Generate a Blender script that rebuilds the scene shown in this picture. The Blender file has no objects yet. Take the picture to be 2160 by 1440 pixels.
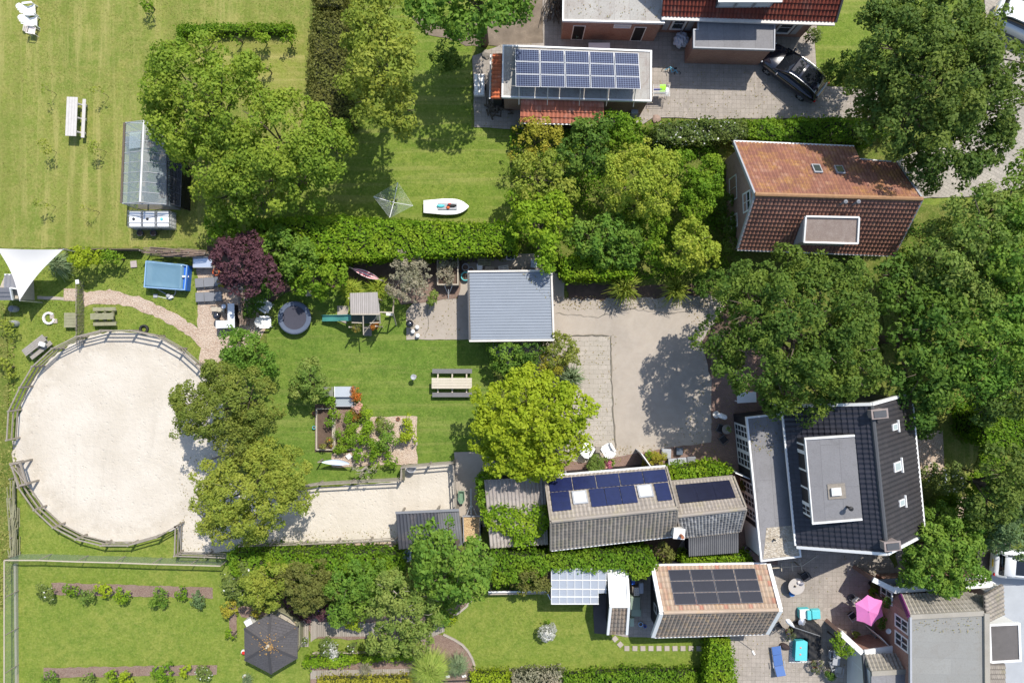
import bpy, bmesh, math, random
import numpy as np
from mathutils import Vector, Matrix
random.seed(7); RNG = np.random.default_rng(11)
SC = bpy.context.scene; COL = SC.collection
H = 46.7; FPX = 1440.0                      # drone height (m), focal length in photo pixels
# ---------------------------------------------------------------- camera, sky, sun, exposure
cam = bpy.data.objects.new("camera", bpy.data.cameras.new("camera")); COL.objects.link(cam)
cam.location = (0, 0, H); cam.data.lens = 24; cam.data.sensor_width = 36
cam.data.clip_start = 0.5; cam.data.clip_end = 2000; SC.camera = cam
SUN = Vector((0.356, 0.60, 1.0)).normalized()
w = bpy.data.worlds.new("World"); SC.world = w; w.use_nodes = True
nt = w.node_tree; bg = nt.nodes['Background']; sky = nt.nodes.new('ShaderNodeTexSky')
sky.sky_type = 'NISHITA'; sky.sun_disc = False
sky.sun_elevation = math.asin(SUN.z); sky.sun_rotation = math.atan2(SUN.x, SUN.y)
nt.links.new(sky.outputs[0], bg.inputs[0]); bg.inputs[1].default_value = 0.15
sl = bpy.data.lights.new("sun", 'SUN'); sl.energy = 4.15; sl.angle = math.radians(0.53); sl.color = (1, 0.95, 0.87)
so = bpy.data.objects.new("sun", sl); COL.objects.link(so); so.rotation_euler = (-SUN).to_track_quat('-Z', 'Y').to_euler()
SC.view_settings.view_transform = 'Standard'; SC.view_settings.look = 'None'
SC.view_settings.exposure = 0.44; SC.view_settings.gamma = 1
# ---------------------------------------------------------------- helpers
def W(px, py, z=0.0):                       # photo pixel + real height -> metres
    k = (H - z) / FPX
    return Vector(((px - 1080) * k, (720 - py) * k, z))
def RM(r, z=0.0): return r * (H - z) / FPX
ORG = {}
def setp(o, label=None, cat=None, group=None, kind=None):
    if label: o['label'] = label
    if cat: o['category'] = cat
    if group: o['group'] = group
    if kind: o['kind'] = kind
    return o
def thing(name, label, cat, loc=(0, 0, 0), group=None, rz=0):
    o = bpy.data.objects.new(name, None); COL.objects.link(o); o.empty_display_size = 0.3
    o.location = (loc[0], loc[1], loc[2] if len(loc) > 2 else 0); o.rotation_euler = (0, 0, rz)
    ORG[o.name] = Vector(o.location)
    return setp(o, label, cat, group)
def org(o):
    while o is not None and o.parent is not None: o = o.parent
    return ORG.get(o.name, Vector((0, 0, 0))) if o is not None else Vector((0, 0, 0))
def link_mesh(name, me, mat, parent):
    o = bpy.data.objects.new(name, me); COL.objects.link(o)
    if mat: me.materials.append(mat)
    if parent is not None: o.parent = parent
    return o
class MB:
    def __init__(s): s.v = []; s.f = []; s.uv = {}
    def add(s, vs, fs):
        b = len(s.v); s.v += [tuple(p) for p in vs]; s.f += [tuple(i + b for i in f) for f in fs]; return s
    def poly(s, pts, uv=None):
        if uv: s.uv[len(s.f)] = uv
        return s.add(pts, [tuple(range(len(pts)))])
    def hexa(s, b, t):                       # four bottom, four top corners
        return s.add(list(b) + list(t), [(3, 2, 1, 0), (4, 5, 6, 7), (0, 1, 5, 4), (1, 2, 6, 5), (2, 3, 7, 6), (3, 0, 4, 7)])
    def box(s, cx, cy, cz, sx, sy, sz, rz=0, rx=0, ry=0):
        m = Matrix.Translation((cx, cy, cz)) @ Matrix.Rotation(rz, 4, 'Z') @ Matrix.Rotation(ry, 4, 'Y') @ Matrix.Rotation(rx, 4, 'X')
        c = [m @ Vector((x * sx / 2, y * sy / 2, z * sz / 2)) for z in (-1, 1) for x, y in ((-1, -1), (1, -1), (1, 1), (-1, 1))]
        return s.hexa(c[:4], c[4:])
    def prism(s, pts, z0, z1):
        n = len(pts); vs = [(p[0], p[1], z0) for p in pts] + [(p[0], p[1], z1) for p in pts]
        return s.add(vs, [tuple(range(n))[::-1], tuple(range(n, 2 * n))] + [(i, (i + 1) % n, n + (i + 1) % n, n + i) for i in range(n)])
    def slab(s, pts, t):                     # thick version of any planar polygon, thickness t downwards
        n = len(pts); vs = [Vector(p) for p in pts]; vs += [p - Vector((0, 0, t)) for p in vs]
        return s.add(vs, [tuple(range(n)), tuple(range(n, 2 * n))[::-1]] + [(i, n + i, n + (i + 1) % n, (i + 1) % n) for i in range(n)])
    def beam(s, a, b, w, h, up=(0, 0, 1)):
        a = Vector(a); b = Vector(b); d = (b - a)
        if d.length < 1e-6: return s
        d.normalize(); u = Vector(up)
        if abs(d.dot(u)) > .98: u = Vector((0, 1, 0))
        r = d.cross(u).normalized(); u = r.cross(d).normalized()
        q = [r * (w / 2) * x + u * (h / 2) * y for x, y in ((-1, -1), (1, -1), (1, 1), (-1, 1))]
        return s.hexa([a + k for k in q], [b + k for k in q])
    def tube(s, pts, r, n=8, caps=True):
        pts = [Vector(p) for p in pts]; m = len(pts); rr = r if isinstance(r, (list, tuple)) else [r] * m
        b = len(s.v); ref = None
        for i, p in enumerate(pts):
            d = (pts[min(i + 1, m - 1)] - pts[max(i - 1, 0)])
            d = d.normalized() if d.length > 1e-9 else Vector((0, 0, 1))
            if ref is None: ref = Vector((1, 0, 0)) if abs(d.x) < .9 else Vector((0, 1, 0))
            x = (ref - d * ref.dot(d)).normalized(); y = d.cross(x); ref = x
            for k in range(n):
                a = 2 * math.pi * k / n; s.v.append(tuple(p + (x * math.cos(a) + y * math.sin(a)) * rr[i]))
        for i in range(m - 1):
            for k in range(n): s.f.append((b + i * n + k, b + i * n + (k + 1) % n, b + (i + 1) * n + (k + 1) % n, b + (i + 1) * n + k))
        if caps: s.f.append(tuple(b + k for k in range(n))[::-1]); s.f.append(tuple(b + (m - 1) * n + k for k in range(n)))
        return s
    def lathe(s, prof, c=(0, 0, 0), n=16, sx=1, sy=1):
        b = len(s.v); m = len(prof)
        for r, z in prof:
            for k in range(n):
                a = 2 * math.pi * k / n; s.v.append((c[0] + r * sx * math.cos(a), c[1] + r * sy * math.sin(a), c[2] + z))
        for i in range(m - 1):
            for k in range(n): s.f.append((b + i * n + k, b + i * n + (k + 1) % n, b + (i + 1) * n + (k + 1) % n, b + (i + 1) * n + k))
        return s
    def loft(s, rings, cap=True):
        b = len(s.v); n = len(rings[0])
        for r in rings: s.v += [tuple(p) for p in r]
        for i in range(len(rings) - 1):
            for k in range(n): s.f.append((b + i * n + k, b + i * n + (k + 1) % n, b + (i + 1) * n + (k + 1) % n, b + (i + 1) * n + k))
        if cap: s.f.append(tuple(b + k for k in range(n))[::-1]); s.f.append(tuple(b + (len(rings) - 1) * n + k for k in range(n)))
        return s
    def build(s, name, mat, parent=None, smooth=False, bev=0, label=None, sub=0):
        me = bpy.data.meshes.new(name); o0 = org(parent)
        me.from_pydata([(x - o0.x, y - o0.y, z - o0.z) for x, y, z in s.v], [], s.f)
        if s.uv:
            ul = me.uv_layers.new(name='UVMap')
            for fi, uv in s.uv.items():
                p = me.polygons[fi]
                for k, li in enumerate(p.loop_indices): ul.data[li].uv = uv[k]
        bm = bmesh.new(); bm.from_mesh(me); bmesh.ops.recalc_face_normals(bm, faces=bm.faces)
        bm.to_mesh(me); bm.free()
        if smooth: me.polygons.foreach_set('use_smooth', [True] * len(me.polygons))
        o = link_mesh(name, me, mat, parent)
        if bev: md = o.modifiers.new('bevel', 'BEVEL'); md.width = bev; md.segments = 2; md.limit_method = 'ANGLE'
        if sub: md = o.modifiers.new('sub', 'SUBSURF'); md.levels = sub; md.render_levels = sub
        if label: o['label'] = label
        return o
def B(): return MB()
def dup(root, loc, rz=0, label=None, group=None):
    def cp(o, par):
        c = o.copy(); COL.objects.link(c); c.parent = par
        for ch in list(o.children): cp(ch, c)
        return c
    r = cp(root, None); r.location = loc; r.rotation_euler = (0, 0, rz)
    if label: r['label'] = label
    if group: r['group'] = group
    return r
def place(root, first, loc, rz, label, group=None):
    """first=True moves the prototype itself, else a copy"""
    if first:
        root.location = loc; root.rotation_euler = (0, 0, rz); root['label'] = label
        if group: root['group'] = group
        return root
    return dup(root, loc, rz, label, group)
# ---------------------------------------------------------------- materials
MATS = {}
def newmat(name):
    m = bpy.data.materials.new(name); m.use_nodes = True; MATS[name] = m
    n = m.node_tree.nodes; l = m.node_tree.links; return m, n, l, n['Principled BSDF']
def mixc(n, l, fac, a, b, mode='MIX'):
    x = n.new('ShaderNodeMix'); x.data_type = 'RGBA'; x.blend_type = mode
    for sock, val in ((x.inputs[0], fac), (x.inputs[6], a), (x.inputs[7], b)):
        if hasattr(val, 'is_linked') or hasattr(val, 'links'): l.new(val, sock)
        else: sock.default_value = (val if isinstance(val, (int, float)) else (*val, 1) if len(val) == 3 else val)
    return x.outputs[2]
def noise(n, l, scale, detail=4, vec=None, rough=.6, dist=0):
    t = n.new('ShaderNodeTexNoise'); t.inputs['Scale'].default_value = scale; t.inputs['Detail'].default_value = detail
    t.inputs['Roughness'].default_value = rough; t.inputs['Distortion'].default_value = dist
    if vec is not None: l.new(vec, t.inputs['Vector'])
    return t.outputs['Fac']
def ramp(n, l, src, a, b):
    r = n.new('ShaderNodeMapRange'); r.inputs['From Min'].default_value = a; r.inputs['From Max'].default_value = b
    l.new(src, r.inputs['Value']); return r.outputs['Result']
def math_(n, l, op, a, b=None):
    m = n.new('ShaderNodeMath'); m.operation = op
    for i, v in enumerate((a, b)):
        if v is None: continue
        if isinstance(v, (int, float)): m.inputs[i].default_value = v
        else: l.new(v, m.inputs[i])
    return m.outputs[0]
def posn(n, l, scale=(1, 1, 1), rot=0):
    g = n.new('ShaderNodeNewGeometry'); mp = n.new('ShaderNodeMapping'); l.new(g.outputs['Position'], mp.inputs['Vector'])
    mp.inputs['Scale'].default_value = scale; mp.inputs['Rotation'].default_value = (0, 0, rot); return mp.outputs['Vector']
def bump(n, l, src, p, strength=.4, dist=.02):
    b = n.new('ShaderNodeBump'); b.inputs['Strength'].default_value = strength; b.inputs['Distance'].default_value = dist
    l.new(src, b.inputs['Height']); l.new(b.outputs[0], p.inputs['Normal'])
def flat(name, c, rough=.6, var=.25, sc=3, c2=None, metal=0, bmp=.2, spec=.4, fine=20):
    """base colour with two scales of noise"""
    m, n, l, p = newmat(name); v = posn(n, l)
    a = noise(n, l, sc, 5, v); f = noise(n, l, fine, 3, v)
    c2 = c2 or tuple(x * (1 - var) for x in c)
    o = mixc(n, l, ramp(n, l, a, .35, .65), c, c2)
    o = mixc(n, l, ramp(n, l, f, .3, .7), o, tuple(x * (1 - var * .6) for x in c))
    l.new(o, p.inputs['Base Color']); p.inputs['Roughness'].default_value = rough; p.inputs['Metallic'].default_value = metal
    p.inputs['Specular IOR Level'].default_value = spec
    if bmp: bump(n, l, f, p, bmp, .01)
    return m
def plain(name, c, rough=.5, metal=0, spec=.5, coat=0, alpha=1, transm=0):
    m, n, l, p = newmat(name); p.inputs['Base Color'].default_value = (*c, 1); p.inputs['Roughness'].default_value = rough
    p.inputs['Metallic'].default_value = metal; p.inputs['Specular IOR Level'].default_value = spec
    p.inputs['Coat Weight'].default_value = coat; p.inputs['Coat Roughness'].default_value = .05
    p.inputs['Alpha'].default_value = alpha; p.inputs['Transmission Weight'].default_value = transm
    return m
def grassmat(name, c, c2, c3, dry, lines=0, linerot=0, lsc=1.0):
    m, n, l, p = newmat(name); v = posn(n, l)
    a = noise(n, l, .22, 4, v, .55); b = noise(n, l, 1.3, 5, v, .7); f = noise(n, l, 6, 5, v, .85); g = noise(n, l, 24, 3, v, .85); pp = noise(n, l, .55, 5, v, .7, 1.2)
    o = mixc(n, l, ramp(n, l, a, .38, .62), c, c2)
    o = mixc(n, l, ramp(n, l, b, .42, .62), o, c3)
    mm = noise(n, l, 2.6, 4, v, .8, .5)
    o = mixc(n, l, math_(n, l, 'MULTIPLY', ramp(n, l, mm, .52, .66), .45), o, tuple(x * .62 for x in c))
    o = mixc(n, l, math_(n, l, 'MULTIPLY', ramp(n, l, pp, .55, .72), dry), o, tuple(min(1, x * y) for x, y in zip(c, (1.5, 1.15, 1.5))))
    o = mixc(n, l, math_(n, l, 'MULTIPLY', ramp(n, l, f, .5, .68), min(1, dry * 1.5)), o, (.40, .36, .13))
    o = mixc(n, l, math_(n, l, 'MULTIPLY', ramp(n, l, f, .5, .34), .55), o, tuple(x * .5 for x in c))
    if lines:
        sv = posn(n, l, (1, .06, 1) if linerot == 0 else (.06, 1, 1))
        ln = noise(n, l, 1.9 * lsc, 3, sv, .6)
        o = mixc(n, l, math_(n, l, 'MULTIPLY', ramp(n, l, ln, .5, .66), lines), o, (.40, .36, .13))
        ln2 = noise(n, l, .8, 2, sv, .5)
        o = mixc(n, l, math_(n, l, 'MULTIPLY', ramp(n, l, ln2, .5, .6), lines * .6), o, tuple(x * .72 for x in c))
    o = mixc(n, l, math_(n, l, 'MULTIPLY', ramp(n, l, g, .5, .68), .6), o, tuple(x * .38 for x in c))
    l.new(o, p.inputs['Base Color']); p.inputs['Roughness'].default_value = .9; p.inputs['Specular IOR Level'].default_value = .1
    h = math_(n, l, 'ADD', f, math_(n, l, 'MULTIPLY', g, .6)); bump(n, l, h, p, .9, .05)
    return m
def chipmat(name, c1, c2, c3, scale=14):
    m, n, l, p = newmat(name); v = posn(n, l, (1, 1.7, 1), .5)
    t = n.new('ShaderNodeTexVoronoi'); t.inputs['Scale'].default_value = scale; t.inputs['Randomness'].default_value = 1; l.new(v, t.inputs['Vector'])
    sp = n.new('ShaderNodeSeparateColor'); l.new(t.outputs['Color'], sp.inputs[0])
    big = noise(n, l, .9, 4, v)
    o = mixc(n, l, sp.outputs[0], c1, c2); o = mixc(n, l, math_(n, l, 'MULTIPLY', ramp(n, l, sp.outputs[1], .6, .9), .8), o, c3)
    o = mixc(n, l, math_(n, l, 'MULTIPLY', ramp(n, l, big, .4, .7), .5), o, c3)
    l.new(o, p.inputs['Base Color']); p.inputs['Roughness'].default_value = .95; bump(n, l, t.outputs['Distance'], p, 1, .05)
    return m
def brickmat(name, c1, c2, mortar, bw, bh, rot=0, ms=.012, vertical=False, offs=.5, dirt=None):
    """brick pattern in metres; vertical: laid on walls by height"""
    m, n, l, p = newmat(name)
    if vertical:
        g = n.new('ShaderNodeNewGeometry'); s = n.new('ShaderNodeSeparateXYZ'); l.new(g.outputs['Position'], s.inputs[0])
        cb = n.new('ShaderNodeCombineXYZ'); l.new(math_(n, l, 'ADD', s.outputs[0], s.outputs[1]), cb.inputs[0]); l.new(s.outputs[2], cb.inputs[1]); v = cb.outputs[0]
    else: v = posn(n, l, (1, 1, 1), rot)
    t = n.new('ShaderNodeTexBrick'); t.inputs['Scale'].default_value = 1; t.inputs['Brick Width'].default_value = bw; t.inputs['Row Height'].default_value = bh
    t.inputs['Mortar Size'].default_value = ms; t.inputs['Mortar Smooth'].default_value = .3; t.offset = offs; t.inputs['Bias'].default_value = 0
    t.inputs['Color1'].default_value = (*c1, 1); t.inputs['Color2'].default_value = (*c2, 1); t.inputs['Mortar'].default_value = (*mortar, 1)
    l.new(v, t.inputs['Vector'])
    v2 = posn(n, l); a = noise(n, l, .5, 5, v2, .6); f = noise(n, l, 12, 4, v2, .7)
    d = dirt or tuple(x * .6 for x in c1)
    st = noise(n, l, .9, 6, v2, .75, 1.5)
    o = mixc(n, l, math_(n, l, 'MULTIPLY', ramp(n, l, a, .42, .75), .6), t.outputs['Color'], d)
    o = mixc(n, l, math_(n, l, 'MULTIPLY', ramp(n, l, st, .54, .62), .45), o, d)
    o = mixc(n, l, math_(n, l, 'MULTIPLY', ramp(n, l, f, .45, .8), .5), o, tuple(x * .7 for x in d))
    l.new(o, p.inputs['Base Color']); p.inputs['Roughness'].default_value = .9
    h = math_(n, l, 'SUBTRACT', math_(n, l, 'MULTIPLY', f, .4), t.outputs['Fac']); bump(n, l, h, p, .5, .01)
    return m
def tilemat(name, c1, c2, c3, stain=None, stain_amt=.5, rough=.75, dark=(.03, .025, .02), spec=.3, stain_sc=1.2, st_lo=.5, joint_shade=.45):
    """roof tiles: UV counted in tiles, a colour per tile, lichen and dirt, shade painted at rows and valleys"""
    m, n, l, p = newmat(name)
    uv = n.new('ShaderNodeUVMap'); fl = n.new('ShaderNodeVectorMath'); fl.operation = 'FLOOR'; l.new(uv.outputs[0], fl.inputs[0])
    wn = n.new('ShaderNodeTexWhiteNoise'); wn.noise_dimensions = '2D'; l.new(fl.outputs[0], wn.inputs['Vector'])
    sp = n.new('ShaderNodeSeparateColor'); l.new(wn.outputs['Color'], sp.inputs[0])
    o = mixc(n, l, sp.outputs[0], c1, c2); o = mixc(n, l, math_(n, l, 'MULTIPLY', ramp(n, l, sp.outputs[1], .7, 1), .7), o, c3)
    v = posn(n, l); a = noise(n, l, stain_sc, 5, v, .65); f = noise(n, l, 14, 3, v, .7); g = noise(n, l, .5, 3, v)
    o = mixc(n, l, math_(n, l, 'MULTIPLY', ramp(n, l, f, .5, .8), .35), o, dark)
    o = mixc(n, l, math_(n, l, 'MULTIPLY', ramp(n, l, g, .45, .75), .4), o, dark)
    if stain: o = mixc(n, l, math_(n, l, 'MULTIPLY', math_(n, l, 'MULTIPLY', ramp(n, l, a, st_lo, st_lo + .2), ramp(n, l, f, .4, .6)), stain_amt), o, stain)
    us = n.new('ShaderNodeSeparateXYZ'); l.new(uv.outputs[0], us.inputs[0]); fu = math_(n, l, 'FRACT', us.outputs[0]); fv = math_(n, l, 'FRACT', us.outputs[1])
    j = math_(n, l, 'MAXIMUM', math_(n, l, 'MULTIPLY', ramp(n, l, fv, .5, .74), joint_shade), math_(n, l, 'MULTIPLY', ramp(n, l, math_(n, l, 'ABSOLUTE', math_(n, l, 'SUBTRACT', fu, .75)), .16, .04), joint_shade * .7))  # row-step shadow and pantile valley shade, painted into the tile colour
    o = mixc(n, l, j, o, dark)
    l.new(o, p.inputs['Base Color']); p.inputs['Roughness'].default_value = rough; p.inputs['Specular IOR Level'].default_value = spec
    bump(n, l, f, p, .25, .01)
    return m
def cellmat(name, cell, line, nx, ny, lw, frame=None, fw=.02, rough=.28, base_var=.3):
    """solar panel: UV 0..1 over one panel"""
    m, n, l, p = newmat(name); uv = n.new('ShaderNodeUVMap'); s = n.new('ShaderNodeSeparateXYZ'); l.new(uv.outputs[0], s.inputs[0])
    def grid(c, k, wd):
        q = math_(n, l, 'FRACT', math_(n, l, 'MULTIPLY', c, k)); q = math_(n, l, 'ABSOLUTE', math_(n, l, 'SUBTRACT', q, .5))
        return math_(n, l, 'GREATER_THAN', q, .5 - wd)
    g = math_(n, l, 'MAXIMUM', grid(s.outputs[0], nx, lw), grid(s.outputs[1], ny, lw))
    f = noise(n, l, 3, 3, posn(n, l))
    o = mixc(n, l, ramp(n, l, f, .3, .7), cell, tuple(x * (1 - base_var) for x in cell))
    o = mixc(n, l, g, o, line)
    if frame:
        e = math_(n, l, 'MAXIMUM', grid(s.outputs[0], 1, fw), grid(s.outputs[1], 1, fw * 1.7)); o = mixc(n, l, e, o, frame)
    l.new(o, p.inputs['Base Color']); p.inputs['Roughness'].default_value = rough; p.inputs['Specular IOR Level'].default_value = .5
    return m
GAIN = 1.12
def leafmat(name, a, b, c, tr=.40, flower=None):
    """a..b random per leaf, c accent clumps"""
    m, n, l, p = newmat(name)
    at = n.new('ShaderNodeAttribute'); at.attribute_name = 'lv'; s = n.new('ShaderNodeSeparateXYZ'); l.new(at.outputs['Vector'], s.inputs[0])
    a, b, c = [tuple(min(.8, x * GAIN) for x in q) for q in (a, b, c)]
    o = mixc(n, l, s.outputs[0], a, b); o = mixc(n, l, math_(n, l, 'MULTIPLY', s.outputs[1], .75), o, c)
    if flower: o = mixc(n, l, math_(n, l, 'GREATER_THAN', s.outputs[2], .965), o, flower)
    l.new(o, p.inputs['Base Color']); p.inputs['Roughness'].default_value = .6; p.inputs['Specular IOR Level'].default_value = .14
    t = n.new('ShaderNodeBsdfTranslucent'); l.new(mixc(n, l, .5, o, mixc(n, l, 1.0, o, (1.3, 1.3, .5), 'MULTIPLY')), t.inputs[0])
    mx = n.new('ShaderNodeMixShader'); mx.inputs[0].default_value = tr; l.new(p.outputs[0], mx.inputs[1]); l.new(t.outputs[0], mx.inputs[2])
    l.new(mx.outputs[0], n['Material Output'].inputs[0])
    return m
# ---------------------------------------------------------------- foliage
def card_mesh(name, c, nrm, size, lv, mat, parent, asp=1.5, up=None):
    """many small folded leaf faces; c centres, nrm normals, size half-length; lv (N,3) attribute"""
    N = len(c); o0 = org(parent); c = c - np.array([o0.x, o0.y, o0.z])
    nrm = nrm / (np.linalg.norm(nrm, axis=1, keepdims=True) + 1e-9)
    r = RNG.normal(size=(N, 3)) if up is None else up
    t = np.cross(nrm, r); t /= (np.linalg.norm(t, axis=1, keepdims=True) + 1e-9); b = np.cross(nrm, t)
    s = size[:, None]
    v = np.empty((N, 4, 3)); v[:, 0] = c - b * s * asp * .6; v[:, 1] = c + t * s * .55; v[:, 2] = c + b * s * asp * .6; v[:, 3] = c - t * s * .55
    v[:, 1] += nrm * s * .18; v[:, 3] += nrm * s * .18
    me = bpy.data.meshes.new(name); me.vertices.add(N * 4); me.vertices.foreach_set('co', v.reshape(-1).astype(np.float32))
    me.loops.add(N * 4); me.loops.foreach_set('vertex_index', np.arange(N * 4, dtype=np.int32))
    me.polygons.add(N); me.polygons.foreach_set('loop_start', np.arange(0, N * 4, 4, dtype=np.int32))
    me.polygons.foreach_set('loop_total', np.full(N, 4, dtype=np.int32)); me.update(calc_edges=True)
    at = me.attributes.new('lv', 'FLOAT_VECTOR', 'FACE'); at.data.foreach_set('vector', lv.reshape(-1).astype(np.float32))
    return link_mesh(name, me, mat, parent)
LEAFQ = 1.0
def crown_cards(lobes, cr=.6, leaf=.15, dens=1.0, upb=.35, holes=.12, low=-.25, flat_=.75):
    """lobes: (x,y,z,rx,ry,rz) in metres -> leaf arrays; foliage gathered in uneven clumps over the lobes"""
    cs, ns, ss, lv = [], [], [], []
    L = np.array(lobes, float)
    for i, (x, y, z, rx, ry, rz) in enumerate(L):
        n = max(4, int(4.3 * rx * ry * math.pi / (cr * cr * 2.6)))
        d = RNG.normal(size=(n * 2, 3)); d /= np.linalg.norm(d, axis=1, keepdims=True); d = d[d[:, 2] > low][:n]
        ph = RNG.uniform(0, 6.28, 3); ang = np.arctan2(d[:, 1], d[:, 0])
        wob = 1 + .10 * np.sin(3 * ang + ph[0]) + .08 * np.sin(5 * ang + ph[1]) + .06 * np.sin(9 * ang + ph[2])
        rad = RNG.uniform(.72, 1.05, len(d)) * wob
        inn = RNG.random(len(d)) < .2; rad[inn] *= RNG.uniform(.4, .8, inn.sum())
        p = np.array([x, y, z]) + d * rad[:, None] * np.array([rx, ry, rz])
        keep = np.ones(len(p), bool)
        for j, q in enumerate(L):
            if j != i:
                e = ((p - q[:3]) / q[3:]) ** 2; keep &= e.sum(1) > .42
        keep &= RNG.random(len(p)) > holes
        p = p[keep]; d = d[keep]; lobev = RNG.uniform(-.15, .35)
        for c0, dd in zip(p, d):
            r = cr * (.38 + 1.1 * RNG.random() ** 1.6); m = max(4, int(dens * LEAFQ * 5.2 * r * r / (leaf * leaf)))
            e = RNG.normal(size=(m, 3)) + dd * .7 + np.array([0, 0, .5]); e /= np.linalg.norm(e, axis=1, keepdims=True)
            q = c0 + e * (r * RNG.uniform(.35, 1.08, m) ** .6)[:, None] * np.array([1, 1, flat_])
            nn = e * .8 + RNG.normal(size=(m, 3)) * .55 + np.array([0, 0, upb])
            cs.append(q); ns.append(nn); ss.append(leaf * RNG.uniform(.6, 1.25, m))
            a = np.empty((m, 3)); a[:, 0] = np.clip(RNG.random(m) * .6 + RNG.random() * .4, 0, 1); a[:, 1] = np.clip((RNG.random() ** 2.2) * .8 + lobev + RNG.normal(size=m) * .14, 0, 1); a[:, 2] = RNG.random(m); lv.append(a)
    return np.concatenate(cs), np.concatenate(ns), np.concatenate(ss), np.concatenate(lv)
def tree(name, label, lobes, mat, ztop=None, group=None, cr=.6, leaf=.15, dens=1., trunk=True, cat='tree', tr_r=.18, part='crown', base=None, zk=.75, bark='bark', **kw):
    """lobes in photo pixels (px,py,r,zc[,rz])"""
    Ls = []
    for q in lobes:
        px, py, r, zc = q[:4]; c = W(px, py, zc); rm = RM(r, zc)
        rx = rm; ry = RM(q[5], zc) if len(q) > 5 else rm
        rz = q[4] if len(q) > 4 and q[4] else rm * zk
        Ls.append((c.x, c.y, c.z, rx, ry, rz))
    A = np.array(Ls); wgt = A[:, 3] ** 2; cx, cy = (A[:, 0] * wgt).sum() / wgt.sum(), (A[:, 1] * wgt).sum() / wgt.sum()
    if base: b = W(*base); cx, cy = b.x, b.y
    t = thing(name, label, cat, (cx, cy, 0), group)
    c, n, s, lv = crown_cards(Ls, cr, leaf, dens, **kw)
    c[:, 2] = np.maximum(c[:, 2], .05)
    card_mesh(part, c, n, s, lv, mat, t)
    if trunk:
        b = B(); zc = (A[:, 2] * wgt).sum() / wgt.sum(); top = Vector((cx, cy, zc))
        b.tube([(cx, cy, -.1), (cx + .05, cy + .03, zc * .4), (cx, cy, zc * .75), top], [tr_r * 1.3, tr_r, tr_r * .8, tr_r * .5])
        for (x, y, z, rx, ry, rz) in Ls:
            f = Vector((cx, cy, zc * random.uniform(.35, .65))); e = Vector((x, y, z)); mid = (f + e) / 2 + Vector((random.uniform(-.2, .2), random.uniform(-.2, .2), .2))
            b.tube([f, mid, e], [tr_r * .55, tr_r * .35, tr_r * .15], 6)
            for k in range(5):
                a = random.uniform(0, 6.28); g = e + Vector((math.cos(a) * rx * .85, math.sin(a) * ry * .85, rz * random.uniform(.0, .8)))
                b.tube([mid * .4 + e * .6, (e + g) / 2 + Vector((0, 0, .1)), g], [tr_r * .2, tr_r * .12, tr_r * .04], 5)
        b.build('trunk' if cat == 'tree' else 'stem', MATS[bark], t, smooth=True)
    return t
def shrub(label, lobes, mat, name='shrub', cat='shrub', cr=.3, leaf=.1, **kw):
    kw.setdefault('tr_r', .05); kw.setdefault('part', 'foliage'); kw.setdefault('zk', .8)
    return tree(name, label, lobes, mat, cr=cr, leaf=leaf, cat=cat, **kw)
def inside(px, py, poly):
    r = np.zeros(len(px), bool); n = len(poly)
    for i in range(n):
        x1, y1 = poly[i]; x2, y2 = poly[(i + 1) % n]
        c = ((y1 > py) != (y2 > py)); xx = (x2 - x1) * (py - y1) / ((y2 - y1) if y2 != y1 else 1e-9) + x1
        r ^= c & (px < xx)
    return r
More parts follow.
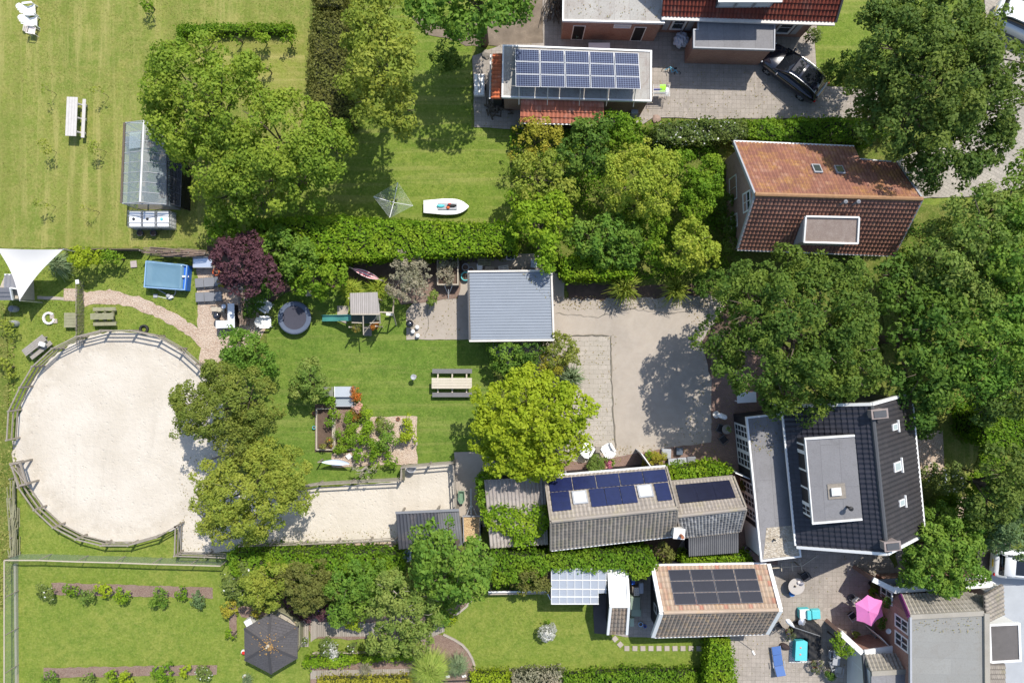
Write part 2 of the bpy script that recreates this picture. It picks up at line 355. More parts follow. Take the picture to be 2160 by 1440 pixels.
def hedge(name, label, poly, h, mat, leaf=.09, dens=1., group=None, cat='hedge', rough=.18, core=True, corec='hedgecore', base=0.):
    """clipped hedge: poly = outline of its top in photo pixels at height h"""
    P = [W(x, y, h) for x, y in poly]; t = thing(name, label, cat, (P[0].x, P[0].y, 0), group)
    xs = np.array([p.x for p in P]); ys = np.array([p.y for p in P]); pl = [(p.x, p.y) for p in P]
    area = 0.5 * abs(sum(pl[i][0] * pl[(i + 1) % len(pl)][1] - pl[(i + 1) % len(pl)][0] * pl[i][1] for i in range(len(pl))))
    n = int(area * 2.6 * dens * LEAFQ / (leaf * leaf))
    x = RNG.uniform(xs.min(), xs.max(), n * 3); y = RNG.uniform(ys.min(), ys.max(), n * 3)
    k = inside(x, y, pl); x = x[k][:n]; y = y[k][:n]
    def lump(x, y): return np.sin(x * 2.3 + y * .7) * np.sin(y * 2.9 + 1) * .5 + np.sin(x * 5.7 + 2 * y) * np.sin(y * 6.1) * .3 + np.sin(x * .9) * .4
    z = h + lump(x, y) * rough - RNG.random(len(x)) ** 2 * .22
    cs = [np.stack([x, y, z], 1)]; ns = [np.stack([RNG.normal(size=len(x)) * .6, RNG.normal(size=len(x)) * .6, np.full(len(x), .8)], 1)]
    for i in range(len(pl)):
        a = np.array(pl[i]); b = np.array(pl[(i + 1) % len(pl)]); Ls = np.linalg.norm(b - a); m = int(Ls * (h - base) * 1.8 * dens * LEAFQ / (leaf * leaf))
        if m < 1: continue
        u = RNG.random(m)[:, None]; q = a + (b - a) * u; nr = np.array([(b - a)[1], -(b - a)[0]]) / (Ls + 1e-9)
        zz = base + RNG.random(m) * (h - base); q = q + nr * (RNG.normal(size=m)[:, None] * .10 * (1 + rough)) + nr * (np.sin(zz * 3 + q[:, 0] * 3) * .08)[:, None]
        cs.append(np.column_stack([q, zz])); ns.append(np.column_stack([np.tile(nr, (m, 1)) * 1. * RNG.choice([1, 1], m)[:, None] + RNG.normal(size=(m, 2)) * .6, RNG.normal(size=m) * .5 + .3]))
    c = np.concatenate(cs); nn = np.concatenate(ns); N = len(c)
    lv = np.empty((N, 3)); lv[:, 0] = RNG.random(N); lv[:, 1] = np.clip((np.sin(c[:, 0] * 1.7) * np.sin(c[:, 1] * 2.1 + c[:, 0]) + .2) * .6 + RNG.normal(size=N) * .15, 0, 1); lv[:, 2] = RNG.random(N)
    card_mesh('foliage', c, nn, leaf * RNG.uniform(.6, 1.3, N), lv, mat, t)
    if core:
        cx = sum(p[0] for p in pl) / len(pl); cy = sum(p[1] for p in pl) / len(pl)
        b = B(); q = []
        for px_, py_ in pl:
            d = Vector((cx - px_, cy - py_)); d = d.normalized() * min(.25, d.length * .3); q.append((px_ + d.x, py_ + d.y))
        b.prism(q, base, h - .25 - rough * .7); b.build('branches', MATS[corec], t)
    return t
def spiky(name, label, px, py, r, h, mat, n=260, cat='plant', group=None, wid=.035, droop=.5, z0=0., parent=None, part='leaves', asp=None):
    """blades fanning out from a root and arching over"""
    c = W(px, py, z0); R_ = RM(r, h * .6); t = parent or thing(name, label, cat, (c.x, c.y, z0), group)
    b = B(); rows = []
    N = n; seg = 4; V = []; F = []; lv = []
    for i in range(N):
        a = random.uniform(0, 6.283); L = R_ * random.uniform(.55, 1.08); hh = h * random.uniform(.6, 1.05); o0 = Vector((random.uniform(-.15, .15) * R_, random.uniform(-.15, .15) * R_, 0))
        d = Vector((math.cos(a), math.sin(a), 0)); sd = Vector((-d.y, d.x, 0)); el = random.random()
        L *= (1 - .75 * el * el); k0 = len(V); rnd = (random.random(), random.random() ** 3, random.random())
        for j in range(seg + 1):
            u = j / seg; p = c + o0 + d * (L * u) + Vector((0, 0, z0 * 0 + hh * (math.sin(min(1, u * (1.15 + .3 * (1 - el))) * math.pi * .62)) * (1 - droop * u * u * (1 - el))))
            wd = wid * (1 - u * .85) * (1 if j else .6); V += [tuple(p - sd * wd), tuple(p + sd * wd)]
        for j in range(seg): F.append((k0 + 2 * j, k0 + 2 * j + 1, k0 + 2 * j + 3, k0 + 2 * j + 2)); lv.append(rnd)
    o0 = org(t); me = bpy.data.meshes.new(part); me.from_pydata([(x - o0.x, y - o0.y, z - o0.z) for x, y, z in V], [], F)
    at = me.attributes.new('lv', 'FLOAT_VECTOR', 'FACE'); at.data.foreach_set('vector', np.array(lv, dtype=np.float32).reshape(-1))
    link_mesh(part, me, mat, t); return t
# ---------------------------------------------------------------- roofs and walls
def tiled(p00, p10, p11, p01, tw=.25, tl=.33, amp=.032, step=.06, flatp=False, seg=4):
    """p00,p10 along the eave, p01,p11 along the ridge. Returns MB with real tile relief"""
    p00, p10, p11, p01 = map(Vector, (p00, p10, p11, p01)); b = B()
    wd = max((p10 - p00).length, (p11 - p01).length); ln = ((p01 - p00).length + (p11 - p10).length) / 2
    nc = max(1, round(wd / tw)); nr = max(1, round(ln / tl)); nrm = (p10 - p00).cross(p01 - p00).normalized()
    if nrm.z < 0: nrm = -nrm
    def P(u, v): return (p00 * (1 - u) + p10 * u) * (1 - v) + (p01 * (1 - u) + p11 * u) * v
    for r in range(nr):
        v0 = r / nr; v1 = min(1.0, (r + 1.12) / nr); k0 = len(b.v)
        for (v, off) in ((v0, step), (v1, 0.0)):
            for i in range(nc * seg + 1):
                ph = (i % seg) / seg
                a = (0 if flatp and ph > .01 else (-.4 * amp if flatp else amp * math.sin(ph * 2 * math.pi)))
                b.v.append(tuple(P(i / (nc * seg), v) + nrm * (a + off)))
        M_ = nc * seg + 1
        for i in range(nc * seg):
            b.uv[len(b.f)] = ((i / seg, r + .1), ((i + 1) / seg - 1e-3, r + .1), ((i + 1) / seg - 1e-3, r + .9), (i / seg, r + .9))
            b.f.append((k0 + i, k0 + i + 1, k0 + M_ + i + 1, k0 + M_ + i))
        # small riser under the tile edge
        k1 = len(b.v)
        for i in range(M_): b.v.append(tuple(P(i / (nc * seg), v0) - nrm * .03))
        for i in range(nc * seg): b.uv[len(b.f)] = ((i / seg, r + .1),) * 4; b.f.append((k1 + i, k1 + i + 1, k0 + i + 1, k0 + i))
    n = nrm * .035
    b.slab([p00 - n, p10 - n, p11 - n, p01 - n], .1)
    return b
def build_tiles(b, name, mat, parent, label=None):
    """keeps UVs even through the slab faces"""
    me = bpy.data.meshes.new(name); o0 = org(parent); me.from_pydata([(x - o0.x, y - o0.y, z - o0.z) for x, y, z in b.v], [], b.f)
    ul = me.uv_layers.new(name='UVMap')
    for fi, uv in b.uv.items():
        for k, li in enumerate(me.polygons[fi].loop_indices): ul.data[li].uv = uv[k]
    o = link_mesh(name, me, mat, parent)
    if label: o['label'] = label
    return o
def corr(p00, p10, p11, p01, pitch=.18, amp=.03, box=False):
    """corrugated / seamed sheet, ribs run from eave p00-p10 up to p01-p11"""
    p00, p10, p11, p01 = map(Vector, (p00, p10, p11, p01)); b = B(); wd = (p10 - p00).length; nc = max(2, round(wd / pitch)); seg = 6
    nrm = (p10 - p00).cross(p01 - p00).normalized(); nrm = -nrm if nrm.z < 0 else nrm
    rows = 2; M_ = nc * seg + 1
    for v in range(rows):
        for i in range(M_):
            ph = (i % seg) / seg; u = i / (nc * seg)
            a = (amp if ph < .3 else 0) if box else amp * math.sin(ph * 2 * math.pi)
            p = (p00 * (1 - u) + p10 * u) * (1 - v) + (p01 * (1 - u) + p11 * u) * v; b.v.append(tuple(p + nrm * a))
    for i in range(M_ - 1):
        b.uv[len(b.f)] = ((i / seg, 0), ((i + .99) / seg, 0), ((i + .99) / seg, .9), (i / seg, .9)); b.f.append((i, i + 1, M_ + i + 1, M_ + i))
    n = nrm * .05; b.slab([p00 - n, p10 - n, p11 - n, p01 - n], .03)
    return b
def inset(pts, d):
    n = len(pts); out = []
    A = sum(pts[i][0] * pts[(i + 1) % n][1] - pts[(i + 1) % n][0] * pts[i][1] for i in range(n)); sg = 1 if A > 0 else -1
    for i in range(n):
        p = Vector(pts[i][:2]); a = (p - Vector(pts[i - 1][:2])).normalized(); c = (Vector(pts[(i + 1) % n][:2]) - p).normalized()
        na = Vector((-a.y, a.x)) * sg; nc_ = Vector((-c.y, c.x)) * sg; m = (na + nc_); q = p + m * (d / max(.3, m.dot(na)) if m.length > 1e-6 else 0)
        out.append((q.x, q.y))
    return out
def rim(b, pts, z0, z1, wd):
    """parapet / trim ring along polygon pts (world xy), wd inwards"""
    q = inset(pts, wd); n = len(pts)
    for i in range(n):
        j = (i + 1) % n
        b.hexa([(pts[i][0], pts[i][1], z0), (pts[j][0], pts[j][1], z0), (q[j][0], q[j][1], z0), (q[i][0], q[i][1], z0)],
               [(pts[i][0], pts[i][1], z1), (pts[j][0], pts[j][1], z1), (q[j][0], q[j][1], z1), (q[i][0], q[i][1], z1)])
    return b
def wall_window(a, b_, z0, z1, parent, fm, gm, cols=2, rows=2, fw=.07, out=.04, name='window', mw=.035, label=None):
    """framed window on the wall line a->b_ (xy), from z0 to z1; outside is to the right of a->b_"""
    a = Vector((a[0], a[1], 0)); b_ = Vector((b_[0], b_[1], 0)); d = (b_ - a); L = d.length; d.normalize(); o = Vector((d.y, -d.x, 0)); f = B()
    def bar(u0, u1, v0, v1, t):
        c = [a + d * u + o * q + Vector((0, 0, v)) for (q, v) in ((-.02, v0), (-.02, v1)) for u in (u0, u1)]
        e = [p + o * (t + .02) for p in c]
        f.hexa([c[0], c[1], c[3], c[2]], [e[0], e[1], e[3], e[2]])
    bar(0, L, z0, z0 + fw, out); bar(0, L, z1 - fw, z1, out); bar(0, fw, z0 + fw, z1 - fw, out); bar(L - fw, L, z0 + fw, z1 - fw, out)
    for i in range(1, cols): bar(L * i / cols - mw / 2, L * i / cols + mw / 2, z0 + fw, z1 - fw, out * .8)
    for i in range(1, rows):
        z = z0 + (z1 - z0) * i / rows; bar(fw, L - fw, z - mw / 2, z + mw / 2, out * .6)
    fo = f.build(name, fm, parent, label=label)
    g = B(); p = [a + d * u + o * (out * .35) + Vector((0, 0, z)) for u, z in ((fw, z0 + fw), (L - fw, z0 + fw), (L - fw, z1 - fw), (fw, z1 - fw))]
    g.poly(p); g.build('pane', gm, fo); return fo
def onslope(P00, P10, P11, P01, u0, u1, v0, v1, lift, t=.04):
    """box of thickness t lifted off a slope, in slope uv"""
    P00, P10, P11, P01 = map(Vector, (P00, P10, P11, P01)); n = (P10 - P00).cross(P01 - P00).normalized(); n = -n if n.z < 0 else n
    def P(u, v): return (P00 * (1 - u) + P10 * u) * (1 - v) + (P01 * (1 - u) + P11 * u) * v
    q = [P(u0, v0), P(u1, v0), P(u1, v1), P(u0, v1)]
    return [p + n * lift for p in q], [p + n * (lift + t) for p in q]
def gable_walls(E, Rg, ze, ins, zr_drop=.12):
    """E four eave corners (world) a,b (side 1) c,d (side 2) going round, Rg ridge ends: r0 between d and a, r1 between b and c"""
    pass
# ---------------------------------------------------------------- material library
lawn_dry = grassmat('lawn_dry', (.225, .27, .052), (.165, .225, .038), (.29, .29, .08), .45, lines=.6)
lawn_mid = grassmat('lawn_mid', (.17, .25, .034), (.225, .28, .05), (.135, .215, .028), .3, lines=.35, linerot=1)
lawn_rich = grassmat('lawn_rich', (.135, .225, .032), (.18, .255, .042), (.105, .185, .026), .24, lines=.25, linerot=1)
lawn_bot = grassmat('lawn_bot', (.195, .262, .040), (.245, .285, .056), (.15, .225, .032), .34)
rough_grass = grassmat('rough_grass', (.13, .18, .03), (.09, .14, .022), (.19, .20, .05), .35)
soil = flat('soil', (.14, .095, .07), .95, .45, 2.5, bmp=.8, fine=18)
mulch = chipmat('mulch', (.30, .20, .155), (.20, .12, .09), (.40, .30, .24), 26)
chips = chipmat('chips', (.52, .40, .30), (.38, .26, .19), (.62, .52, .42), 15)
gravelm = chipmat('gravelm', (.48, .40, .33), (.30, .24, .20), (.6, .54, .46), 22)
peb = chipmat('peb', (.42, .36, .27), (.26, .21, .15), (.55, .5, .42), 9)
def sandmat():
    m, n, l, p = newmat('sand'); v = posn(n, l); a = noise(n, l, .35, 5, v, .6); f = noise(n, l, 3.2, 5, v, .7); g = noise(n, l, 11, 3, v, .8)
    tr = noise(n, l, .5, 4, posn(n, l, (1, .22, 1), -.7), .6, 1.5)
    o = mixc(n, l, ramp(n, l, a, .4, .65), (.555, .505, .43), (.49, .44, .365)); o = mixc(n, l, math_(n, l, 'MULTIPLY', ramp(n, l, tr, .56, .7), .3), o, (.38, .345, .285))
    o = mixc(n, l, math_(n, l, 'MULTIPLY', ramp(n, l, f, .6, .8), .5), o, (.34, .31, .255)); l.new(o, p.inputs['Base Color']); p.inputs['Roughness'].default_value = 1
    cx, cy = W(258, 921).xy; sp = n.new('ShaderNodeVectorMath'); sp.operation = 'DISTANCE'; l.new(posn(n, l), sp.inputs[0]); sp.inputs[1].default_value = (cx, cy, 0)
    ring = math_(n, l, 'MULTIPLY', ramp(n, l, math_(n, l, 'ABSOLUTE', math_(n, l, 'SUBTRACT', sp.outputs['Value'], 6.35)), .75, .1), ramp(n, l, noise(n, l, 1.4, 4, v, .7), .38, .6))
    src = p.inputs['Base Color'].links[0].from_socket; l.new(mixc(n, l, math_(n, l, 'MULTIPLY', ring, .5), src, (.41, .36, .29)), p.inputs['Base Color'])
    vo = n.new('ShaderNodeTexVoronoi'); vo.inputs['Scale'].default_value = 2.6; l.new(v, vo.inputs['Vector']); pit = ramp(n, l, vo.outputs['Distance'], .22, .08)
    h = math_(n, l, 'SUBTRACT', math_(n, l, 'ADD', f, math_(n, l, 'MULTIPLY', g, .5)), math_(n, l, 'MULTIPLY', pit, .4))
    bump(n, l, h, p, .9, .06); return m
sand = sandmat()
def concmat():
    m, n, l, p = newmat('concrete'); v = posn(n, l); a = noise(n, l, .25, 5, v, .65, .6); f = noise(n, l, 2.2, 6, v, .7); g = noise(n, l, 30, 3, v, .8)
    cr = n.new('ShaderNodeTexVoronoi'); cr.feature = 'DISTANCE_TO_EDGE'; cr.inputs['Scale'].default_value = .28; l.new(posn(n, l, (1, 1, 1), .3), cr.inputs['Vector'])
    o = mixc(n, l, ramp(n, l, a, .35, .65), (.40, .345, .285), (.31, .27, .225)); o = mixc(n, l, math_(n, l, 'MULTIPLY', ramp(n, l, f, .45, .75), .35), o, (.44, .40, .35)); o = mixc(n, l, math_(n, l, 'MULTIPLY', ramp(n, l, noise(n, l, .7, 6, v, .75, 1.), .58, .75), .4), o, (.26, .23, .195))
    o = mixc(n, l, math_(n, l, 'MULTIPLY', ramp(n, l, cr.outputs['Distance'], .012, .0), .0), o, (.16, .14, .11))
    o = mixc(n, l, math_(n, l, 'MULTIPLY', ramp(n, l, g, .5, .8), .35), o, (.24, .21, .18)); l.new(o, p.inputs['Base Color']); p.inputs['Roughness'].default_value = .9; bump(n, l, g, p, .4, .01); return m
concrete = concmat()
pavers = brickmat('pavers', (.42, .375, .32), (.36, .32, .27), (.28, .25, .205), .62, .32, 0, .016, offs=.5, dirt=(.33, .30, .25))
tiles30 = brickmat('tiles30', (.37, .325, .28), (.31, .275, .235), (.22, .195, .165), .30, .30, 0.02, .010, offs=0, dirt=(.22, .19, .16))
redbrickpave = brickmat('redbrickpave', (.30, .19, .15), (.23, .15, .12), (.12, .10, .08), .21, .075, .4, .008)
roadpave = brickmat('roadpave', (.40, .36, .30), (.31, .28, .235), (.20, .18, .15), .42, .22, .5, .012)
asph = flat('asph', (.10, .09, .085), .9, .3, 2, fine=30)
lightpave = flat('lightpave', (.38, .40, .42), .9, .2, 1, fine=16)
brick = brickmat('brickwall', (.36, .18, .125), (.28, .135, .10), (.42, .36, .30), .21, .065, ms=.008, vertical=True)
brickpink = brickmat('brickpink', (.42, .25, .20), (.34, .19, .155), (.40, .34, .30), .21, .065, ms=.008, vertical=True)
darkwood = flat('darkwood', (.022, .022, .026), .6, .3, 3)
white = flat('white', (.74, .74, .72), .45, .06, 2, bmp=0, fine=6)
whitewall = flat('whitewall', (.70, .69, .66), .7, .12, 1, bmp=.1)
whitedirty = flat('whitedirty', (.68, .64, .58), .6, .3, 2.5, bmp=.1)
plastic = plain('plastic', (.78, .78, .77), .35)
glass = plain('glass', (.03, .04, .05), .05, spec=.8)
skyglass = plain('skyglass', (.62, .66, .68), .12, spec=.8)
oldwood = None
def woodmat(name, c, c2, width=.12, rot=0, rough=.8, gapc=(.06, .05, .04)):
    m, n, l, p = newmat(name); v = posn(n, l, (1, 1, 1), rot); s = n.new('ShaderNodeSeparateXYZ'); l.new(v, s.inputs[0])
    q = math_(n, l, 'DIVIDE', s.outputs[0], width); fl = math_(n, l, 'FLOOR', q); wn = n.new('ShaderNodeTexWhiteNoise'); wn.noise_dimensions = '1D'; l.new(fl, wn.inputs['W'])
    gap = math_(n, l, 'GREATER_THAN', math_(n, l, 'ABSOLUTE', math_(n, l, 'SUBTRACT', math_(n, l, 'FRACT', q), .5)), .44)
    mp = n.new('ShaderNodeMapping'); l.new(v, mp.inputs[0]); mp.inputs['Scale'].default_value = (14, 1.2, 1); f = noise(n, l, 1.5, 4, mp.outputs[0], .7)
    o = mixc(n, l, wn.outputs[0], c, c2); o = mixc(n, l, math_(n, l, 'MULTIPLY', ramp(n, l, f, .4, .75), .55), o, tuple(x * .5 for x in c)); o = mixc(n, l, gap, o, gapc)
    l.new(o, p.inputs['Base Color']); p.inputs['Roughness'].default_value = rough; bump(n, l, f, p, .3, .01); return m
plankx = woodmat('plankx', (.34, .30, .25), (.27, .24, .20), .12, 0)
deckm = woodmat('deckm', (.36, .32, .27), (.26, .23, .19), .13, 0)
greywood = flat('greywood', (.33, .29, .24), .85, .4, 6, fine=25)
palewood = flat('palewood', (.48, .42, .33), .8, .25, 5)
mosswood = flat('mosswood', (.30, .29, .18), .85, .35, 4)
darkgrey = flat('darkgrey', (.075, .078, .085), .6, .2, 4)
midgrey = flat('midgrey', (.20, .205, .22), .6, .15, 4)
lightgrey = flat('lightgrey', (.36, .37, .39), .6, .15, 4)
black = flat('black', (.018, .018, .02), .6, .3, 4, bmp=.3)
metal = plain('metal', (.55, .56, .58), .35, .8)
galv = plain('galv', (.5, .5, .5), .4, .6)
bark = flat('bark', (.14, .11, .08), .9, .4, 6)
palebark = flat('palebark', (.42, .38, .32), .9, .3, 6)
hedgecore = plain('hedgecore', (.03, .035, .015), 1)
brownpot = flat('brownpot', (.36, .13, .06), .8, .2, 5)
orangepot = flat('orangepot', (.60, .12, .03), .6, .1, 5)
rubber = plain('rubber', (.02, .02, .022), .8)
turq = flat('turq', (.10, .52, .56), .6, .1, 5)
bluecush = flat('bluecush', (.07, .15, .38), .7, .15, 5)
greenpl = flat('greenpl', (.05, .16, .11), .5, .15, 5)
bitumen = brickmat('bitumen', (.23, .225, .23), (.205, .20, .205), (.15, .145, .15), 5, 1.0, 1.5, .012, dirt=(.16, .155, .155))
bitlight = brickmat('bitlight', (.40, .385, .35), (.36, .35, .32), (.28, .26, .24), 4, 1.0, 1.55, .012, dirt=(.24, .19, .16))
bitgrey = brickmat('bitgrey', (.25, .25, .232), (.225, .225, .21), (.22, .22, .21), 5, 1.0, 0.02, .012, dirt=(.21, .20, .18))
# roof tiles
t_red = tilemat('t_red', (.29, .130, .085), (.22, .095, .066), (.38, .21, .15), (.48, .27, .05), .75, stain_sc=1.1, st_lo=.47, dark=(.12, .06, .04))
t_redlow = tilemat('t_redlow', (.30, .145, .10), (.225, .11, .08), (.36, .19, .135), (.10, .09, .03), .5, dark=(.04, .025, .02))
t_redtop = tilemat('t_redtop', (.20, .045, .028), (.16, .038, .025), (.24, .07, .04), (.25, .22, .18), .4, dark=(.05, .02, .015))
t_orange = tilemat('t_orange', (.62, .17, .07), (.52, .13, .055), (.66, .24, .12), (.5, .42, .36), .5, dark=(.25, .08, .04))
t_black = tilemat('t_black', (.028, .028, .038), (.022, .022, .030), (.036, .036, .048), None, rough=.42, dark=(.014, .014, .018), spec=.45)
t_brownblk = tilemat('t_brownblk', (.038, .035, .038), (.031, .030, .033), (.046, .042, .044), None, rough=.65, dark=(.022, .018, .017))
t_greybarn = tilemat('t_greybarn', (.29, .255, .215), (.23, .20, .17), (.34, .30, .25), (.22, .22, .06), .5, joint_shade=.8, dark=(.09, .08, .07))
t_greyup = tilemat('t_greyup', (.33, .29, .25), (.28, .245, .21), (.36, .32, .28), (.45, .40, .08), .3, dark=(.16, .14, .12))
t_slate = tilemat('t_slate', (.30, .30, .29), (.15, .15, .15), (.45, .44, .42), (.35, .33, .30), .4, joint_shade=.8, dark=(.05, .05, .05))
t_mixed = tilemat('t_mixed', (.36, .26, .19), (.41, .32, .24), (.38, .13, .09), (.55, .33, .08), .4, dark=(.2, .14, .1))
t_lichen = tilemat('t_lichen', (.29, .225, .175), (.22, .19, .16), (.42, .30, .18), (.36, .30, .22), .8, joint_shade=.85, stain_sc=3, dark=(.04, .035, .03))
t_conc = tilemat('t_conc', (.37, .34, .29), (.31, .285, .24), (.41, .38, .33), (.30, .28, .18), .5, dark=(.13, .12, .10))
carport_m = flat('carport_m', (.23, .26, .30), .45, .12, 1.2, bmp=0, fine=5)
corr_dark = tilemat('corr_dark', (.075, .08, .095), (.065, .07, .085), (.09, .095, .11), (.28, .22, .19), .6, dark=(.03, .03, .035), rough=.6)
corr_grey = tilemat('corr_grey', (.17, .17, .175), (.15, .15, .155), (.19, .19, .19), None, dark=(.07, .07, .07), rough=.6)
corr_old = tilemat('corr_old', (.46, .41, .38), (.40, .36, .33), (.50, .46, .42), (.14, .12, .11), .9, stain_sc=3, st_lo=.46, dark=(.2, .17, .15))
pv_blue = cellmat('pv_blue', (.010, .016, .055), (.20, .25, .36), 10, 6, .045, (.75, .77, .8), .014)
pv_dark = cellmat('pv_dark', (.012, .018, .075), (.02, .025, .085), 12, 6, .02, None)
pv_black = cellmat('pv_black', (.013, .014, .022), (.03, .03, .045), 12, 10, .03, (.20, .20, .22), .012)
pv_navy = cellmat('pv_navy', (.012, .014, .035), (.016, .018, .04), 8, 6, .02, None)
# leaves
lf = {}
def LF(k, a, b, c, **kw): lf[k] = leafmat('leaf_' + k, a, b, c, **kw)
LF('maple', (.115, .20, .022), (.225, .325, .038), (.30, .355, .045))
LF('olive', (.16, .22, .032), (.27, .33, .05), (.33, .34, .055))
LF('willow', (.115, .165, .028), (.215, .26, .048), (.265, .275, .055))
LF('oak', (.055, .12, .022), (.125, .195, .032), (.19, .24, .036))
LF('oakR', (.055, .115, .026), (.125, .19, .038), (.18, .225, .042))
LF('green', (.07, .165, .024), (.155, .275, .038), (.22, .31, .045))
LF('deep', (.05, .12, .02), (.11, .20, .032), (.16, .235, .035))
LF('lime', (.22, .31, .018), (.33, .41, .028), (.32, .37, .025))
LF('hedge', (.11, .22, .014), (.23, .36, .022), (.30, .38, .03))
LF('hedge2', (.08, .18, .014), (.17, .29, .022), (.24, .33, .026))
LF('yellow', (.26, .27, .03), (.38, .37, .05), (.40, .32, .05))
LF('plum', (.045, .018, .026), (.10, .045, .055), (.13, .06, .07), tr=.2)
LF('brown', (.10, .11, .028), (.19, .19, .05), (.19, .22, .05))
LF('grey', (.22, .22, .14), (.36, .34, .24), (.42, .36, .28))
LF('greyg', (.10, .18, .030), (.20, .285, .06), (.28, .32, .08))
LF('blue', (.08, .145, .06), (.16, .24, .10), (.2, .27, .11))
LF('white', (.09, .15, .04), (.18, .23, .06), (.2, .24, .06), flower=(.85, .85, .82))
LF('petun', (.14, .18, .08), (.6, .58, .6), (.85, .82, .85), flower=(.85, .82, .85))
LF('orange', (.14, .18, .04), (.26, .26, .06), (.55, .12, .02), flower=(.75, .12, .02))
LF('pink', (.45, .12, .22), (.6, .2, .3), (.7, .35, .45))
LF('peach', (.6, .35, .3), (.7, .5, .42), (.6, .3, .25))
LF('violet', (.10, .14, .05), (.2, .22, .08), (.12, .04, .35), flower=(.15, .05, .45))
LF('bluegrass', (.13, .20, .10), (.22, .29, .15), (.3, .33, .18))
LF('tallgrass', (.20, .30, .05), (.34, .42, .09), (.4, .44, .12))
LF('lily', (.19, .28, .030), (.33, .40, .05), (.40, .41, .06))
# ---------------------------------------------------------------- ground
def jit(pts, j, step=14):
    out = []; n = len(pts)
    for i in range(n):
        a = Vector(pts[i]); b = Vector(pts[(i + 1) % n]); d = b - a; L = d.length; k = max(1, int(L / step)) if j else 1
        for q in range(k):
            p = a + d * (q / k)
            if j and -30 < p.x < 2190 and -30 < p.y < 1470: p = p + Vector((random.uniform(-j, j), random.uniform(-j, j)))
            out.append((p.x, p.y))
    return out
PZ = [0]
def patch(name, pts, z, mat, j=0, step=14):
    PZ[0] += 1; z = z * 1.5 + PZ[0] * .0012
    P = jit(pts, j, step); b = B(); b.poly([W(x, y, 0).xy.to_3d() + Vector((0, 0, z)) for x, y in P])
    o = b.build(name, mat); me = o.data
    if me.polygons[0].normal.z < 0: me.flip_normals()
    o['kind'] = 'structure'; return o
g = B(); g.poly([(-400, -400, 0), (400, -400, 0), (400, 400, 0), (-400, 400, 0)]); setp(g.build('ground', rough_grass), kind='structure')
L1 = [(-150, -100), (655, -100), (655, 300), (600, 470), (430, 520), (200, 522), (-150, 524)]
L2 = [(735, -80), (1140, -80), (1140, 92), (995, 100), (995, 268), (1100, 270), (1100, 470), (560, 475), (735, 260)]
L3 = [(572, 618), (620, 608), (700, 600), (735, 610), (740, 560), (840, 560), (857, 650), (857, 716), (1040, 716), (1040, 965), (960, 975), (845, 985), (845, 1013), (590, 1030), (470, 800), (560, 760)]
L4 = [(-150, 1030), (20, 1000), (60, 1070), (110, 1115), (210, 1142), (270, 1142), (365, 1108), (368, 1172), (500, 1178), (510, 1290), (655, 1345), (880, 1345), (880, 1378), (656, 1378), (650, 1520), (-150, 1520)]
L5 = [(925, 1333), (960, 1292), (1000, 1262), (1035, 1246), (1180, 1246), (1260, 1250), (1280, 1338), (1540, 1340), (1540, 1420), (1200, 1425), (1003, 1425), (1000, 1395), (985, 1368), (957, 1345)]
L6 = [(1715, -60), (2070, -60), (2060, 100), (1830, 240), (1760, 180), (1722, 180), (1718, 80)]
L7 = [(1930, 418), (2070, 418), (2050, 560), (1890, 570), (1880, 530)]
L8 = [(1985, 870), (2070, 870), (2060, 1060), (2040, 1075), (2005, 1050), (1985, 960)]
L9 = [(-150, 524), (440, 524), (440, 700), (430, 780), (415, 765), (330, 705), (240, 696), (150, 715), (100, 745), (60, 800), (36, 880), (33, 935), (-150, 935)]
patch('lawn', L1, .004, lawn_dry, 2); patch('lawn', L2, .004, lawn_mid, 2); patch('lawn', L3, .004, lawn_rich, 2); patch('lawn', L4, .004, lawn_bot, 2)
patch('lawn', L5, .004, lawn_bot, 1.5); patch('lawn', L6, .004, lawn_mid, 2); patch('lawn', L7, .004, lawn_bot, 3); patch('lawn', L8, .004, lawn_dry, 2); patch('lawn', L9, .004, lawn_bot, 2)
patch('lawn', [(2120, 1398), (2300, 1390), (2300, 1420), (2122, 1420)], .016, lawn_rich, 1)
patch('lawn', [(1540, 1430), (1900, 1418), (1900, 1500), (1540, 1500)], .012, lawn_bot, 3)
patch('lawn', [(385, 66), (640, 66), (648, 210), (560, 215), (385, 120)], .008, grassmat('lawn_rows', (.25, .285, .055), (.19, .25, .042), (.31, .30, .085), .38, lines=.7, linerot=1, lsc=1.4), 2)
# sand
circ = [(258 + 222 * math.cos(a), 921 + 222 * math.sin(a)) for a in [i * math.pi / 36 for i in range(72)]]
patch('sand', circ, .008, sand, 2.5, 9)
patch('sand', [(-150, 932), (60, 930), (60, 985), (-150, 972)], .006, sand, 3)
patch('sand', [(368, 1010), (460, 1000), (600, 1034), (845, 1014), (848, 986), (956, 976), (962, 1090), (850, 1165), (500, 1162), (385, 1168), (372, 1100)], .012, sand, 2)
patch('gravel', [(500, 1152), (850, 1142), (850, 1180), (500, 1190)], .016, chips, 2)
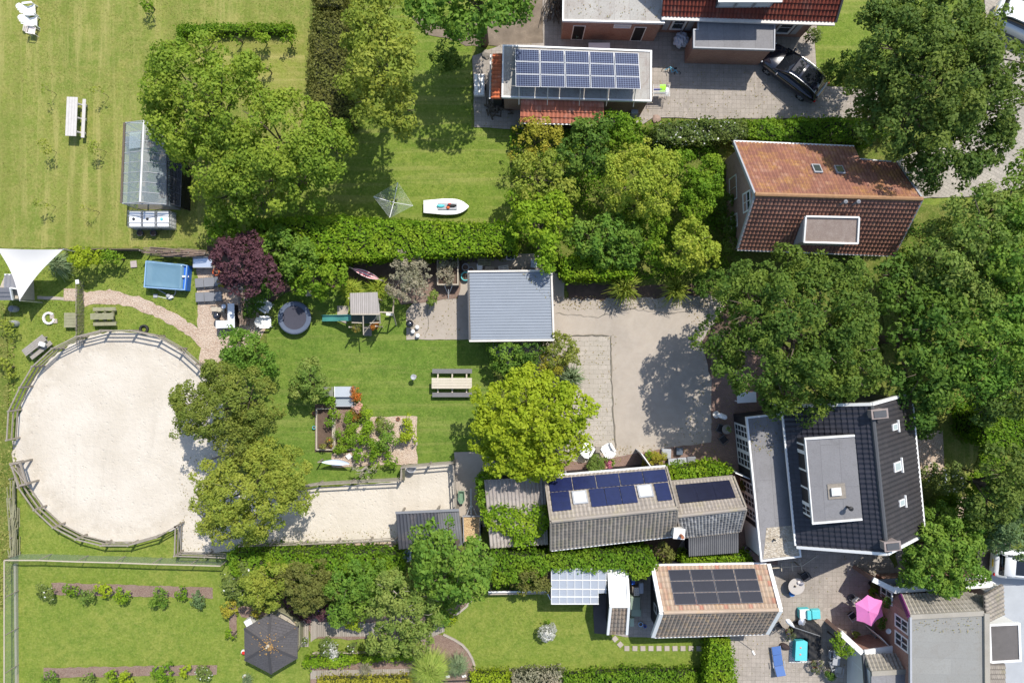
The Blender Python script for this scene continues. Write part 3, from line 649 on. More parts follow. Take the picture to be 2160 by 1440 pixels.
# paths and beds
CH = [(416, 545), (500, 545), (520, 620), (560, 690), (540, 730), (480, 740), (470, 800), (425, 795), (421, 765), (425, 735), (400, 708), (330, 668), (270, 645), (225, 640), (180, 645), (174, 616), (230, 611), (300, 628), (370, 660), (418, 692)]
patch('path', CH, .012, chips, 2.5, 8)
patch('path', [(134, 608), (163, 608), (163, 634), (134, 633)], .012, chips, 2)
patch('path', [(80, 624), (136, 627), (136, 633), (80, 631)], .014, concrete, .5)
patch('path', [(722, -80), (738, -80), (738, 262), (726, 262)], .012, gravelm, 3)
patch('gravel', [(862, 35), (960, 55), (1060, 40), (1150, -80), (1150, 95), (995, 100), (900, 72)], .008, flat('dirtpath', (.24, .19, .14), .95, .5, 1.5, fine=12), 4)
CONC = [(857, 716), (857, 655), (900, 615), (968, 612), (975, 535), (1190, 535), (1190, 628), (1510, 620), (1575, 640), (1600, 880), (1520, 945), (1225, 990), (1165, 985), (1165, 880), (1100, 800), (1040, 745), (1040, 716)]
patch('patio', CONC, .016, concrete, 1)
patch('patio', [(1196, 585), (1520, 590), (1520, 622), (1400, 628), (1260, 632), (1196, 630)], .02, soil, 4, 8)
patch('patio', [(1205, 712), (1286, 710), (1296, 945), (1180, 985), (1165, 960)], .02, pavers, .5)
patch('path', [(958, 952), (1035, 952), (1060, 1010), (1035, 1110), (962, 1110)], .02, concrete, 1)
patch('patio', [(1150, 968), (1230, 975), (1400, 945), (1500, 932), (1500, 700), (1640, 720), (1640, 1190), (1540, 1190), (1500, 1010), (1150, 1020)], .024, redbrickpave, 1)
patch('soil_bed', [(1480, 720), (1530, 640), (1600, 620), (1700, 880), (1560, 870), (1500, 800)], .022, soil, 3)
patch('patio', [(1410, 1100), (1660, 1100), (1700, 1170), (1700, 1200), (1380, 1200)], .022, tiles30, .5)
DRV = [(1145, -80), (1730, -80), (1722, 60), (1718, 90), (1724, 180), (1760, 184), (1900, 190), (1900, 248), (1500, 252), (1380, 248), (1335, 275), (1095, 275), (1000, 268), (997, 120), (1060, 95), (1145, 92)]
patch('driveway', DRV, .02, tiles30, 1)
patch('road', [(2075, -80), (2400, -80), (2400, 400), (2230, 380), (2060, 415), (1935, 418), (1890, 340), (2080, 250)], .02, roadpave, 1)
patch('patio', [(1330, 1165), (1935, 1150), (1960, 1500), (1540, 1500), (1540, 1345), (1320, 1342), (1285, 1335), (1285, 1230)], .018, tiles30, .5)
patch('patio', [(1250, 1255), (1285, 1250), (1290, 1336), (1253, 1334)], .024, asph, .5)
patch('driveway', [(2060, 1135), (2130, 1130), (2130, 1240), (2060, 1230)], .02, asph, 1)
patch('driveway', [(2090, 1205), (2400, 1190), (2400, 1440), (2100, 1440)], .022, lightpave, 1)
MUL = [[(110, 1227), (450, 1238), (450, 1260), (117, 1253)], [(94, 1407), (458, 1400), (458, 1421), (94, 1428)], [(484, 1279), (499, 1276), (499, 1344), (484, 1344)],
       [(870, 1330), (930, 1338), (957, 1349), (983, 1370), (999, 1395), (1002, 1500), (870, 1500)], [(940, 1300), (900, 1270), (985, 1230), (1000, 1262), (965, 1288)], [(655, 1378), (885, 1380), (885, 1500), (655, 1500)]]
for i, q in enumerate(MUL): patch('soil_bed', q, .012, mulch, 1.2, 9)
patch('soil_bed', [(500, 1280), (560, 1262), (800, 1270), (900, 1300), (880, 1350), (660, 1345), (640, 1300), (510, 1300)], .010, mulch, 2)
patch('path', [(656, 1303), (671, 1302), (672, 1310), (800, 1312), (800, 1340), (672, 1341), (656, 1352)], .018, deckm); patch('path', [(656, 1412), (880, 1408), (880, 1428), (656, 1430)], .018, deckm)
patch('path', [(624, 1300), (652, 1300), (652, 1362), (612, 1362)], .020, deckm); patch('path', [(905, 1325), (935, 1300), (938, 1330), (905, 1345)], .016, deckm)
patch('soil_bed', [(665, 852), (750, 852), (750, 952), (665, 952)], .012, soil, .5); patch('soil_bed', [(708, 862), (747, 862), (747, 950), (708, 950)], .018, mulch, .5)
patch('path', [(750, 905), (785, 878), (880, 877), (880, 978), (700, 985), (700, 955), (750, 952)], .012, chips, 2)
patch('gravel', [(735, 535), (975, 535), (968, 625), (900, 640), (850, 640), (800, 590), (735, 590)], .010, mulch, 4)
patch('patio', [(712, 645), (737, 645), (732, 682), (712, 675)], .016, concrete, .5)
patch('soil_bed', [(1080, 270), (1500, 260), (1900, 270), (1900, 300), (1530, 300), (1540, 600), (1200, 600), (1080, 480)], .006, rough_grass, 5)
patch('soil_bed', [(1870, 430), (2300, 430), (2300, 1140), (2070, 1150), (2050, 1060), (2070, 870), (1900, 870), (1890, 1200), (1850, 1100)], .003, rough_grass, 5)
patch('gravel', [(1925, 910), (1985, 905), (1990, 960), (1985, 1000), (1930, 1010)], .014, chips, 3); patch('gravel', [(1990, 1055), (2040, 1045), (2045, 1090), (1995, 1110)], .014, chips, 3)
patch('soil_bed', [(1000, 1150), (1450, 1120), (1400, 1200), (1000, 1240)], .012, soil, 4)
patch('soil_bed', [(440, 520), (580, 545), (980, 540), (980, 575), (620, 612), (560, 640), (500, 600), (440, 545)], .010, soil, 4)
patch('soil_bed', [(500, 1175), (870, 1165), (1010, 1200), (960, 1270), (900, 1300), (560, 1290), (490, 1270)], .008, rough_grass, 4)
patch('soil_bed', [(0, 640), (10, 640), (30, 1000), (38, 1180), (5, 1185), (-20, 1000)], .010, rough_grass, 3)
# grass and flat weeds: uncountable
EXC = [circ, CH, CONC, DRV] + MUL + [[(665, 852), (750, 852), (880, 877), (880, 978), (665, 978)], [(500, 1262), (900, 1262), (880, 1350), (620, 1370)], [(620, 1300), (660, 1300), (660, 1370), (620, 1370)]]
def tufts(name, poly, dens, mat, size=.026, hgt=.03):
    P = [W(x, y).xy for x, y in poly]; xs = [min(max(p.x, -36), 36) for p in P]; ys = [min(max(p.y, -25), 25) for p in P]
    A = (max(xs) - min(xs)) * (max(ys) - min(ys)); n = int(A * dens)
    x = RNG.uniform(min(xs), max(xs), n); y = RNG.uniform(min(ys), max(ys), n); k = inside(x, y, [(p.x, p.y) for p in P])
    for e in EXC: k &= ~inside(x, y, [tuple(W(a, b).xy) for a, b in e])
    q = noise_keep(x, y); k &= RNG.random(n) < q
    x, y = x[k], y[k]; n = len(x); c = np.column_stack([x, y, np.full(n, hgt * .6)]); nn = np.column_stack([RNG.normal(size=n), RNG.normal(size=n), RNG.normal(size=n) * .3 + .9])
    lv = RNG.random((n, 3)); lv[:, 1] **= 3
    o = card_mesh(name, c, nn, size * RNG.uniform(.5, 1.6, n), lv, mat, None, asp=2.2); o['kind'] = 'stuff'; return o
def noise_keep(x, y): return np.clip(.55 + .45 * np.sin(x * .8 + 1.3 * np.sin(y * .6)) * np.sin(y * .9 + np.sin(x * .5)), .15, 1)
LF('gr_dry', (.19, .21, .05), (.27, .28, .075), (.38, .34, .13), tr=.3); LF('gr_mid', (.11, .18, .03), (.18, .24, .045), (.26, .26, .07), tr=.3); LF('gr_rich', (.075, .145, .02), (.13, .20, .035), (.16, .22, .04), tr=.3)
tufts('grass', L1, 110, lf['gr_dry']); tufts('grass', L2, 90, lf['gr_mid']); tufts('grass', L3, 70, lf['gr_rich']); tufts('grass', L4, 90, lf['gr_mid']); tufts('grass', L5, 80, lf['gr_mid']); tufts('grass', L9, 110, lf['gr_mid'], .05)
tufts('grass', [(-60, 640), (30, 640), (38, 1180), (-60, 1500)], 120, lf['gr_dry'], .07, .15)

def undergrowth(poly, dens, leafk, hgt, leaf=.11):
    P = [tuple(W(x, y).xy) for x, y in poly]; xs = [p[0] for p in P]; ys = [p[1] for p in P]; A = (max(xs) - min(xs)) * (max(ys) - min(ys)); n = int(A * dens)
    x = RNG.uniform(min(xs), max(xs), n); y = RNG.uniform(min(ys), max(ys), n); k = inside(x, y, P); x, y = x[k], y[k]
    hh = hgt * (.45 + .55 * np.sin(x * 1.9 + 1.2 * np.sin(y * 1.3)) * np.sin(y * 2.2 + x)); k = RNG.random(len(x)) < np.clip(.3 + hh / hgt, 0, 1); x, y, hh = x[k], y[k], np.maximum(hh[k], .05)
    n = len(x); c = np.column_stack([x, y, .03 + hh * RNG.random(n) ** .5]); nn = np.column_stack([RNG.normal(size=n) * .8, RNG.normal(size=n) * .8, np.full(n, .9)]); lv = RNG.random((n, 3)); lv[:, 1] = np.clip(np.sin(x) * np.sin(y * 1.3), 0, 1) * .7
    setp(card_mesh('ground_cover', c, nn, leaf * RNG.uniform(.5, 1.3, n), lv, lf[leafk], None), kind='stuff')
undergrowth([(1075, 270), (1380, 265), (1530, 305), (1545, 560), (1400, 590), (1190, 590), (1085, 500)], 130, 'hedge2', .9)
undergrowth([(1900, 480), (2200, 430), (2200, 1130), (2080, 1140), (2055, 1060), (2075, 870), (1960, 870), (1880, 600)], 120, 'green', 1.0)
undergrowth([(490, 1195), (860, 1200), (1000, 1200), (960, 1260), (880, 1285), (700, 1272), (560, 1262), (500, 1262)], 130, 'hedge2', .7)
undergrowth([(560, 545), (730, 540), (735, 590), (640, 605), (580, 600)], 130, 'hedge2', .6)
undergrowth([(1905, 1040), (2060, 1080), (2060, 1160), (1930, 1140)], 130, 'green', .8)
undergrowth([(1000, 1190), (1160, 1190), (1150, 1245), (1000, 1245)], 130, 'hedge2', .8)
undergrowth([(1385, 255), (1900, 255), (1900, 298), (1385, 300)], 120, 'hedge2', .6)

def strip(name, pts, wpx, z, mat):
    out = []; back = []
    for i in range(len(pts)):
        a = Vector(pts[max(i - 1, 0)]); c = Vector(pts[min(i + 1, len(pts) - 1)]); d = (c - a).normalized(); nn = Vector((-d.y, d.x)); p = Vector(pts[i]); w_ = wpx * random.uniform(.5, 1.3) * (.3 if i in (0, len(pts) - 1) else 1)
        out.append(tuple(p + nn * w_ / 2)); back.append(tuple(p - nn * w_ / 2))
    patch(name, out + back[::-1], z, mat)
def wob(pts, j=2, st=9):
    o = []
    for a, c in zip(pts[:-1], pts[1:]):
        a, c = Vector(a), Vector(c); k = max(1, int((c - a).length / st))
        for q in range(k): p = a + (c - a) * q / k; o.append((p.x + random.uniform(-j, j), p.y + random.uniform(-j, j)))
    return o + [pts[-1]]
crackm = flat('crackm', (.22, .195, .15), .95, .4, 5)
strip('path_edge', wob([(1288, 706), (1290, 800), (1294, 880), (1299, 946)], 1.2), 2.6, .03, crackm); strip('path_edge', wob([(1205, 708), (1240, 706), (1286, 708)], 1.2), 2.6, .03, crackm)
strip('crack', wob([(1170, 660), (1260, 668), (1330, 650), (1420, 662), (1500, 640)], 2), .8, .03, crackm); strip('crack', wob([(900, 640), (905, 680), (895, 714)], 2), .8, .03, crackm)
LF('litter', (.20, .13, .06), (.34, .24, .10), (.16, .20, .05), tr=.1)
def litter(poly, n, mat='litter', sz=.045):
    P = [tuple(W(x, y).xy) for x, y in poly]; xs = [p[0] for p in P]; ys = [p[1] for p in P]; x = RNG.uniform(min(xs), max(xs), n * 2); y = RNG.uniform(min(ys), max(ys), n * 2); k = inside(x, y, P); x, y = x[k][:n], y[k][:n]; m_ = len(x)
    setp(card_mesh('leaf_litter', np.column_stack([x, y, np.full(m_, .085)]), RNG.normal(size=(m_, 3)) * .35 + np.array([0, 0, 1.]), sz * RNG.uniform(.5, 1.4, m_), RNG.random((m_, 3)), lf[mat], None), kind='stuff')
def rooflitter(poly, z, n):
    P = [tuple(W(x, y, z).xy) for x, y in poly]; xs = [p[0] for p in P]; ys = [p[1] for p in P]; x = RNG.uniform(min(xs), max(xs), n * 2); y = RNG.uniform(min(ys), max(ys), n * 2); k = inside(x, y, P); x, y = x[k][:n], y[k][:n]; m_ = len(x)
    setp(card_mesh('leaf_litter', np.column_stack([x, y, np.full(m_, z + .03)]), RNG.normal(size=(m_, 3)) * .3 + np.array([0, 0, 1.]), .05 * RNG.uniform(.4, 1.3, m_), RNG.random((m_, 3)), lf['litter'], None), kind='stuff')
rooflitter([(1578, 884), (1648, 876), (1655, 960), (1585, 960)], 2.96, 160); rooflitter([(1925, 1310), (2070, 1300), (2075, 1335), (1925, 1330)], 4.6, 90); rooflitter([(1192, 2), (1390, 2), (1396, 40), (1192, 38)], 2.91, 90); rooflitter([(1100, 575), (1160, 575), (1162, 640), (1130, 610)], 2.56, 60)
litter([(1440, 625), (1600, 640), (1600, 950), (1400, 960), (1480, 800)], 900); litter([(1180, 625), (1500, 618), (1500, 650), (1180, 655)], 500); litter([(1180, 945), (1510, 930), (1510, 960), (1180, 990)], 350); litter([(1205, 705), (1300, 705), (1300, 960), (1205, 960)], 260)
litter([(1000, 100), (1145, 92), (1900, 190), (1900, 250), (1335, 272), (1000, 268)], 900); litter([(1540, 1170), (1900, 1160), (1900, 1420), (1560, 1420)], 450); litter([(380, 960), (470, 960), (470, 1160), (380, 1160)], 350); litter([(500, 1120), (850, 1110), (850, 1160), (500, 1165)], 300); litter([(855, 655), (975, 615), (985, 716), (857, 716)], 120)
# ---------------------------------------------------------------- buildings
def flatroof_house(root, pts, z, wallm, roofm, trimm, over=.15, trim=.10, lip=.06, wall=True, name='wall'):
    P = [W(x, y, z) for x, y in pts]; xy = [(p.x, p.y) for p in P]
    if wall: B().prism(inset(xy, over), -.05, z - .14).build(name, wallm, root)
    b = B().slab([(x, y, z) for x, y in inset(xy, .02)], .13); r = b.build('roof', roofm, root)
    t = B(); rim(t, xy, z - .16, z + lip, trim); t.build('roof_trim', trimm, root); return xy
def pv(root, mat, q, nx, ny, gap=.02, lift=.07, frame=None, name='solar_panel', u0=0, u1=1, v0=0, v1=1):
    """q: 4 corners (slope) ; nx*ny separate panels"""
    for j in range(ny):
        for i in range(nx):
            du = (u1 - u0) / nx; dv = (v1 - v0) / ny
            lo, hi = onslope(*q, u0 + i * du + gap * .3, u0 + (i + 1) * du - gap * .3, v0 + j * dv + gap * .5, v0 + (j + 1) * dv - gap * .5, lift, .04)
            b = B().hexa(lo, hi); b.uv = {1: ((0, 0), (1, 0), (1, 1), (0, 1))}
            me = bpy.data.meshes.new(name); o0 = org(root); me.from_pydata([(x - o0.x, y - o0.y, z - o0.z) for x, y, z in b.v], [], b.f)
            ul = me.uv_layers.new(name='UVMap')
            for k, li in enumerate(me.polygons[1].loop_indices): ul.data[li].uv = b.uv[1][k]
            link_mesh(name, me, mat, root)
def skylight(root, q, u0, u1, v0, v1, mat=None, lift=.06, fr=None, name='skylight', fw=.012):
    lo, hi = onslope(*q, u0, u1, v0, v1, lift, .08); fo = B().hexa(lo, hi).build(name, fr or lightgrey, root)
    a = .12; lo, hi = onslope(*q, u0 + (u1 - u0) * a, u1 - (u1 - u0) * a, v0 + (v1 - v0) * a, v1 - (v1 - v0) * a, lift + .081, .012); B().hexa(lo, hi).build('pane', mat or skyglass, fo)
def solid(root, name, mat, foot, eave, ridge, zb=-.05):
    """closed gabled block: foot 4 xy (A0,A1,C1,C0), eave heights, ridge two points"""
    f = [Vector((p[0], p[1], zb)) for p in foot]; e = [Vector((p[0], p[1], z)) for p, z in zip(foot, eave)]
    b = B(); b.add(f + e + [Vector(ridge[0]), Vector(ridge[1])], [(3, 2, 1, 0), (0, 1, 5, 4), (1, 2, 6, 9, 5), (2, 3, 7, 6), (3, 0, 4, 8, 7), (4, 5, 9, 8), (7, 8, 9, 6)])
    return b.build(name, mat, root)
def gabled(root, A0, A1, C1, C0, R0, R1, wallm, tA, tC, ov=.25, ovg=.2, tw=.25, tl=.33, barge=None, bw=.12, ridgem=None, wall=True, flatp=False, amp=.032, eavetrim=None, stepC=.10):
    A0, A1, C1, C0, R0, R1 = [W(*p) for p in (A0, A1, C1, C0, R0, R1)]
    build_tiles(tiled(A0, A1, R1, R0, tw, tl, amp, flatp=flatp), 'roof', tA, root); build_tiles(tiled(C1, C0, R0, R1, tw, tl, amp, stepC, flatp=flatp), 'roof', tC, root)
    foot = inset([(p.x, p.y) for p in (A0, A1, C1, C0)], ov); ca = Vector(foot[0]); 
    if wall:
        d = (R1 - R0).normalized(); r0 = R0 + d * ov; r1 = R1 - d * ov
        solid(root, 'wall', wallm, foot, [A0.z - .02, A1.z - .02, C1.z - .02, C0.z - .02], [r0 - Vector((0, 0, .22)), r1 - Vector((0, 0, .22))])
    b = B(); b.tube([R0 + Vector((0, 0, .03)), R1 + Vector((0, 0, .03))], .13, 8); ridge = b.build('ridge', ridgem or tA, root)
    if barge:
        for a, c in ((A0, R0), (C0, R0), (A1, R1), (C1, R1)):
            out = ((R0 - R1) if c is R0 else (R1 - R0)).normalized() * bw * .5
            B().beam(a + out + Vector((0, 0, -.02)), c + out + Vector((0, 0, .0)), bw, .24).build('barge_board', barge, root)
    if eavetrim:
        for a, c, s in ((A0, A1, 1), (C0, C1, -1)):
            d = (c - a).normalized(); o = Vector((d.y, -d.x, 0)); o = o if o.dot(a - R0) > 0 else -o
            B().beam(a + o * .07 - Vector((0, 0, .05)), c + o * .07 - Vector((0, 0, .05)), .13, .11).build('gutter', eavetrim, root)
    return dict(A=(A0, A1, R1, R0), C=(C0, C1, R1, R0), foot=foot)
def chimney(root, c, sx, sy, z0, z1, rz, mat, name='chimney'):
    b = B(); b.box(c.x, c.y, (z0 + z1) / 2, sx, sy, z1 - z0, rz); b.box(c.x, c.y, z1 + .03, sx + .12, sy + .12, .06, rz)
    return b.build(name, mat, root)
# --- dark house ---------------------------------------------------------------
ce = W(1790, 1010); HD = thing('house', 'black tiled house with flat roofed dormer and long grey flat roofed extension beside the driveway', 'house', (ce.x, ce.y, 0))
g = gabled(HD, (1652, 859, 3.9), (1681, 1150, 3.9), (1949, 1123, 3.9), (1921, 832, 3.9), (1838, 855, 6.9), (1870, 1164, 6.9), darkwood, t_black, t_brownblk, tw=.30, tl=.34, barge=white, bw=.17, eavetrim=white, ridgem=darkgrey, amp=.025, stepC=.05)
qa = g['A']; qc = g['C']
# dormer
dz = [W(1697, 925, 5.5), W(1803, 918, 6.3), W(1819, 1094, 6.3), W(1713, 1103, 5.5)]
b = B(); low = [Vector((p.x, p.y, 3.9)) for p in dz]; ins = inset([(p.x, p.y) for p in dz], .12)
fr_ = [(dz[0].x + .03, ins[0][1]), ins[1], ins[2], (dz[3].x + .03, ins[3][1])]
b.hexa([(x, y, 4.0) for x, y in fr_], [(x, y, d.z - .13) for (x, y), d in zip(fr_, dz)]); dm = b.build('dormer', darkwood, HD); ins = fr_
B().slab([p for p in dz], .14).build('dormer_roof', bitumen, dm)
b = B(); dq = [Vector(p) for p in dz]
for i, j in ((0, 1), (2, 3)): b.beam(dq[i] + Vector((0, 0, -.03)), dq[j] + Vector((0, 0, -.03)), .12, .22)
b.beam(dq[3] + Vector((.03, 0, -.01)), dq[0] + Vector((.03, 0, -.01)), .06, .14)
b.build('trim', white, dm)
f0, f1 = Vector(ins[0]), Vector(ins[3])
for u0, u1, cs in ((.05, .16, 1), (.16, .40, 1), (.60, .82, 1), (.82, .97, 2)):
    a = f0 + (f1 - f0) * u0; c = f0 + (f1 - f0) * u1
    wall_window(c, a, 4.05, 5.38, HD, white, glass, cs, 2 if cs == 2 else 1, fw=.11, out=.07)
lo, hi = onslope(dz[0], dz[3], dz[2], dz[1], .555, .735, .37, .72, .02, .03); B().hexa(lo, hi).build('skylight_curb', greywood, dm)
lo, hi = onslope(dz[0], dz[3], dz[2], dz[1], .60, .69, .44, .63, .05, .14); sk = B().hexa(lo, hi).build('skylight', white, dm)
lo, hi = onslope(dz[0], dz[3], dz[2], dz[1], .613, .677, .46, .61, .191, .01); B().hexa(lo, hi).build('pane', skyglass, sk)
c = W(1790, 1070, 6.3); b = B(); b.tube([(c.x, c.y, 6.1), (c.x, c.y, 6.55)], .07); b.lathe([(.02, .62), (.14, .58), (.14, .5), (.05, .48)], (c.x, c.y, 6.05), 10); b.build('vent_pipe', black, HD)
for u0, u1, v0, v1 in ((.165, .21, .46, .58), (.43, .495, .47, .64), (.695, .74, .47, .60)):
    skylight(HD, qc, u0, u1, v0, v1, plain('sg%d' % int(u0 * 1000), (.36, .42, .42), .15), fr=white, lift=.03)
    lo, hi = onslope(*qc, u0 - .02, u1 + .02, v0 - .035, v0 - .012, .05, .1); B().hexa(lo, hi).build('sill', white, HD)
rzd = math.atan2((qa[2] - qa[3]).y, (qa[2] - qa[3]).x)
for px, py in ((1853, 872), (1880, 1150)):
    c = W(px, py, 7.2); o = chimney(HD, c, .45, .85, 5.6, 7.3, rzd, flat('chimneycap%d' % px, (.30, .25, .23), .8, .3, 4)); b = B()
    b.box(c.x, c.y, 7.39, .38, .72, .05, rzd); b.build('cap', darkgrey, o)
# extension
xyE = [(W(x, y, 2.95).x, W(x, y, 2.95).y) for x, y in ((1573, 879), (1653, 870), (1690, 1174), (1604, 1184))]
EXT = HD
wl = B().prism(inset(xyE, .12), -.05, 2.8).build('extension_wall', darkwood, HD)
B().slab([(x, y, 2.95) for x, y in inset(xyE, .02)], .13).build('extension_roof', bitumen, HD)
t = B(); rim(t, xyE, 2.78, 3.02, .11); t.build('roof_trim', white, HD)
qe = [W(1617, 1113, 2.96), W(1677, 1107, 2.96), W(1686, 1170, 2.96), W(1610, 1178, 2.96)]
B().slab(qe, .012).build('gravel_bed', peb, HD)
c = W(1632, 1137, 2.96); B().tube([(c.x, c.y, 2.9), (c.x, c.y, 3.2)], .06).build('vent_pipe', black, HD)
ie = inset(xyE, .12); f0, f1 = Vector(ie[0]), Vector(ie[3])
for u0, u1, cs, rs in ((.06, .16, 2, 4), (.16, .26, 2, 4), (.26, .375, 2, 4), (.475, .57, 2, 4), (.57, .665, 2, 4), (.665, .75, 2, 4)):
    a = f0 + (f1 - f0) * u0; c = f0 + (f1 - f0) * u1; wall_window(c, a, .15, 2.62, HD, white, glass, cs, rs, fw=.12, out=.05, mw=.06)
a = f0 + (f1 - f0) * .79; c = f0 + (f1 - f0) * .985; d = (f1 - f0).normalized(); nn = Vector((-d.y, d.x)) * -1
b = B(); b.beam((a.x + nn.x * .03, a.y + nn.y * .03, 1.35), (c.x + nn.x * .03, c.y + nn.y * .03, 1.35), .06, 2.4); b.build('garage_door', whitewall, HD)
a = f0 + (f1 - f0) * .445; e = a + Vector((-1, .42)) * .95; b = B(); b.beam((a.x, a.y, 1.15), (e.x, e.y, 1.15), .06, 2.1); dd = b.build('door', white, HD)
# downpipes / trellis at the lower gable: a row of short bars on the wall
b = B(); p0 = W(1500, 1195, 0)
# --- red roofed house ---------------------------------------------------------
ce = W(1740, 420); HR = thing('house', 'pink brick house with mottled red tiled roof and small flat roofed dormer', 'house', (ce.x, ce.y, 0))
A0, A1, R1, R0 = W(1548, 300, 3), W(1802, 311, 3), W(1849, 417, 6.3), W(1592, 410, 6.3)
B0, B1, S1 = W(1814, 338, 3.83), W(1894, 345, 3.83), W(1945, 420, 6.3); C0, C1 = W(1556, 524, 3), W(1886, 537, 3)
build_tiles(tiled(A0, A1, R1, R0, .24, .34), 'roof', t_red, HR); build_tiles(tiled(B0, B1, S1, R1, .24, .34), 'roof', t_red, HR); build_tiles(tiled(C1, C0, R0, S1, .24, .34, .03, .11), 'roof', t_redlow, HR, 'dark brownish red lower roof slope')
b = B().tube([R0 + Vector((0, 0, .02)), S1 + Vector((0, 0, .02))], .14, 8); b.build('ridge', t_orange if 0 else flat('ridgem', (.36, .20, .10), .8, .35, 5), HR)
foot = inset([(p.x, p.y) for p in (A0, B1, C1, C0)], .32)
solid(HR, 'wall', brickpink, foot, [2.95, 3.4, 2.95, 2.95], [R0 + Vector((.35, 0, -.25)), S1 + Vector((-.35, 0, -.25))])
for a, c in ((A0, R0), (C0, R0), (B1, S1), (C1, S1)): B().beam(a + Vector((0, 0, -.05)), c + Vector((0, 0, -.03)), .10, .22).build('barge_board', lightgrey, HR)
for a, c, s in ((A0, A1, 1), (B0, B1, 1), (C0, C1, -1)): B().beam(a + Vector((0, .07 * s, -.06)), c + Vector((0, .07 * s, -.06)), .12, .1).build('gutter', white, HR)
q = (A0, A1, R1, R0); skylight(HR, q, .565, .635, .42, .58, glass); skylight(HR, q, .75, .82, .43, .58, glass)
for px in (1780, 1807):
    c = W(px, 427, 6.4); B().tube([(c.x, c.y, 5.7), (c.x, c.y, 6.6)], .07).lathe([(.09, 0), (.12, .02), (.12, .1), (.02, .14)], (c.x, c.y, 6.55), 12).build('vent_pipe', midgrey, HR)
dz = [W(1699, 457, 5.7), W(1811, 459, 5.7), W(1808, 514, 5.2), W(1695, 511, 5.2)]
ins = inset([(p.x, p.y) for p in dz], .1); b = B().hexa([(x, y, 3.2) for x, y in ins], [(x, y, d.z - .15) for (x, y), d in zip(ins, dz)]); dm = b.build('dormer', lightgrey, HR)
B().slab(dz, .12).build('dormer_roof', flat('dorm_r', (.26, .20, .17), .9, .35, 3, c2=(.36, .30, .26)), dm)
b = B(); 
for i in range(4): b.beam(dz[i], dz[(i + 1) % 4], .10, .2)
b.build('trim', white, dm)
fa, fb = Vector(foot[0]), Vector(foot[3])
def gw(y0, y1, z0, z1, **k):
    dd = fb - fa
    a = fa + dd * ((y0 - fa.y) / dd.y); c = fa + dd * ((y1 - fa.y) / dd.y); wall_window(c, a, z0, z1, HR, white, glass, fw=.09, out=.05, **k)
gw(10.9, 9.3, .8, 2.3, cols=2, rows=1); gw(9.35, 8.1, 3.35, 4.7, cols=2, rows=2); gw(8.4, 7.5, .9, 2.2, cols=2, rows=1)
# --- long barn ---------------------------------------------------------------
ce = W(1290, 1070); HB = thing('barn', 'long grey tiled outbuilding with blue solar panels and two white skylights', 'barn', (ce.x, ce.y, 0))
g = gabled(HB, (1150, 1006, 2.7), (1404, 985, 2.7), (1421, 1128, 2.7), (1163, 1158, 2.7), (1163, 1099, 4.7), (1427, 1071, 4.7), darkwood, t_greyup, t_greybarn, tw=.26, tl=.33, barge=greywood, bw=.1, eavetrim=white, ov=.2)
q = g['A']; pv(HB, pv_dark, q, 5, 1, u0=.02, u1=.99, v0=.06, v1=.375, gap=.012)
pv(HB, pv_dark, q, 1, 1, u0=.02, u1=.175, v0=.38, v1=.81, gap=.006); pv(HB, pv_dark, q, 3, 1, u0=.335, u1=.71, v0=.38, v1=.80, gap=.008); pv(HB, pv_dark, q, 1, 1, u0=.865, u1=.985, v0=.39, v1=.82, gap=.01)
skylight(HB, q, .195, .315, .40, .70, plain('sky_w', (.85, .86, .86), .3)); skylight(HB, q, .725, .845, .40, .70, MATS['sky_w'])
f = [Vector(p) for p in g['foot']]; dd = f[1] - f[0]
for u0, u1 in ((.015, .18), (.38, .5)):
    a = f[0] + dd * u0; c = f[0] + dd * u1; wall_window(a, c, .1, 2.3, HB, white, glass, 3, 2, fw=.12, mw=.08)
a = f[0] + dd * .93; bb = a + Vector((-.75, 1.05)); b = B().beam((a.x, a.y, 1.1), (bb.x, bb.y, 1.1), .06, 2.0); b.build('door', white, HB)
# --- small barn ---------------------------------------------------------------
ce = W(1500, 1070); HS = thing('shed', 'small mossy tiled shed with one black solar array and corrugated lean-to beside the house extension', 'shed', (ce.x, ce.y, 0))
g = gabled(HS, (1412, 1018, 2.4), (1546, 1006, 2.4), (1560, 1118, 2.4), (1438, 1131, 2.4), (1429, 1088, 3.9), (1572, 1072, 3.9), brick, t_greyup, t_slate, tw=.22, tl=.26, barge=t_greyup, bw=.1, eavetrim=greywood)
pv(HS, pv_navy, g['A'], 3, 1, u0=.08, u1=.92, v0=.1, v1=.66, gap=.004)
b = corr(W(1453, 1173, 1.9), W(1558, 1165, 1.9), W(1558, 1121, 2.35), W(1452, 1131, 2.35), .13, .025); build_tiles(b, 'lean_to_roof', corr_grey, HS)
P = [W(1458, 1168, 1.8), W(1555, 1161, 1.8), W(1555, 1122, 1.8), W(1456, 1131, 1.8)]; B().prism([(p.x, p.y) for p in P], 0, 1.78).build('lean_to_wall', darkwood, HS)
c = W(1430, 1122, 3.6); o = chimney(HS, c, .6, .55, 0, 3.9, -.1, whitewall); B().tube([(c.x + .1, c.y - .1, 3.9), (c.x + .1, c.y - .1, 4.4)], .11).build('chimney_pot', brownpot, o)
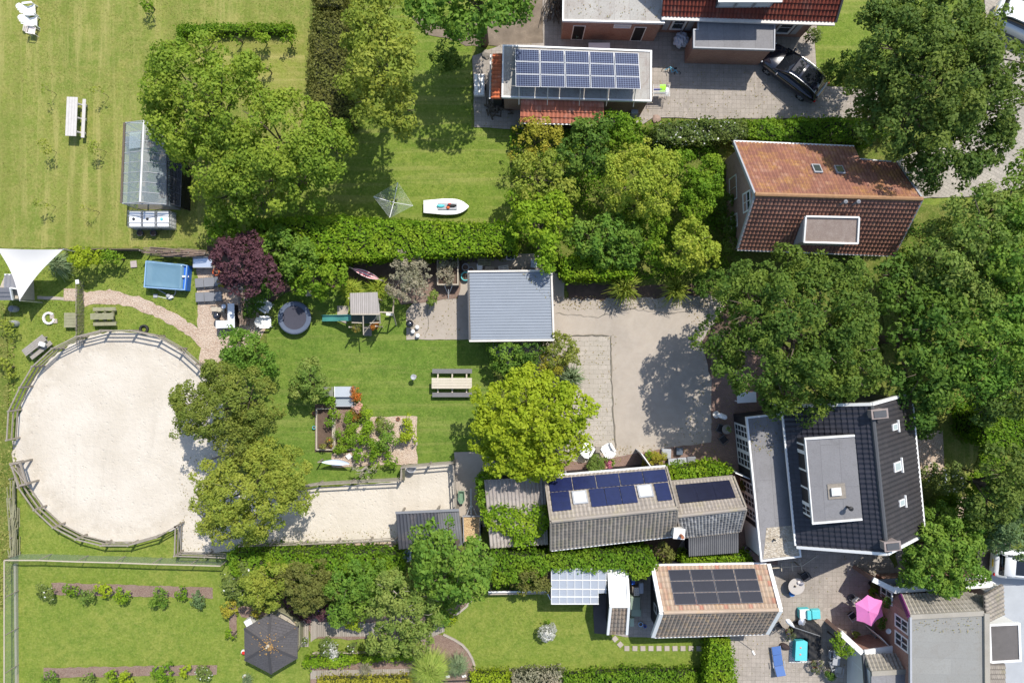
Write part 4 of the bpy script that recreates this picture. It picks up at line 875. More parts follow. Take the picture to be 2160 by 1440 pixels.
# --- corrugated lean-to, ivy covered -------------------------------------------
ce = W(1085, 1070); HC = thing('shed', 'open shed with old pale corrugated roof half buried in climbing ivy', 'shed', (ce.x, ce.y, 0))
b = corr(W(1034, 1156, 2.0), W(1156, 1148, 2.0), W(1148, 1005, 2.5), W(1021, 1012, 2.5), .235, .045); build_tiles(b, 'roof', corr_old, HC)
P = [W(x, y, 2.1) for x, y in ((1040, 1150), (1150, 1142), (1143, 1012), (1028, 1018))]; B().prism([(p.x, p.y) for p in P], 0, 1.9).build('wall', darkwood, HC)
# --- carport garage --------------------------------------------------------------
ce = W(1078, 650); HG = thing('garage', 'flat garage with blue grey ribbed metal roof edged in white between patio and hedge', 'garage', (ce.x, ce.y, 0))
q = [W(x, y, z) for x, y, z in ((987, 573, 2.5), (1163, 571, 2.5), (1168, 717, 2.62), (990, 719, 2.62))]; xy = [(p.x, p.y) for p in q]
B().prism(inset(xy, .25), -.05, 2.32).build('wall', darkwood, HG); B().slab([(p.x, p.y, p.z - .06) for p in q], .1).build('roof_deck', greywood, HG)
b = B(); n = 23
i0 = inset(xy, .09); a, bq, c, d = [Vector((*p, z)) for p, z in zip(i0, (2.5, 2.5, 2.62, 2.62))]
b.slab([a, bq, c, d], .05)
for i in range(n + 1):
    u = i / n; p = a + (d - a) * u; r = bq + (c - bq) * u; b.beam(p + Vector((0, 0, .012)), r + Vector((0, 0, .012)), .035, .04)
b.build('roof', carport_m, HG)
t = B()
for i, j in ((0, 1), (1, 2), (2, 3)): t.beam(q[i] + Vector((0, 0, .0)), q[j] + Vector((0, 0, .0)), .12, .22)
t.build('roof_trim', whitedirty, HG)
t = B().beam(q[3], q[0], .08, .2); t.build('gutter', darkgrey, HG)
# --- solar garage at the top -------------------------------------------------------
ce = W(1215, 155); HT = thing('garage', 'flat roofed brick garage with tilted blue solar array and orange tiled lean-tos', 'garage', (ce.x, ce.y, 0))
xy = flatroof_house(HT, [(1060, 95), (1375, 107), (1374, 215), (1058, 206)], 2.9, brick, bitlight, white)
S = [W(1087, 184, 3.9), W(1352, 189, 3.9), W(1347, 113, 3.12), W(1086, 104, 3.12)]
pv(HT, pv_blue, S, 5, 3, gap=.012, lift=0.0)
for u in (.03, .26, .52, .74, .96):
    p = S[0] + (S[1] - S[0]) * u; b = B(); b.tube([p + Vector((0, .05, -.03)), p + Vector((0, -.75, -.97))], .028, 6); b.tube([p + Vector((0, .1, -.05)), p + Vector((0, .1, -.98))], .02, 6); b.build('support', galv, HT)
build_tiles(tiled(W(1037, 208, 2.1), W(1040, 114, 2.1), W(1059, 113, 2.6), W(1057, 208, 2.6), .27, .30, .035), 'lean_to_roof', t_orange, HT)
build_tiles(tiled(W(1273, 262, 2.0), W(1097, 258, 2.0), W(1099, 208, 2.6), W(1274, 214, 2.6), .27, .34, .035), 'lean_to_roof', tilemat('t_orange2', (.46, .16, .10), (.40, .135, .085), (.55, .30, .22), (.62, .50, .44), .7, dark=(.25, .09, .05)), HT)
for pts in (((1043, 118), (1059, 118), (1058, 205), (1040, 205)), ((1105, 208), (1268, 213), (1268, 252), (1105, 250))):
    P = [W(x, y, 2.1) for x, y in pts]; B().prism([(p.x, p.y) for p in P], 0, 1.9).build('lean_to_wall', darkwood, HT)
for a, c in ((W(1035, 114, 2.05), W(1033, 209, 2.05)), (W(1096, 260, 1.95), W(1274, 264, 1.95))): B().beam(a, c, .08, .08).build('gutter', galv, HT)
# --- top house with red roof -------------------------------------------------------
ce = W(1500, 0); HN = thing('house', 'red tiled brick house at the top edge with grey flat roofed annexe and bay', 'house', (ce.x, ce.y, 0))
P = [W(*p) for p in ((1187, -60, 2.9), (1396, -60, 2.9), (1402, 50, 2.9), (1186, 45, 2.9))]; xa = [(p.x, p.y) for p in P]
B().prism(inset(xa, .12), -.05, 2.76).build('annexe_wall', brick, HN); B().slab([(x, y, 2.9) for x, y in inset(xa, .02)], .13).build('annexe_roof', bitlight, HN); rim(B(), xa, 2.74, 2.96, .10).build('roof_trim', white, HN)
ia = inset(xa, .12); f0, f1 = Vector(ia[3]), Vector(ia[2]); dd = f1 - f0
for u0, u1, z0, z1, m in ((.105, .235, 0, 2.1, 'door'), (.74, .865, 0, 2.1, 'door')):
    a = f0 + dd * u0; c = f0 + dd * u1; wall_window(a, c, z0 + .02, z1, HN, white, black, 1, 1, fw=.06, out=.03, name=m)
a = f0 + dd * .52; c = f0 + dd * .70; wall_window(a, c, 1.9, 2.4, HN, white, skyglass, 1, 1, fw=.08)
A0, A1, R1, R0 = W(1396, 34, 3.1), W(1761, 46, 3.1), W(1828, -182, 7.2), W(1412, -190, 7.2)
build_tiles(tiled(A0, A1, R1, R0, .24, .34, .035), 'roof', t_redtop, HN)
b = B(); b.beam(A0 + Vector((0, -.12, -.06)), A1 + Vector((0, -.12, -.06)), .24, .12); b.build('gutter', whitedirty, HN)
b = B(); b.beam(A1 + Vector((.06, 0, -.05)), R1 + Vector((.06, 0, -.05)), .12, .25); b.build('barge_board', darkgrey, HN)
fx0, fy = A0.x + .2, (A0.y + A1.y) / 2 + .35
foot = [(fx0, A0.y + .35), (A1.x - .9, A1.y + .35), (R1.x - .9, R1.y), (fx0, R0.y)]
f = [Vector((*p, -.05)) for p in foot]; b = B(); b.hexa(f, [Vector((foot[0][0], foot[0][1], 2.95)), Vector((foot[1][0], foot[1][1], 2.95)), Vector((foot[2][0], foot[2][1], 6.5)), Vector((foot[3][0], foot[3][1], 6.5))]); b.build('wall', brick, HN)
c = W(1575, -20, 4.3); b = B(); b.box(c.x, c.y + .3, 4.0, 3.5, 2.0, 1.7); dm = b.build('dormer', darkgrey, HN)
B().box(c.x, c.y + .2, 4.9, 3.9, 2.5, .12).build('dormer_roof', white, dm)
for k in range(3): wall_window((c.x - 1.7 + k * 1.15, c.y - .7), (c.x - .6 + k * 1.15, c.y - .7), 3.6, 4.7, HN, lightgrey, skyglass, 1, 1, fw=.09)
# bay
P = [W(*p, 2.7) for p in ((1472, 44), (1635, 50), (1634, 107), (1462, 102), (1462, 62), (1471, 62))]; xb = [(p.x, p.y) for p in P]
B().prism(inset(xb, .12), -.05, 2.56).build('bay_wall', brick, HN); B().slab([(x, y, 2.7) for x, y in inset(xb, .02)], .12).build('bay_roof', bitumen, HN); rim(B(), xb, 2.55, 2.76, .08).build('roof_trim', lightgrey, HN)
p = W(1548, 93, 2.72)
wy = foot[0][1]; sl_ = (foot[1][1] - foot[0][1]) / (foot[1][0] - foot[0][0])
for x0, x1 in ((1418, 1448), (1642, 1675)):
    xa_ = W(x0, 60, 1.6).x; xb_ = W(x1, 60, 1.6).x; ya = wy + sl_ * (xa_ - foot[0][0]); yb = wy + sl_ * (xb_ - foot[0][0])
    wall_window((xa_, ya), (xb_, yb), .6, 2.3, HN, white, glass, 1, 2, fw=.13, out=.08)
    for s, xx in ((-1, xa_), (1, xb_)):
        b = B(); y = wy + sl_ * (xx - foot[0][0]); b.beam((xx + s * .12, y - .05, 1.45), (xx + s * .50, y - .05, 1.45), .05, 1.7); b.build('shutter', lightgrey, HN)
# --- solar shed -----------------------------------------------------------------------
ce = W(1510, 1270); HP = thing('shed', 'shed with white verges, brown mottled tiles and a black solar array of twelve panels', 'shed', (ce.x, ce.y, 0))
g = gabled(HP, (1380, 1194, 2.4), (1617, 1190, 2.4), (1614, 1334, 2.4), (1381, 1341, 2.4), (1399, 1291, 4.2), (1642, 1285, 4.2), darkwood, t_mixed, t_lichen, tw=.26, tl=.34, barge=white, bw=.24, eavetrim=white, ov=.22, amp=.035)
pv(HP, pv_black, g['A'], 4, 3, u0=.11, u1=.885, v0=.09, v1=.86, gap=.012)
f = [Vector(p) for p in g['foot']]; 
for u0, u1 in ((.27, .42), (.62, .76)):
    a = f[3] + (f[0] - f[3]) * (1 - u0); c = f[3] + (f[0] - f[3]) * (1 - u1); wall_window(c, a, 1.2, 2.0, HP, white, skyglass, 1, 1, fw=.08)
# --- narrow shed ------------------------------------------------------------------------
ce = W(1304, 1265); HQ = thing('shed', 'narrow shed with bright white sheet roof above brown tiled lower slope', 'shed', (ce.x, ce.y, 0))
A0, A1, C1, C0, R0, R1 = [W(*p) for p in ((1283, 1196, 2.1), (1322, 1200, 2.1), (1322, 1336, 2.1), (1282, 1336, 2.1), (1288, 1276, 3.3), (1326, 1276, 3.3))]
b = corr(A0, A1, R1, R0, .30, .012); build_tiles(b, 'roof', white, HQ); build_tiles(tiled(C1, C0, R0, R1, .25, .36, .035), 'roof', t_lichen, HQ, 'brown tiled lower roof slope')
ft = inset([(p.x, p.y) for p in (A0, A1, C1, C0)], .14); solid(HQ, 'wall', darkwood, ft, [2.05] * 4, [R0 + Vector((.15, 0, -.2)), R1 + Vector((-.15, 0, -.2))])
for a, c in ((A0, R0), (C0, R0), (A1, R1), (C1, R1)): B().beam(a, c + Vector((0, 0, .03)), .16, .2).build('barge_board', white, HQ)
B().beam(R0 + Vector((0, 0, .05)), R1 + Vector((0, 0, .05)), .25, .06).build('ridge', white, HQ)
# --- polycarbonate lean-to --------------------------------------------------------------
ce = W(1215, 1236); HK = thing('lean_to', 'translucent white panelled lean-to roof on the lawn beside the narrow shed', 'lean-to', (ce.x, ce.y, 0))
pc = newmat('polycarb'); pcm, n_, l_, p_ = pc; p_.inputs['Base Color'].default_value = (.50, .54, .60, 1); p_.inputs['Roughness'].default_value = .35
tb = n_.new('ShaderNodeBsdfTranslucent'); tb.inputs[0].default_value = (.7, .74, .8, 1); ms_ = n_.new('ShaderNodeMixShader'); ms_.inputs[0].default_value = .4; l_.new(p_.outputs[0], ms_.inputs[1]); l_.new(tb.outputs[0], ms_.inputs[2]); l_.new(ms_.outputs[0], n_['Material Output'].inputs[0])
q = [W(*p) for p in ((1163, 1199, 2.5), (1280, 1199, 2.5), (1278, 1250, 2.35), (1262, 1251, 2.35), (1262, 1273, 2.25), (1163, 1273, 2.25))]
B().slab(q, .03).build('roof', pcm, HK); b = B()
for i in range(8):
    u = i / 7; x = 1163 + 115 * u; yb = 1273 if x < 1264 else 1251; b.beam(W(x, 1199, 2.52), W(x, yb, 2.28 if yb > 1260 else 2.37), .035, .05)
for y, z in ((1199, 2.52), (1223, 2.44), (1242, 2.38), (1258, 2.33), (1273, 2.28)): b.beam(W(1163, y, z), W(1263 if y > 1250 else 1280, y, z), .05, .045)
b.build('glazing_bars', white, HK); b = B()
for x, y in ((1166, 1202), (1166, 1268), (1259, 1268), (1275, 1202), (1275, 1246)):
    p = W(x, y, 2.2); b.beam((p.x, p.y, 0), (p.x, p.y, 2.25), .08, .08)
b.build('post', white, HK)
b = B(); P = [W(x, y, 1.8) for x, y in ((1152, 1198), (1163, 1199), (1163, 1266), (1153, 1246))]; B().prism([(p.x, p.y) for p in P], 0, 1.7).build('side_panel', flat('panelbrown', (.16, .10, .08), .8, .3, 4), HK)
# --- horse shelter -----------------------------------------------------------------------
ce = W(900, 1115); HH = thing('horse_shelter', 'horse shelter with ribbed dark metal roof at the corner of the sand paddock', 'shelter', (ce.x, ce.y, 0))
build_tiles(corr(W(835, 1082, 2.5), W(922, 1077, 2.5), W(932, 1152, 2.1), W(841, 1158, 2.1), .22, .04), 'roof', corr_dark, HH)
build_tiles(corr(W(922, 1079, 2.4), W(968, 1076, 2.4), W(976, 1150, 2.1), W(930, 1152, 2.1), .15, .012), 'roof', corr_grey, HH)
b = B(); b.beam(W(834, 1081, 2.55), W(968, 1075, 2.5), .16, .05); b.build('roof_trim', midgrey, HH)
P = [W(x, y, 2.1) for x, y in ((842, 1110), (968, 1104), (972, 1146), (846, 1152))]; B().prism([(p.x, p.y) for p in P], 0, 1.85).build('wall', greywood, HH); b = B()
for x, y in ((843, 1088), (920, 1084), (962, 1082)): p = W(x, y, 2.2); b.beam((p.x, p.y, 0), (p.x, p.y, 2.3), .12, .12)
b.build('post', greywood, HH)
# --- gazebo --------------------------------------------------------------------------------
gc = W(570, 1358, 3.2); GZ = thing('gazebo', 'six sided gazebo with black shingle roof and fallen orange leaves at its peak', 'gazebo', (gc.x, gc.y, 0))
ring = [W(x, y, 2.3) for x, y in ((571, 1293), (628, 1323), (627, 1388), (572, 1421), (516, 1392), (515, 1325))]
b = B(); apex = Vector((W(565, 1362, 3.3).x, W(565, 1362, 3.3).y, 3.3))
b.add(ring + [apex] + [p - Vector((0, 0, .08)) for p in ring], [(i, (i + 1) % 6, 6) for i in range(6)] + [(i, 7 + i, 7 + (i + 1) % 6, (i + 1) % 6) for i in range(6)] + [(12, 11, 10, 9, 8, 7)])
shm = brickmat('shingle', (.085, .08, .085), (.07, .066, .07), (.035, .033, .035), .33, .15, .3, .01, dirt=(.10, .09, .085)); b.build('roof', shm, GZ)
b = B()
for p in ring: b.beam(p + Vector((0, 0, .01)), apex + Vector((0, 0, .01)), .16, .02)
b.build('hip_strip', flat('hipm', (.06, .057, .06), .8, .2, 5), GZ)
xyg = inset([(p.x, p.y) for p in ring], .3); B().prism(inset(xyg, .0), .0, .12).build('floor', deckm, GZ); b = B()
for x, y in xyg: b.beam((x, y, 0), (x, y, 2.35), .12, .12)
b.build('post', mosswood, GZ); b = B()
for i in range(6):
    if i == 2: continue
    p, q = xyg[i], xyg[(i + 1) % 6]; b.beam((*p, .9), (*q, .9), .06, .06); b.beam((*p, .45), (*q, .45), .03, .8)
b.build('railing', mosswood, GZ); B().lathe([(.0, .35), (.06, .3), (.05, .12), (.1, .05), (.12, -.05)], apex, 10).build('finial', palewood, GZ)
n = 150; ang = RNG.uniform(0, 6.28, n); rr = RNG.gamma(1.4, .26, n); pc_ = np.column_stack([apex.x + rr * np.cos(ang), apex.y + rr * np.sin(ang), 3.36 - rr * .47 * 1.0])
LF('fallen', (.34, .20, .06), (.45, .30, .10), (.24, .12, .05), tr=.1); o = card_mesh('fallen_leaves', pc_, np.tile([0., 0, 1], (n, 1)) + RNG.normal(size=(n, 3)) * .2, np.full(n, .055), RNG.random((n, 3)), lf['fallen'], None); setp(o, 'scatter of orange fallen leaves on the black gazebo roof', 'fallen leaves', kind='stuff')
# --- bottom right house -----------------------------------------------------------------
ce = W(2000, 1360); HL = thing('house', 'brick house at the lower right corner with grey flat roof and ribbed tile skirts', 'house', (ce.x, ce.y, 0))
ev0, ev1, rg1, rg0 = W(1900, 1254, 3.1), W(2030, 1247, 3.1), W(2074, 1292, 4.6), W(1919, 1300, 4.6)
build_tiles(tiled(ev0, ev1, rg1, rg0, .26, .36, .05), 'roof', t_conc, HL); build_tiles(tiled(ev1, W(2074, 1256, 3.4), W(2080, 1292, 4.6), rg1, .26, .36, .05), 'roof', t_conc, HL)
fx = rg0.x; FR = [rg0, rg1, Vector((rg1.x + .1, -29, 4.6)), Vector((fx + .05, -29, 4.6))]
B().slab([p - Vector((0, 0, .03)) for p in FR], .12).build('flat_roof', bitgrey, HL)
b = B(); b.beam(rg0 + Vector((0, 0, .02)), rg1 + Vector((0, 0, .02)), .3, .12); b.beam(FR[1] + Vector((.15, 0, .05)), FR[2] + Vector((.15, 0, .05)), .32, .16); b.build('ridge', t_conc, HL)
B().beam(FR[0] + Vector((.02, 0, 0)), FR[3] + Vector((.02, 0, 0)), .12, .18).build('roof_trim', lightgrey, HL)
b = B(); b.prism([(fx + .22, rg0.y - .05), (rg1.x, rg1.y - .05), (rg1.x, -29), (fx + .25, -29)], -.05, 4.45); b.build('wall', brick, HL)
b = B(); b.hexa([(fx + .15, rg0.y, 0), (ev0.x + .25, ev0.y - .2, 0), (ev1.x, ev1.y - .2, 0), (rg1.x, rg1.y, 0)], [(fx + .15, rg0.y, 4.4), (ev0.x + .25, ev0.y - .2, 3.0), (ev1.x, ev1.y - .2, 3.0), (rg1.x, rg1.y, 4.4)]); b.build('wall', brick, HL)
b = B(); b.beam(ev0 + Vector((-.05, 0, 0)), rg0 + Vector((-.05, 0, 0)), .1, .25); b.build('barge_board', flat('purplish', (.16, .03, .13), .5, .2, 3), HL)
for y0, y1, z0, z1 in ((1302, 1330, 2.6, 4.1), (1338, 1368, 2.6, 4.1), (1262, 1292, .9, 2.3)):
    xa_ = fx + .2; a = (xa_, W(0, y0, 3.4).y); c = (xa_, W(0, y1, 3.4).y); wall_window(c, a, z0, z1, HL, white, glass, 2, 2, fw=.1, out=.05, mw=.06)
# right hip + grey annexe
T = [W(2076, 1255, 4.5), W(2115, 1232, 3.2), W(2117, 1296, 3.2), W(2080, 1314, 4.5)]
build_tiles(tiled(T[2], T[1], T[0], T[3], .26, .36, .03), 'roof', t_greybarn, HL)
P = [W(2078, 1246, 3.0), W(2110, 1236, 3.0), W(2112, 1294, 3.0), W(2080, 1312, 3.0)]; B().prism([(p.x, p.y) for p in P], 0, 2.95).build('wall', whitewall, HL)
P = [W(*p, 3.0) for p in ((2084, 1315), (2151, 1312), (2154, 1394), (2087, 1398))]; xr = [(p.x, p.y) for p in P]; B().prism(inset(xr, .1), 0, 2.86).build('annexe_wall', whitewall, HL)
B().slab([(x, y, 3.0) for x, y in inset(xr, .03)], .12).build('annexe_roof', flat('roofbrown', (.13, .12, .115), .9, .3, 1.5), HL); rim(B(), xr, 2.84, 3.06, .14).build('roof_trim', white, HL)
build_tiles(tiled(W(2085, 1470, 3.3), W(2120, 1470, 2.4), W(2120, 1399, 2.4), W(2087, 1399, 3.3), .26, .3, .02), 'roof', t_greybarn, HL)
P = [W(2086, 1470, 2.3), W(2115, 1470, 2.3), W(2115, 1402, 2.3), W(2086, 1402, 2.3)]; B().prism([(p.x, p.y) for p in P], 0, 2.25).build('annexe_wall', brick, HL)
# lower left annexe with small tile skirt
e0, e1, r1, r0 = W(1824, 1381, 2.6), W(1905, 1376, 2.6), W(1921, 1414, 3.7), W(1838, 1419, 3.7)
build_tiles(tiled(e0, e1, r1, r0, .26, .36, .05), 'roof', t_conc, HL)
b = B().slab([r0, r1, Vector((r1.x + .1, -29, 3.7)), Vector((r0.x, -29, 3.7))], .12); b.build('flat_roof', bitumen, HL); B().beam(r0 + Vector((0, 0, .03)), r1 + Vector((0, 0, .03)), .3, .1).build('ridge', t_conc, HL)
b = B(); b.prism([(e0.x + .15, e0.y - .12), (e1.x + .5, e1.y - .12), (e1.x + .5, -29), (r0.x + .12, -29)], -.05, 2.55); b.prism([(r0.x + .15, r0.y - .1), (r1.x + .2, r1.y - .1), (r1.x + .2, -29), (r0.x + .15, -29)], 2.5, 3.6); b.build('wall', whitewall, HL)
B().beam(e0 + Vector((-.1, 0, 0)), Vector((r0.x - .1, r0.y - 3, 3.5)), .14, .2).build('roof_trim', darkgrey, HL)
wall_window((e0.x + .14, W(0, 1430, 1.6).y), (e0.x + .14, W(0, 1405, 1.6).y), .7, 2.1, HL, white, glass, 2, 2, fw=.1, out=.05, mw=.06)
wall_window((e0.x + 1.0, e0.y - .12 + .01), (e0.x + .3, e0.y - .12 + .01), 1.0, 2.0, HL, darkgrey, skyglass, 1, 1, fw=.08)
BW = thing('garden_wall', 'low brick wall with white coping and small white framed window by the pink parasol', 'wall', tuple(W(1800, 1355).xy) + (0,))
a, c, d = W(1773, 1334, 2.2), W(1820, 1377, 2.2), W(1894, 1370, 2.4)
b = B().beam((a.x, a.y, 1.05), (c.x, c.y, 1.05), .25, 2.1); b.beam((c.x + .2, c.y - .05, 1.1), (d.x - .1, d.y, 1.1), .25, 2.2); b.build('wall', brick, BW)
b = B().beam((a.x, a.y, 2.15), (c.x, c.y, 2.15), .34, .09); b.beam((c.x + .1, c.y, 2.25), (d.x, d.y, 2.25), .5, .1); b.build('coping', white, BW)
B().prism([tuple(W(x, y, 0).xy) for x, y in ((1790, 1372), (1815, 1400), (1815, 1500), (1790, 1500))], 0, 2.3).build('side_wall', brick, BW)
# long boundary wall with white top near the clipped tree
WW = thing('garden_wall', 'brick courtyard wall with broad white capping under the clipped green tree', 'wall', tuple(W(1870, 1240).xy) + (0,))
a, c, d, e = W(1842, 1222, 2.7), W(1897, 1253, 3.0), W(1893, 1243, 2.9), W(2095, 1231, 2.9)
b = B().beam((a.x, a.y, 1.3), (c.x, c.y, 1.3), .25, 2.6); b.beam((c.x + .1, c.y + .2, 1.35), (e.x, e.y, 1.35), .2, 2.7); b.build('wall', brick, WW)
b = B().beam((a.x, a.y, 2.65), (c.x, c.y + .1, 2.75), .32, .1); b.beam((d.x - .2, d.y - .05, 2.8), (e.x, e.y - .05, 2.8), .40, .12); b.build('capping', white, WW)
b = B(); b.prism([tuple(W(x, y, 2.3).xy) for x, y in ((1853, 1222), (1960, 1215), (2070, 1218), (2080, 1228), (1900, 1238), (1870, 1235))], 2.2, 2.3); b.build('canopy', midgrey, WW)
b = B(); b.beam(W(2062, 1212, 1.8), W(2098, 1232, 1.8), .2, .1); b.beam(W(2070, 1222, 1.6), W(1985, 1238, 2.6), .12, .1); b.build('beam', white, WW)
# playhouse on the left
ce = W(25, 605); HW = thing('playhouse', 'little grey roofed wooden playhouse under the white shade sail', 'playhouse', (ce.x, ce.y, 0))
def pl(p): return W(*p)
q = [(10, 579, 1.9), (36, 579, 1.9), (36, 607, 2.2), (8, 607, 2.2)]; build_tiles(tiled(pl(q[1]), pl(q[0]), pl(q[3]), pl(q[2]), .25, .3, .012), 'roof', flat('pgrey', (.20, .20, .215), .7, .15, 4), HW)
build_tiles(tiled(W(-14, 632, 1.7), W(27, 632, 1.7), W(22, 607, 2.2), W(-10, 607, 2.2), .25, .3, .012), 'roof', MATS['pgrey'], HW)
P = [W(x, y, 1.5) for x, y in ((12, 582), (38, 582), (40, 630), (-8, 630))]; B().prism([(p.x, p.y) for p in P], 0, 1.6).build('wall', palewood, HW)
b = B(); b.beam(W(27, 632, 1.72), W(22, 607, 2.24), .1, .12); b.beam(W(22, 607, 2.24), W(36, 609, 2.2), .08, .08); b.beam(W(10, 579, 1.92), W(37, 579, 1.92), .08, .08); b.build('trim', white, HW)
# ---------------------------------------------------------------- vegetation
def T(label, lobes, leafk, **k): return tree('tree', label, lobes, lf[leafk], **k)
def S(label, lobes, leafk, **k): return shrub(label, lobes, lf[leafk], **k)
LEAFQ = .8
T('broad bright green maple shading the left greenhouse, its upper left crown', [(392, 178, 72, 5.8), (468, 215, 80, 6.4), (420, 275, 76, 5.4), (335, 168, 38, 4.8), (440, 120, 38, 4.8), (508, 165, 36, 5), (355, 238, 38, 4.6), (395, 330, 38, 4)], 'maple', cr=.62, leaf=.125, tr_r=.28)
T('broad bright green maple just right of the greenhouse, reaching the brown hedge', [(590, 285, 88, 6.2), (665, 325, 72, 5.8), (560, 370, 80, 5.2), (500, 340, 65, 5.6), (620, 390, 58, 4.6), (700, 300, 42, 4.8), (480, 410, 50, 4), (545, 425, 40, 3.4)], 'maple', cr=.62, leaf=.125, tr_r=.28)
T('tall olive green tree rising beside the brown hedge in the upper middle', [(800, 50, 66, 7.5), (812, 130, 66, 8), (800, 205, 58, 7), (848, 235, 36, 6), (755, 175, 36, 5.6), (765, 90, 38, 6)], 'olive', cr=.5, leaf=.13, tr_r=.22)
T('big leafy tree at the top edge left of the red house annexe', [(920, -10, 58, 6.5), (1005, 8, 70, 7), (1085, 0, 52, 6.2), (985, 48, 40, 5), (1050, -50, 70, 6.5)], 'green', cr=.6, leaf=.16, tr_r=.25)
T('huge dark green oak over the driveway in the upper right corner', [(1905, 110, 95, 7.5), (1990, 175, 105, 8.5), (2065, 120, 85, 7.5), (2085, 225, 75, 7), (1930, 245, 90, 7), (2000, 315, 72, 6), (1850, 180, 60, 6), (1955, 352, 45, 4.6), (1965, 50, 80, 7.5), (2050, 300, 60, 5.6), (1880, 40, 60, 6.2), (1830, 235, 38, 5)], 'oakR', cr=.58, leaf=.125, tr_r=.4, holes=.1, dens=1.1)
T('huge round dark green oak overhanging the driveway above the black house', [(1685, 690, 110, 8), (1605, 650, 90, 7.4), (1750, 650, 92, 7.6), (1768, 750, 84, 7), (1620, 755, 92, 7), (1700, 810, 66, 5.6), (1545, 715, 62, 6), (1695, 592, 62, 6.4), (1800, 700, 46, 6), (1570, 620, 45, 5.6), (1640, 830, 40, 4.8), (1760, 832, 30, 4.6)], 'oak', cr=.5, leaf=.12, tr_r=.42)
T('mid green tree squeezed between the huge oak and the right hand thicket', [(1912, 625, 52, 5.4), (1955, 695, 62, 5.8), (1945, 785, 62, 5.6), (1992, 775, 48, 5.4), (1985, 640, 52, 5.6), (1925, 850, 42, 4.4), (1880, 580, 30, 5)], 'deep', cr=.55, leaf=.16, tr_r=.25)
T('pale grey green tree right of the red roofed house', [(2005, 560, 72, 6), (2070, 475, 72, 6.6), (2115, 425, 44, 5.8), (2065, 610, 50, 5.6), (1960, 555, 36, 4.8), (1990, 505, 38, 5)], 'greyg', cr=.5, leaf=.13, tr_r=.22)
T('tall tree on the right edge below the brick road', [(2140, 530, 58, 7), (2160, 440, 50, 7), (2145, 640, 56, 6.4), (2120, 580, 40, 6), (2165, 350, 30, 5)], 'green', cr=.55, leaf=.15, tr_r=.24)
T('dark conifer like tree of the right edge thicket, upper one', [(2110, 725, 66, 7), (2075, 790, 50, 6.4), (2150, 720, 45, 6.6)], 'green', cr=.5, leaf=.13, tr_r=.22)
T('dark tree at the right edge just above the clipped dark hedge', [(2130, 815, 56, 6), (2080, 855, 40, 5), (2160, 800, 40, 6)], 'oakR', cr=.5, leaf=.13, tr_r=.22)
T('dark tree at the right edge below the clipped dark hedge', [(2120, 1000, 56, 5.4), (2085, 1060, 45, 4.8), (2150, 1060, 50, 5.2)], 'oakR', cr=.5, leaf=.13, tr_r=.2)
T('feathery grey green tree at the right edge above the white car', [(2135, 1110, 48, 4.6), (2100, 1130, 30, 3.6), (2165, 1140, 34, 4.2)], 'blue', cr=.45, leaf=.11, tr_r=.16)
T('bright green clipped round crown between the black house and the lower right house', [(1975, 1165, 62, 4.2, 1.4), (1945, 1145, 42, 4, 1.3), (2020, 1150, 42, 4, 1.3), (1940, 1200, 38, 3.9, 1.2), (2015, 1200, 44, 3.9, 1.2), (2045, 1120, 26, 3.8, 1.2), (1975, 1212, 36, 3.9, 1.2)], 'green', cr=.4, leaf=.125, dens=1.3, tr_r=.2, holes=0)
T('rounded lime yellow tree beside the picnic table and driveway', [(1112, 885, 84, 4.8), (1052, 855, 52, 4.4), (1185, 868, 52, 4.6), (1110, 830, 48, 4.4), (1075, 948, 52, 4), (1160, 952, 50, 4), (1032, 912, 44, 3.8), (1205, 905, 40, 3.9), (1110, 975, 36, 3.4), (1160, 830, 34, 4)], 'lime', cr=.42, leaf=.14, dens=1.2, tr_r=.22, holes=0)
T('olive leaved tree overhanging the right side of the round sand paddock', [(478, 850, 76, 5.4), (425, 872, 58, 4.8), (530, 838, 55, 5), (498, 915, 52, 4.6), (548, 890, 44, 4.4), (400, 840, 30, 4.2), (470, 800, 30, 4.6)], 'willow', cr=.42, leaf=.09, tr_r=.2, holes=.18)
T('yellowish olive tree overhanging the sand run below the paddock tree', [(528, 1040, 80, 5.4), (470, 1055, 56, 4.8), (590, 1000, 58, 4.8), (485, 1105, 48, 4.2), (625, 1040, 42, 4), (565, 975, 50, 4.6), (440, 1010, 34, 4), (540, 1100, 44, 4.2)], 'olive', cr=.42, leaf=.09, tr_r=.2, holes=.15)
T('dark purple plum tree beside the two black sun loungers', [(515, 555, 46, 3.6), (482, 560, 32, 3.4), (550, 578, 36, 3.4), (512, 592, 34, 3.2), (522, 522, 26, 3.4), (480, 530, 22, 3)], 'plum', cr=.34, leaf=.11, dens=1.2, tr_r=.12)
T('small round apple tree on the lawn above the vegetable beds', [(650, 798, 30, 2.2), (630, 815, 20, 1.9), (672, 812, 22, 1.9), (655, 775, 20, 2), (660, 830, 22, 1.7)], 'greyg', cr=.28, leaf=.11, tr_r=.09)
T('dark blue green aspen covering the horse shelter corner', [(920, 1160, 48, 7), (975, 1180, 50, 7), (935, 1222, 42, 6), (995, 1228, 36, 5.6), (885, 1185, 30, 5.6), (945, 1120, 22, 5.4), (1015, 1180, 28, 5.4), (900, 1130, 18, 5)], 'green', cr=.42, leaf=.15, tr_r=.2, holes=.18)
T('loose grey green tree with bare twigs above the lower wooden deck', [(840, 1290, 50, 4.6), (890, 1300, 42, 4.4), (830, 1335, 44, 4), (880, 1345, 36, 3.6), (830, 1245, 44, 4.8), (900, 1255, 34, 4.6)], 'greyg', cr=.36, leaf=.10, tr_r=.16, holes=.25, bark='palebark')
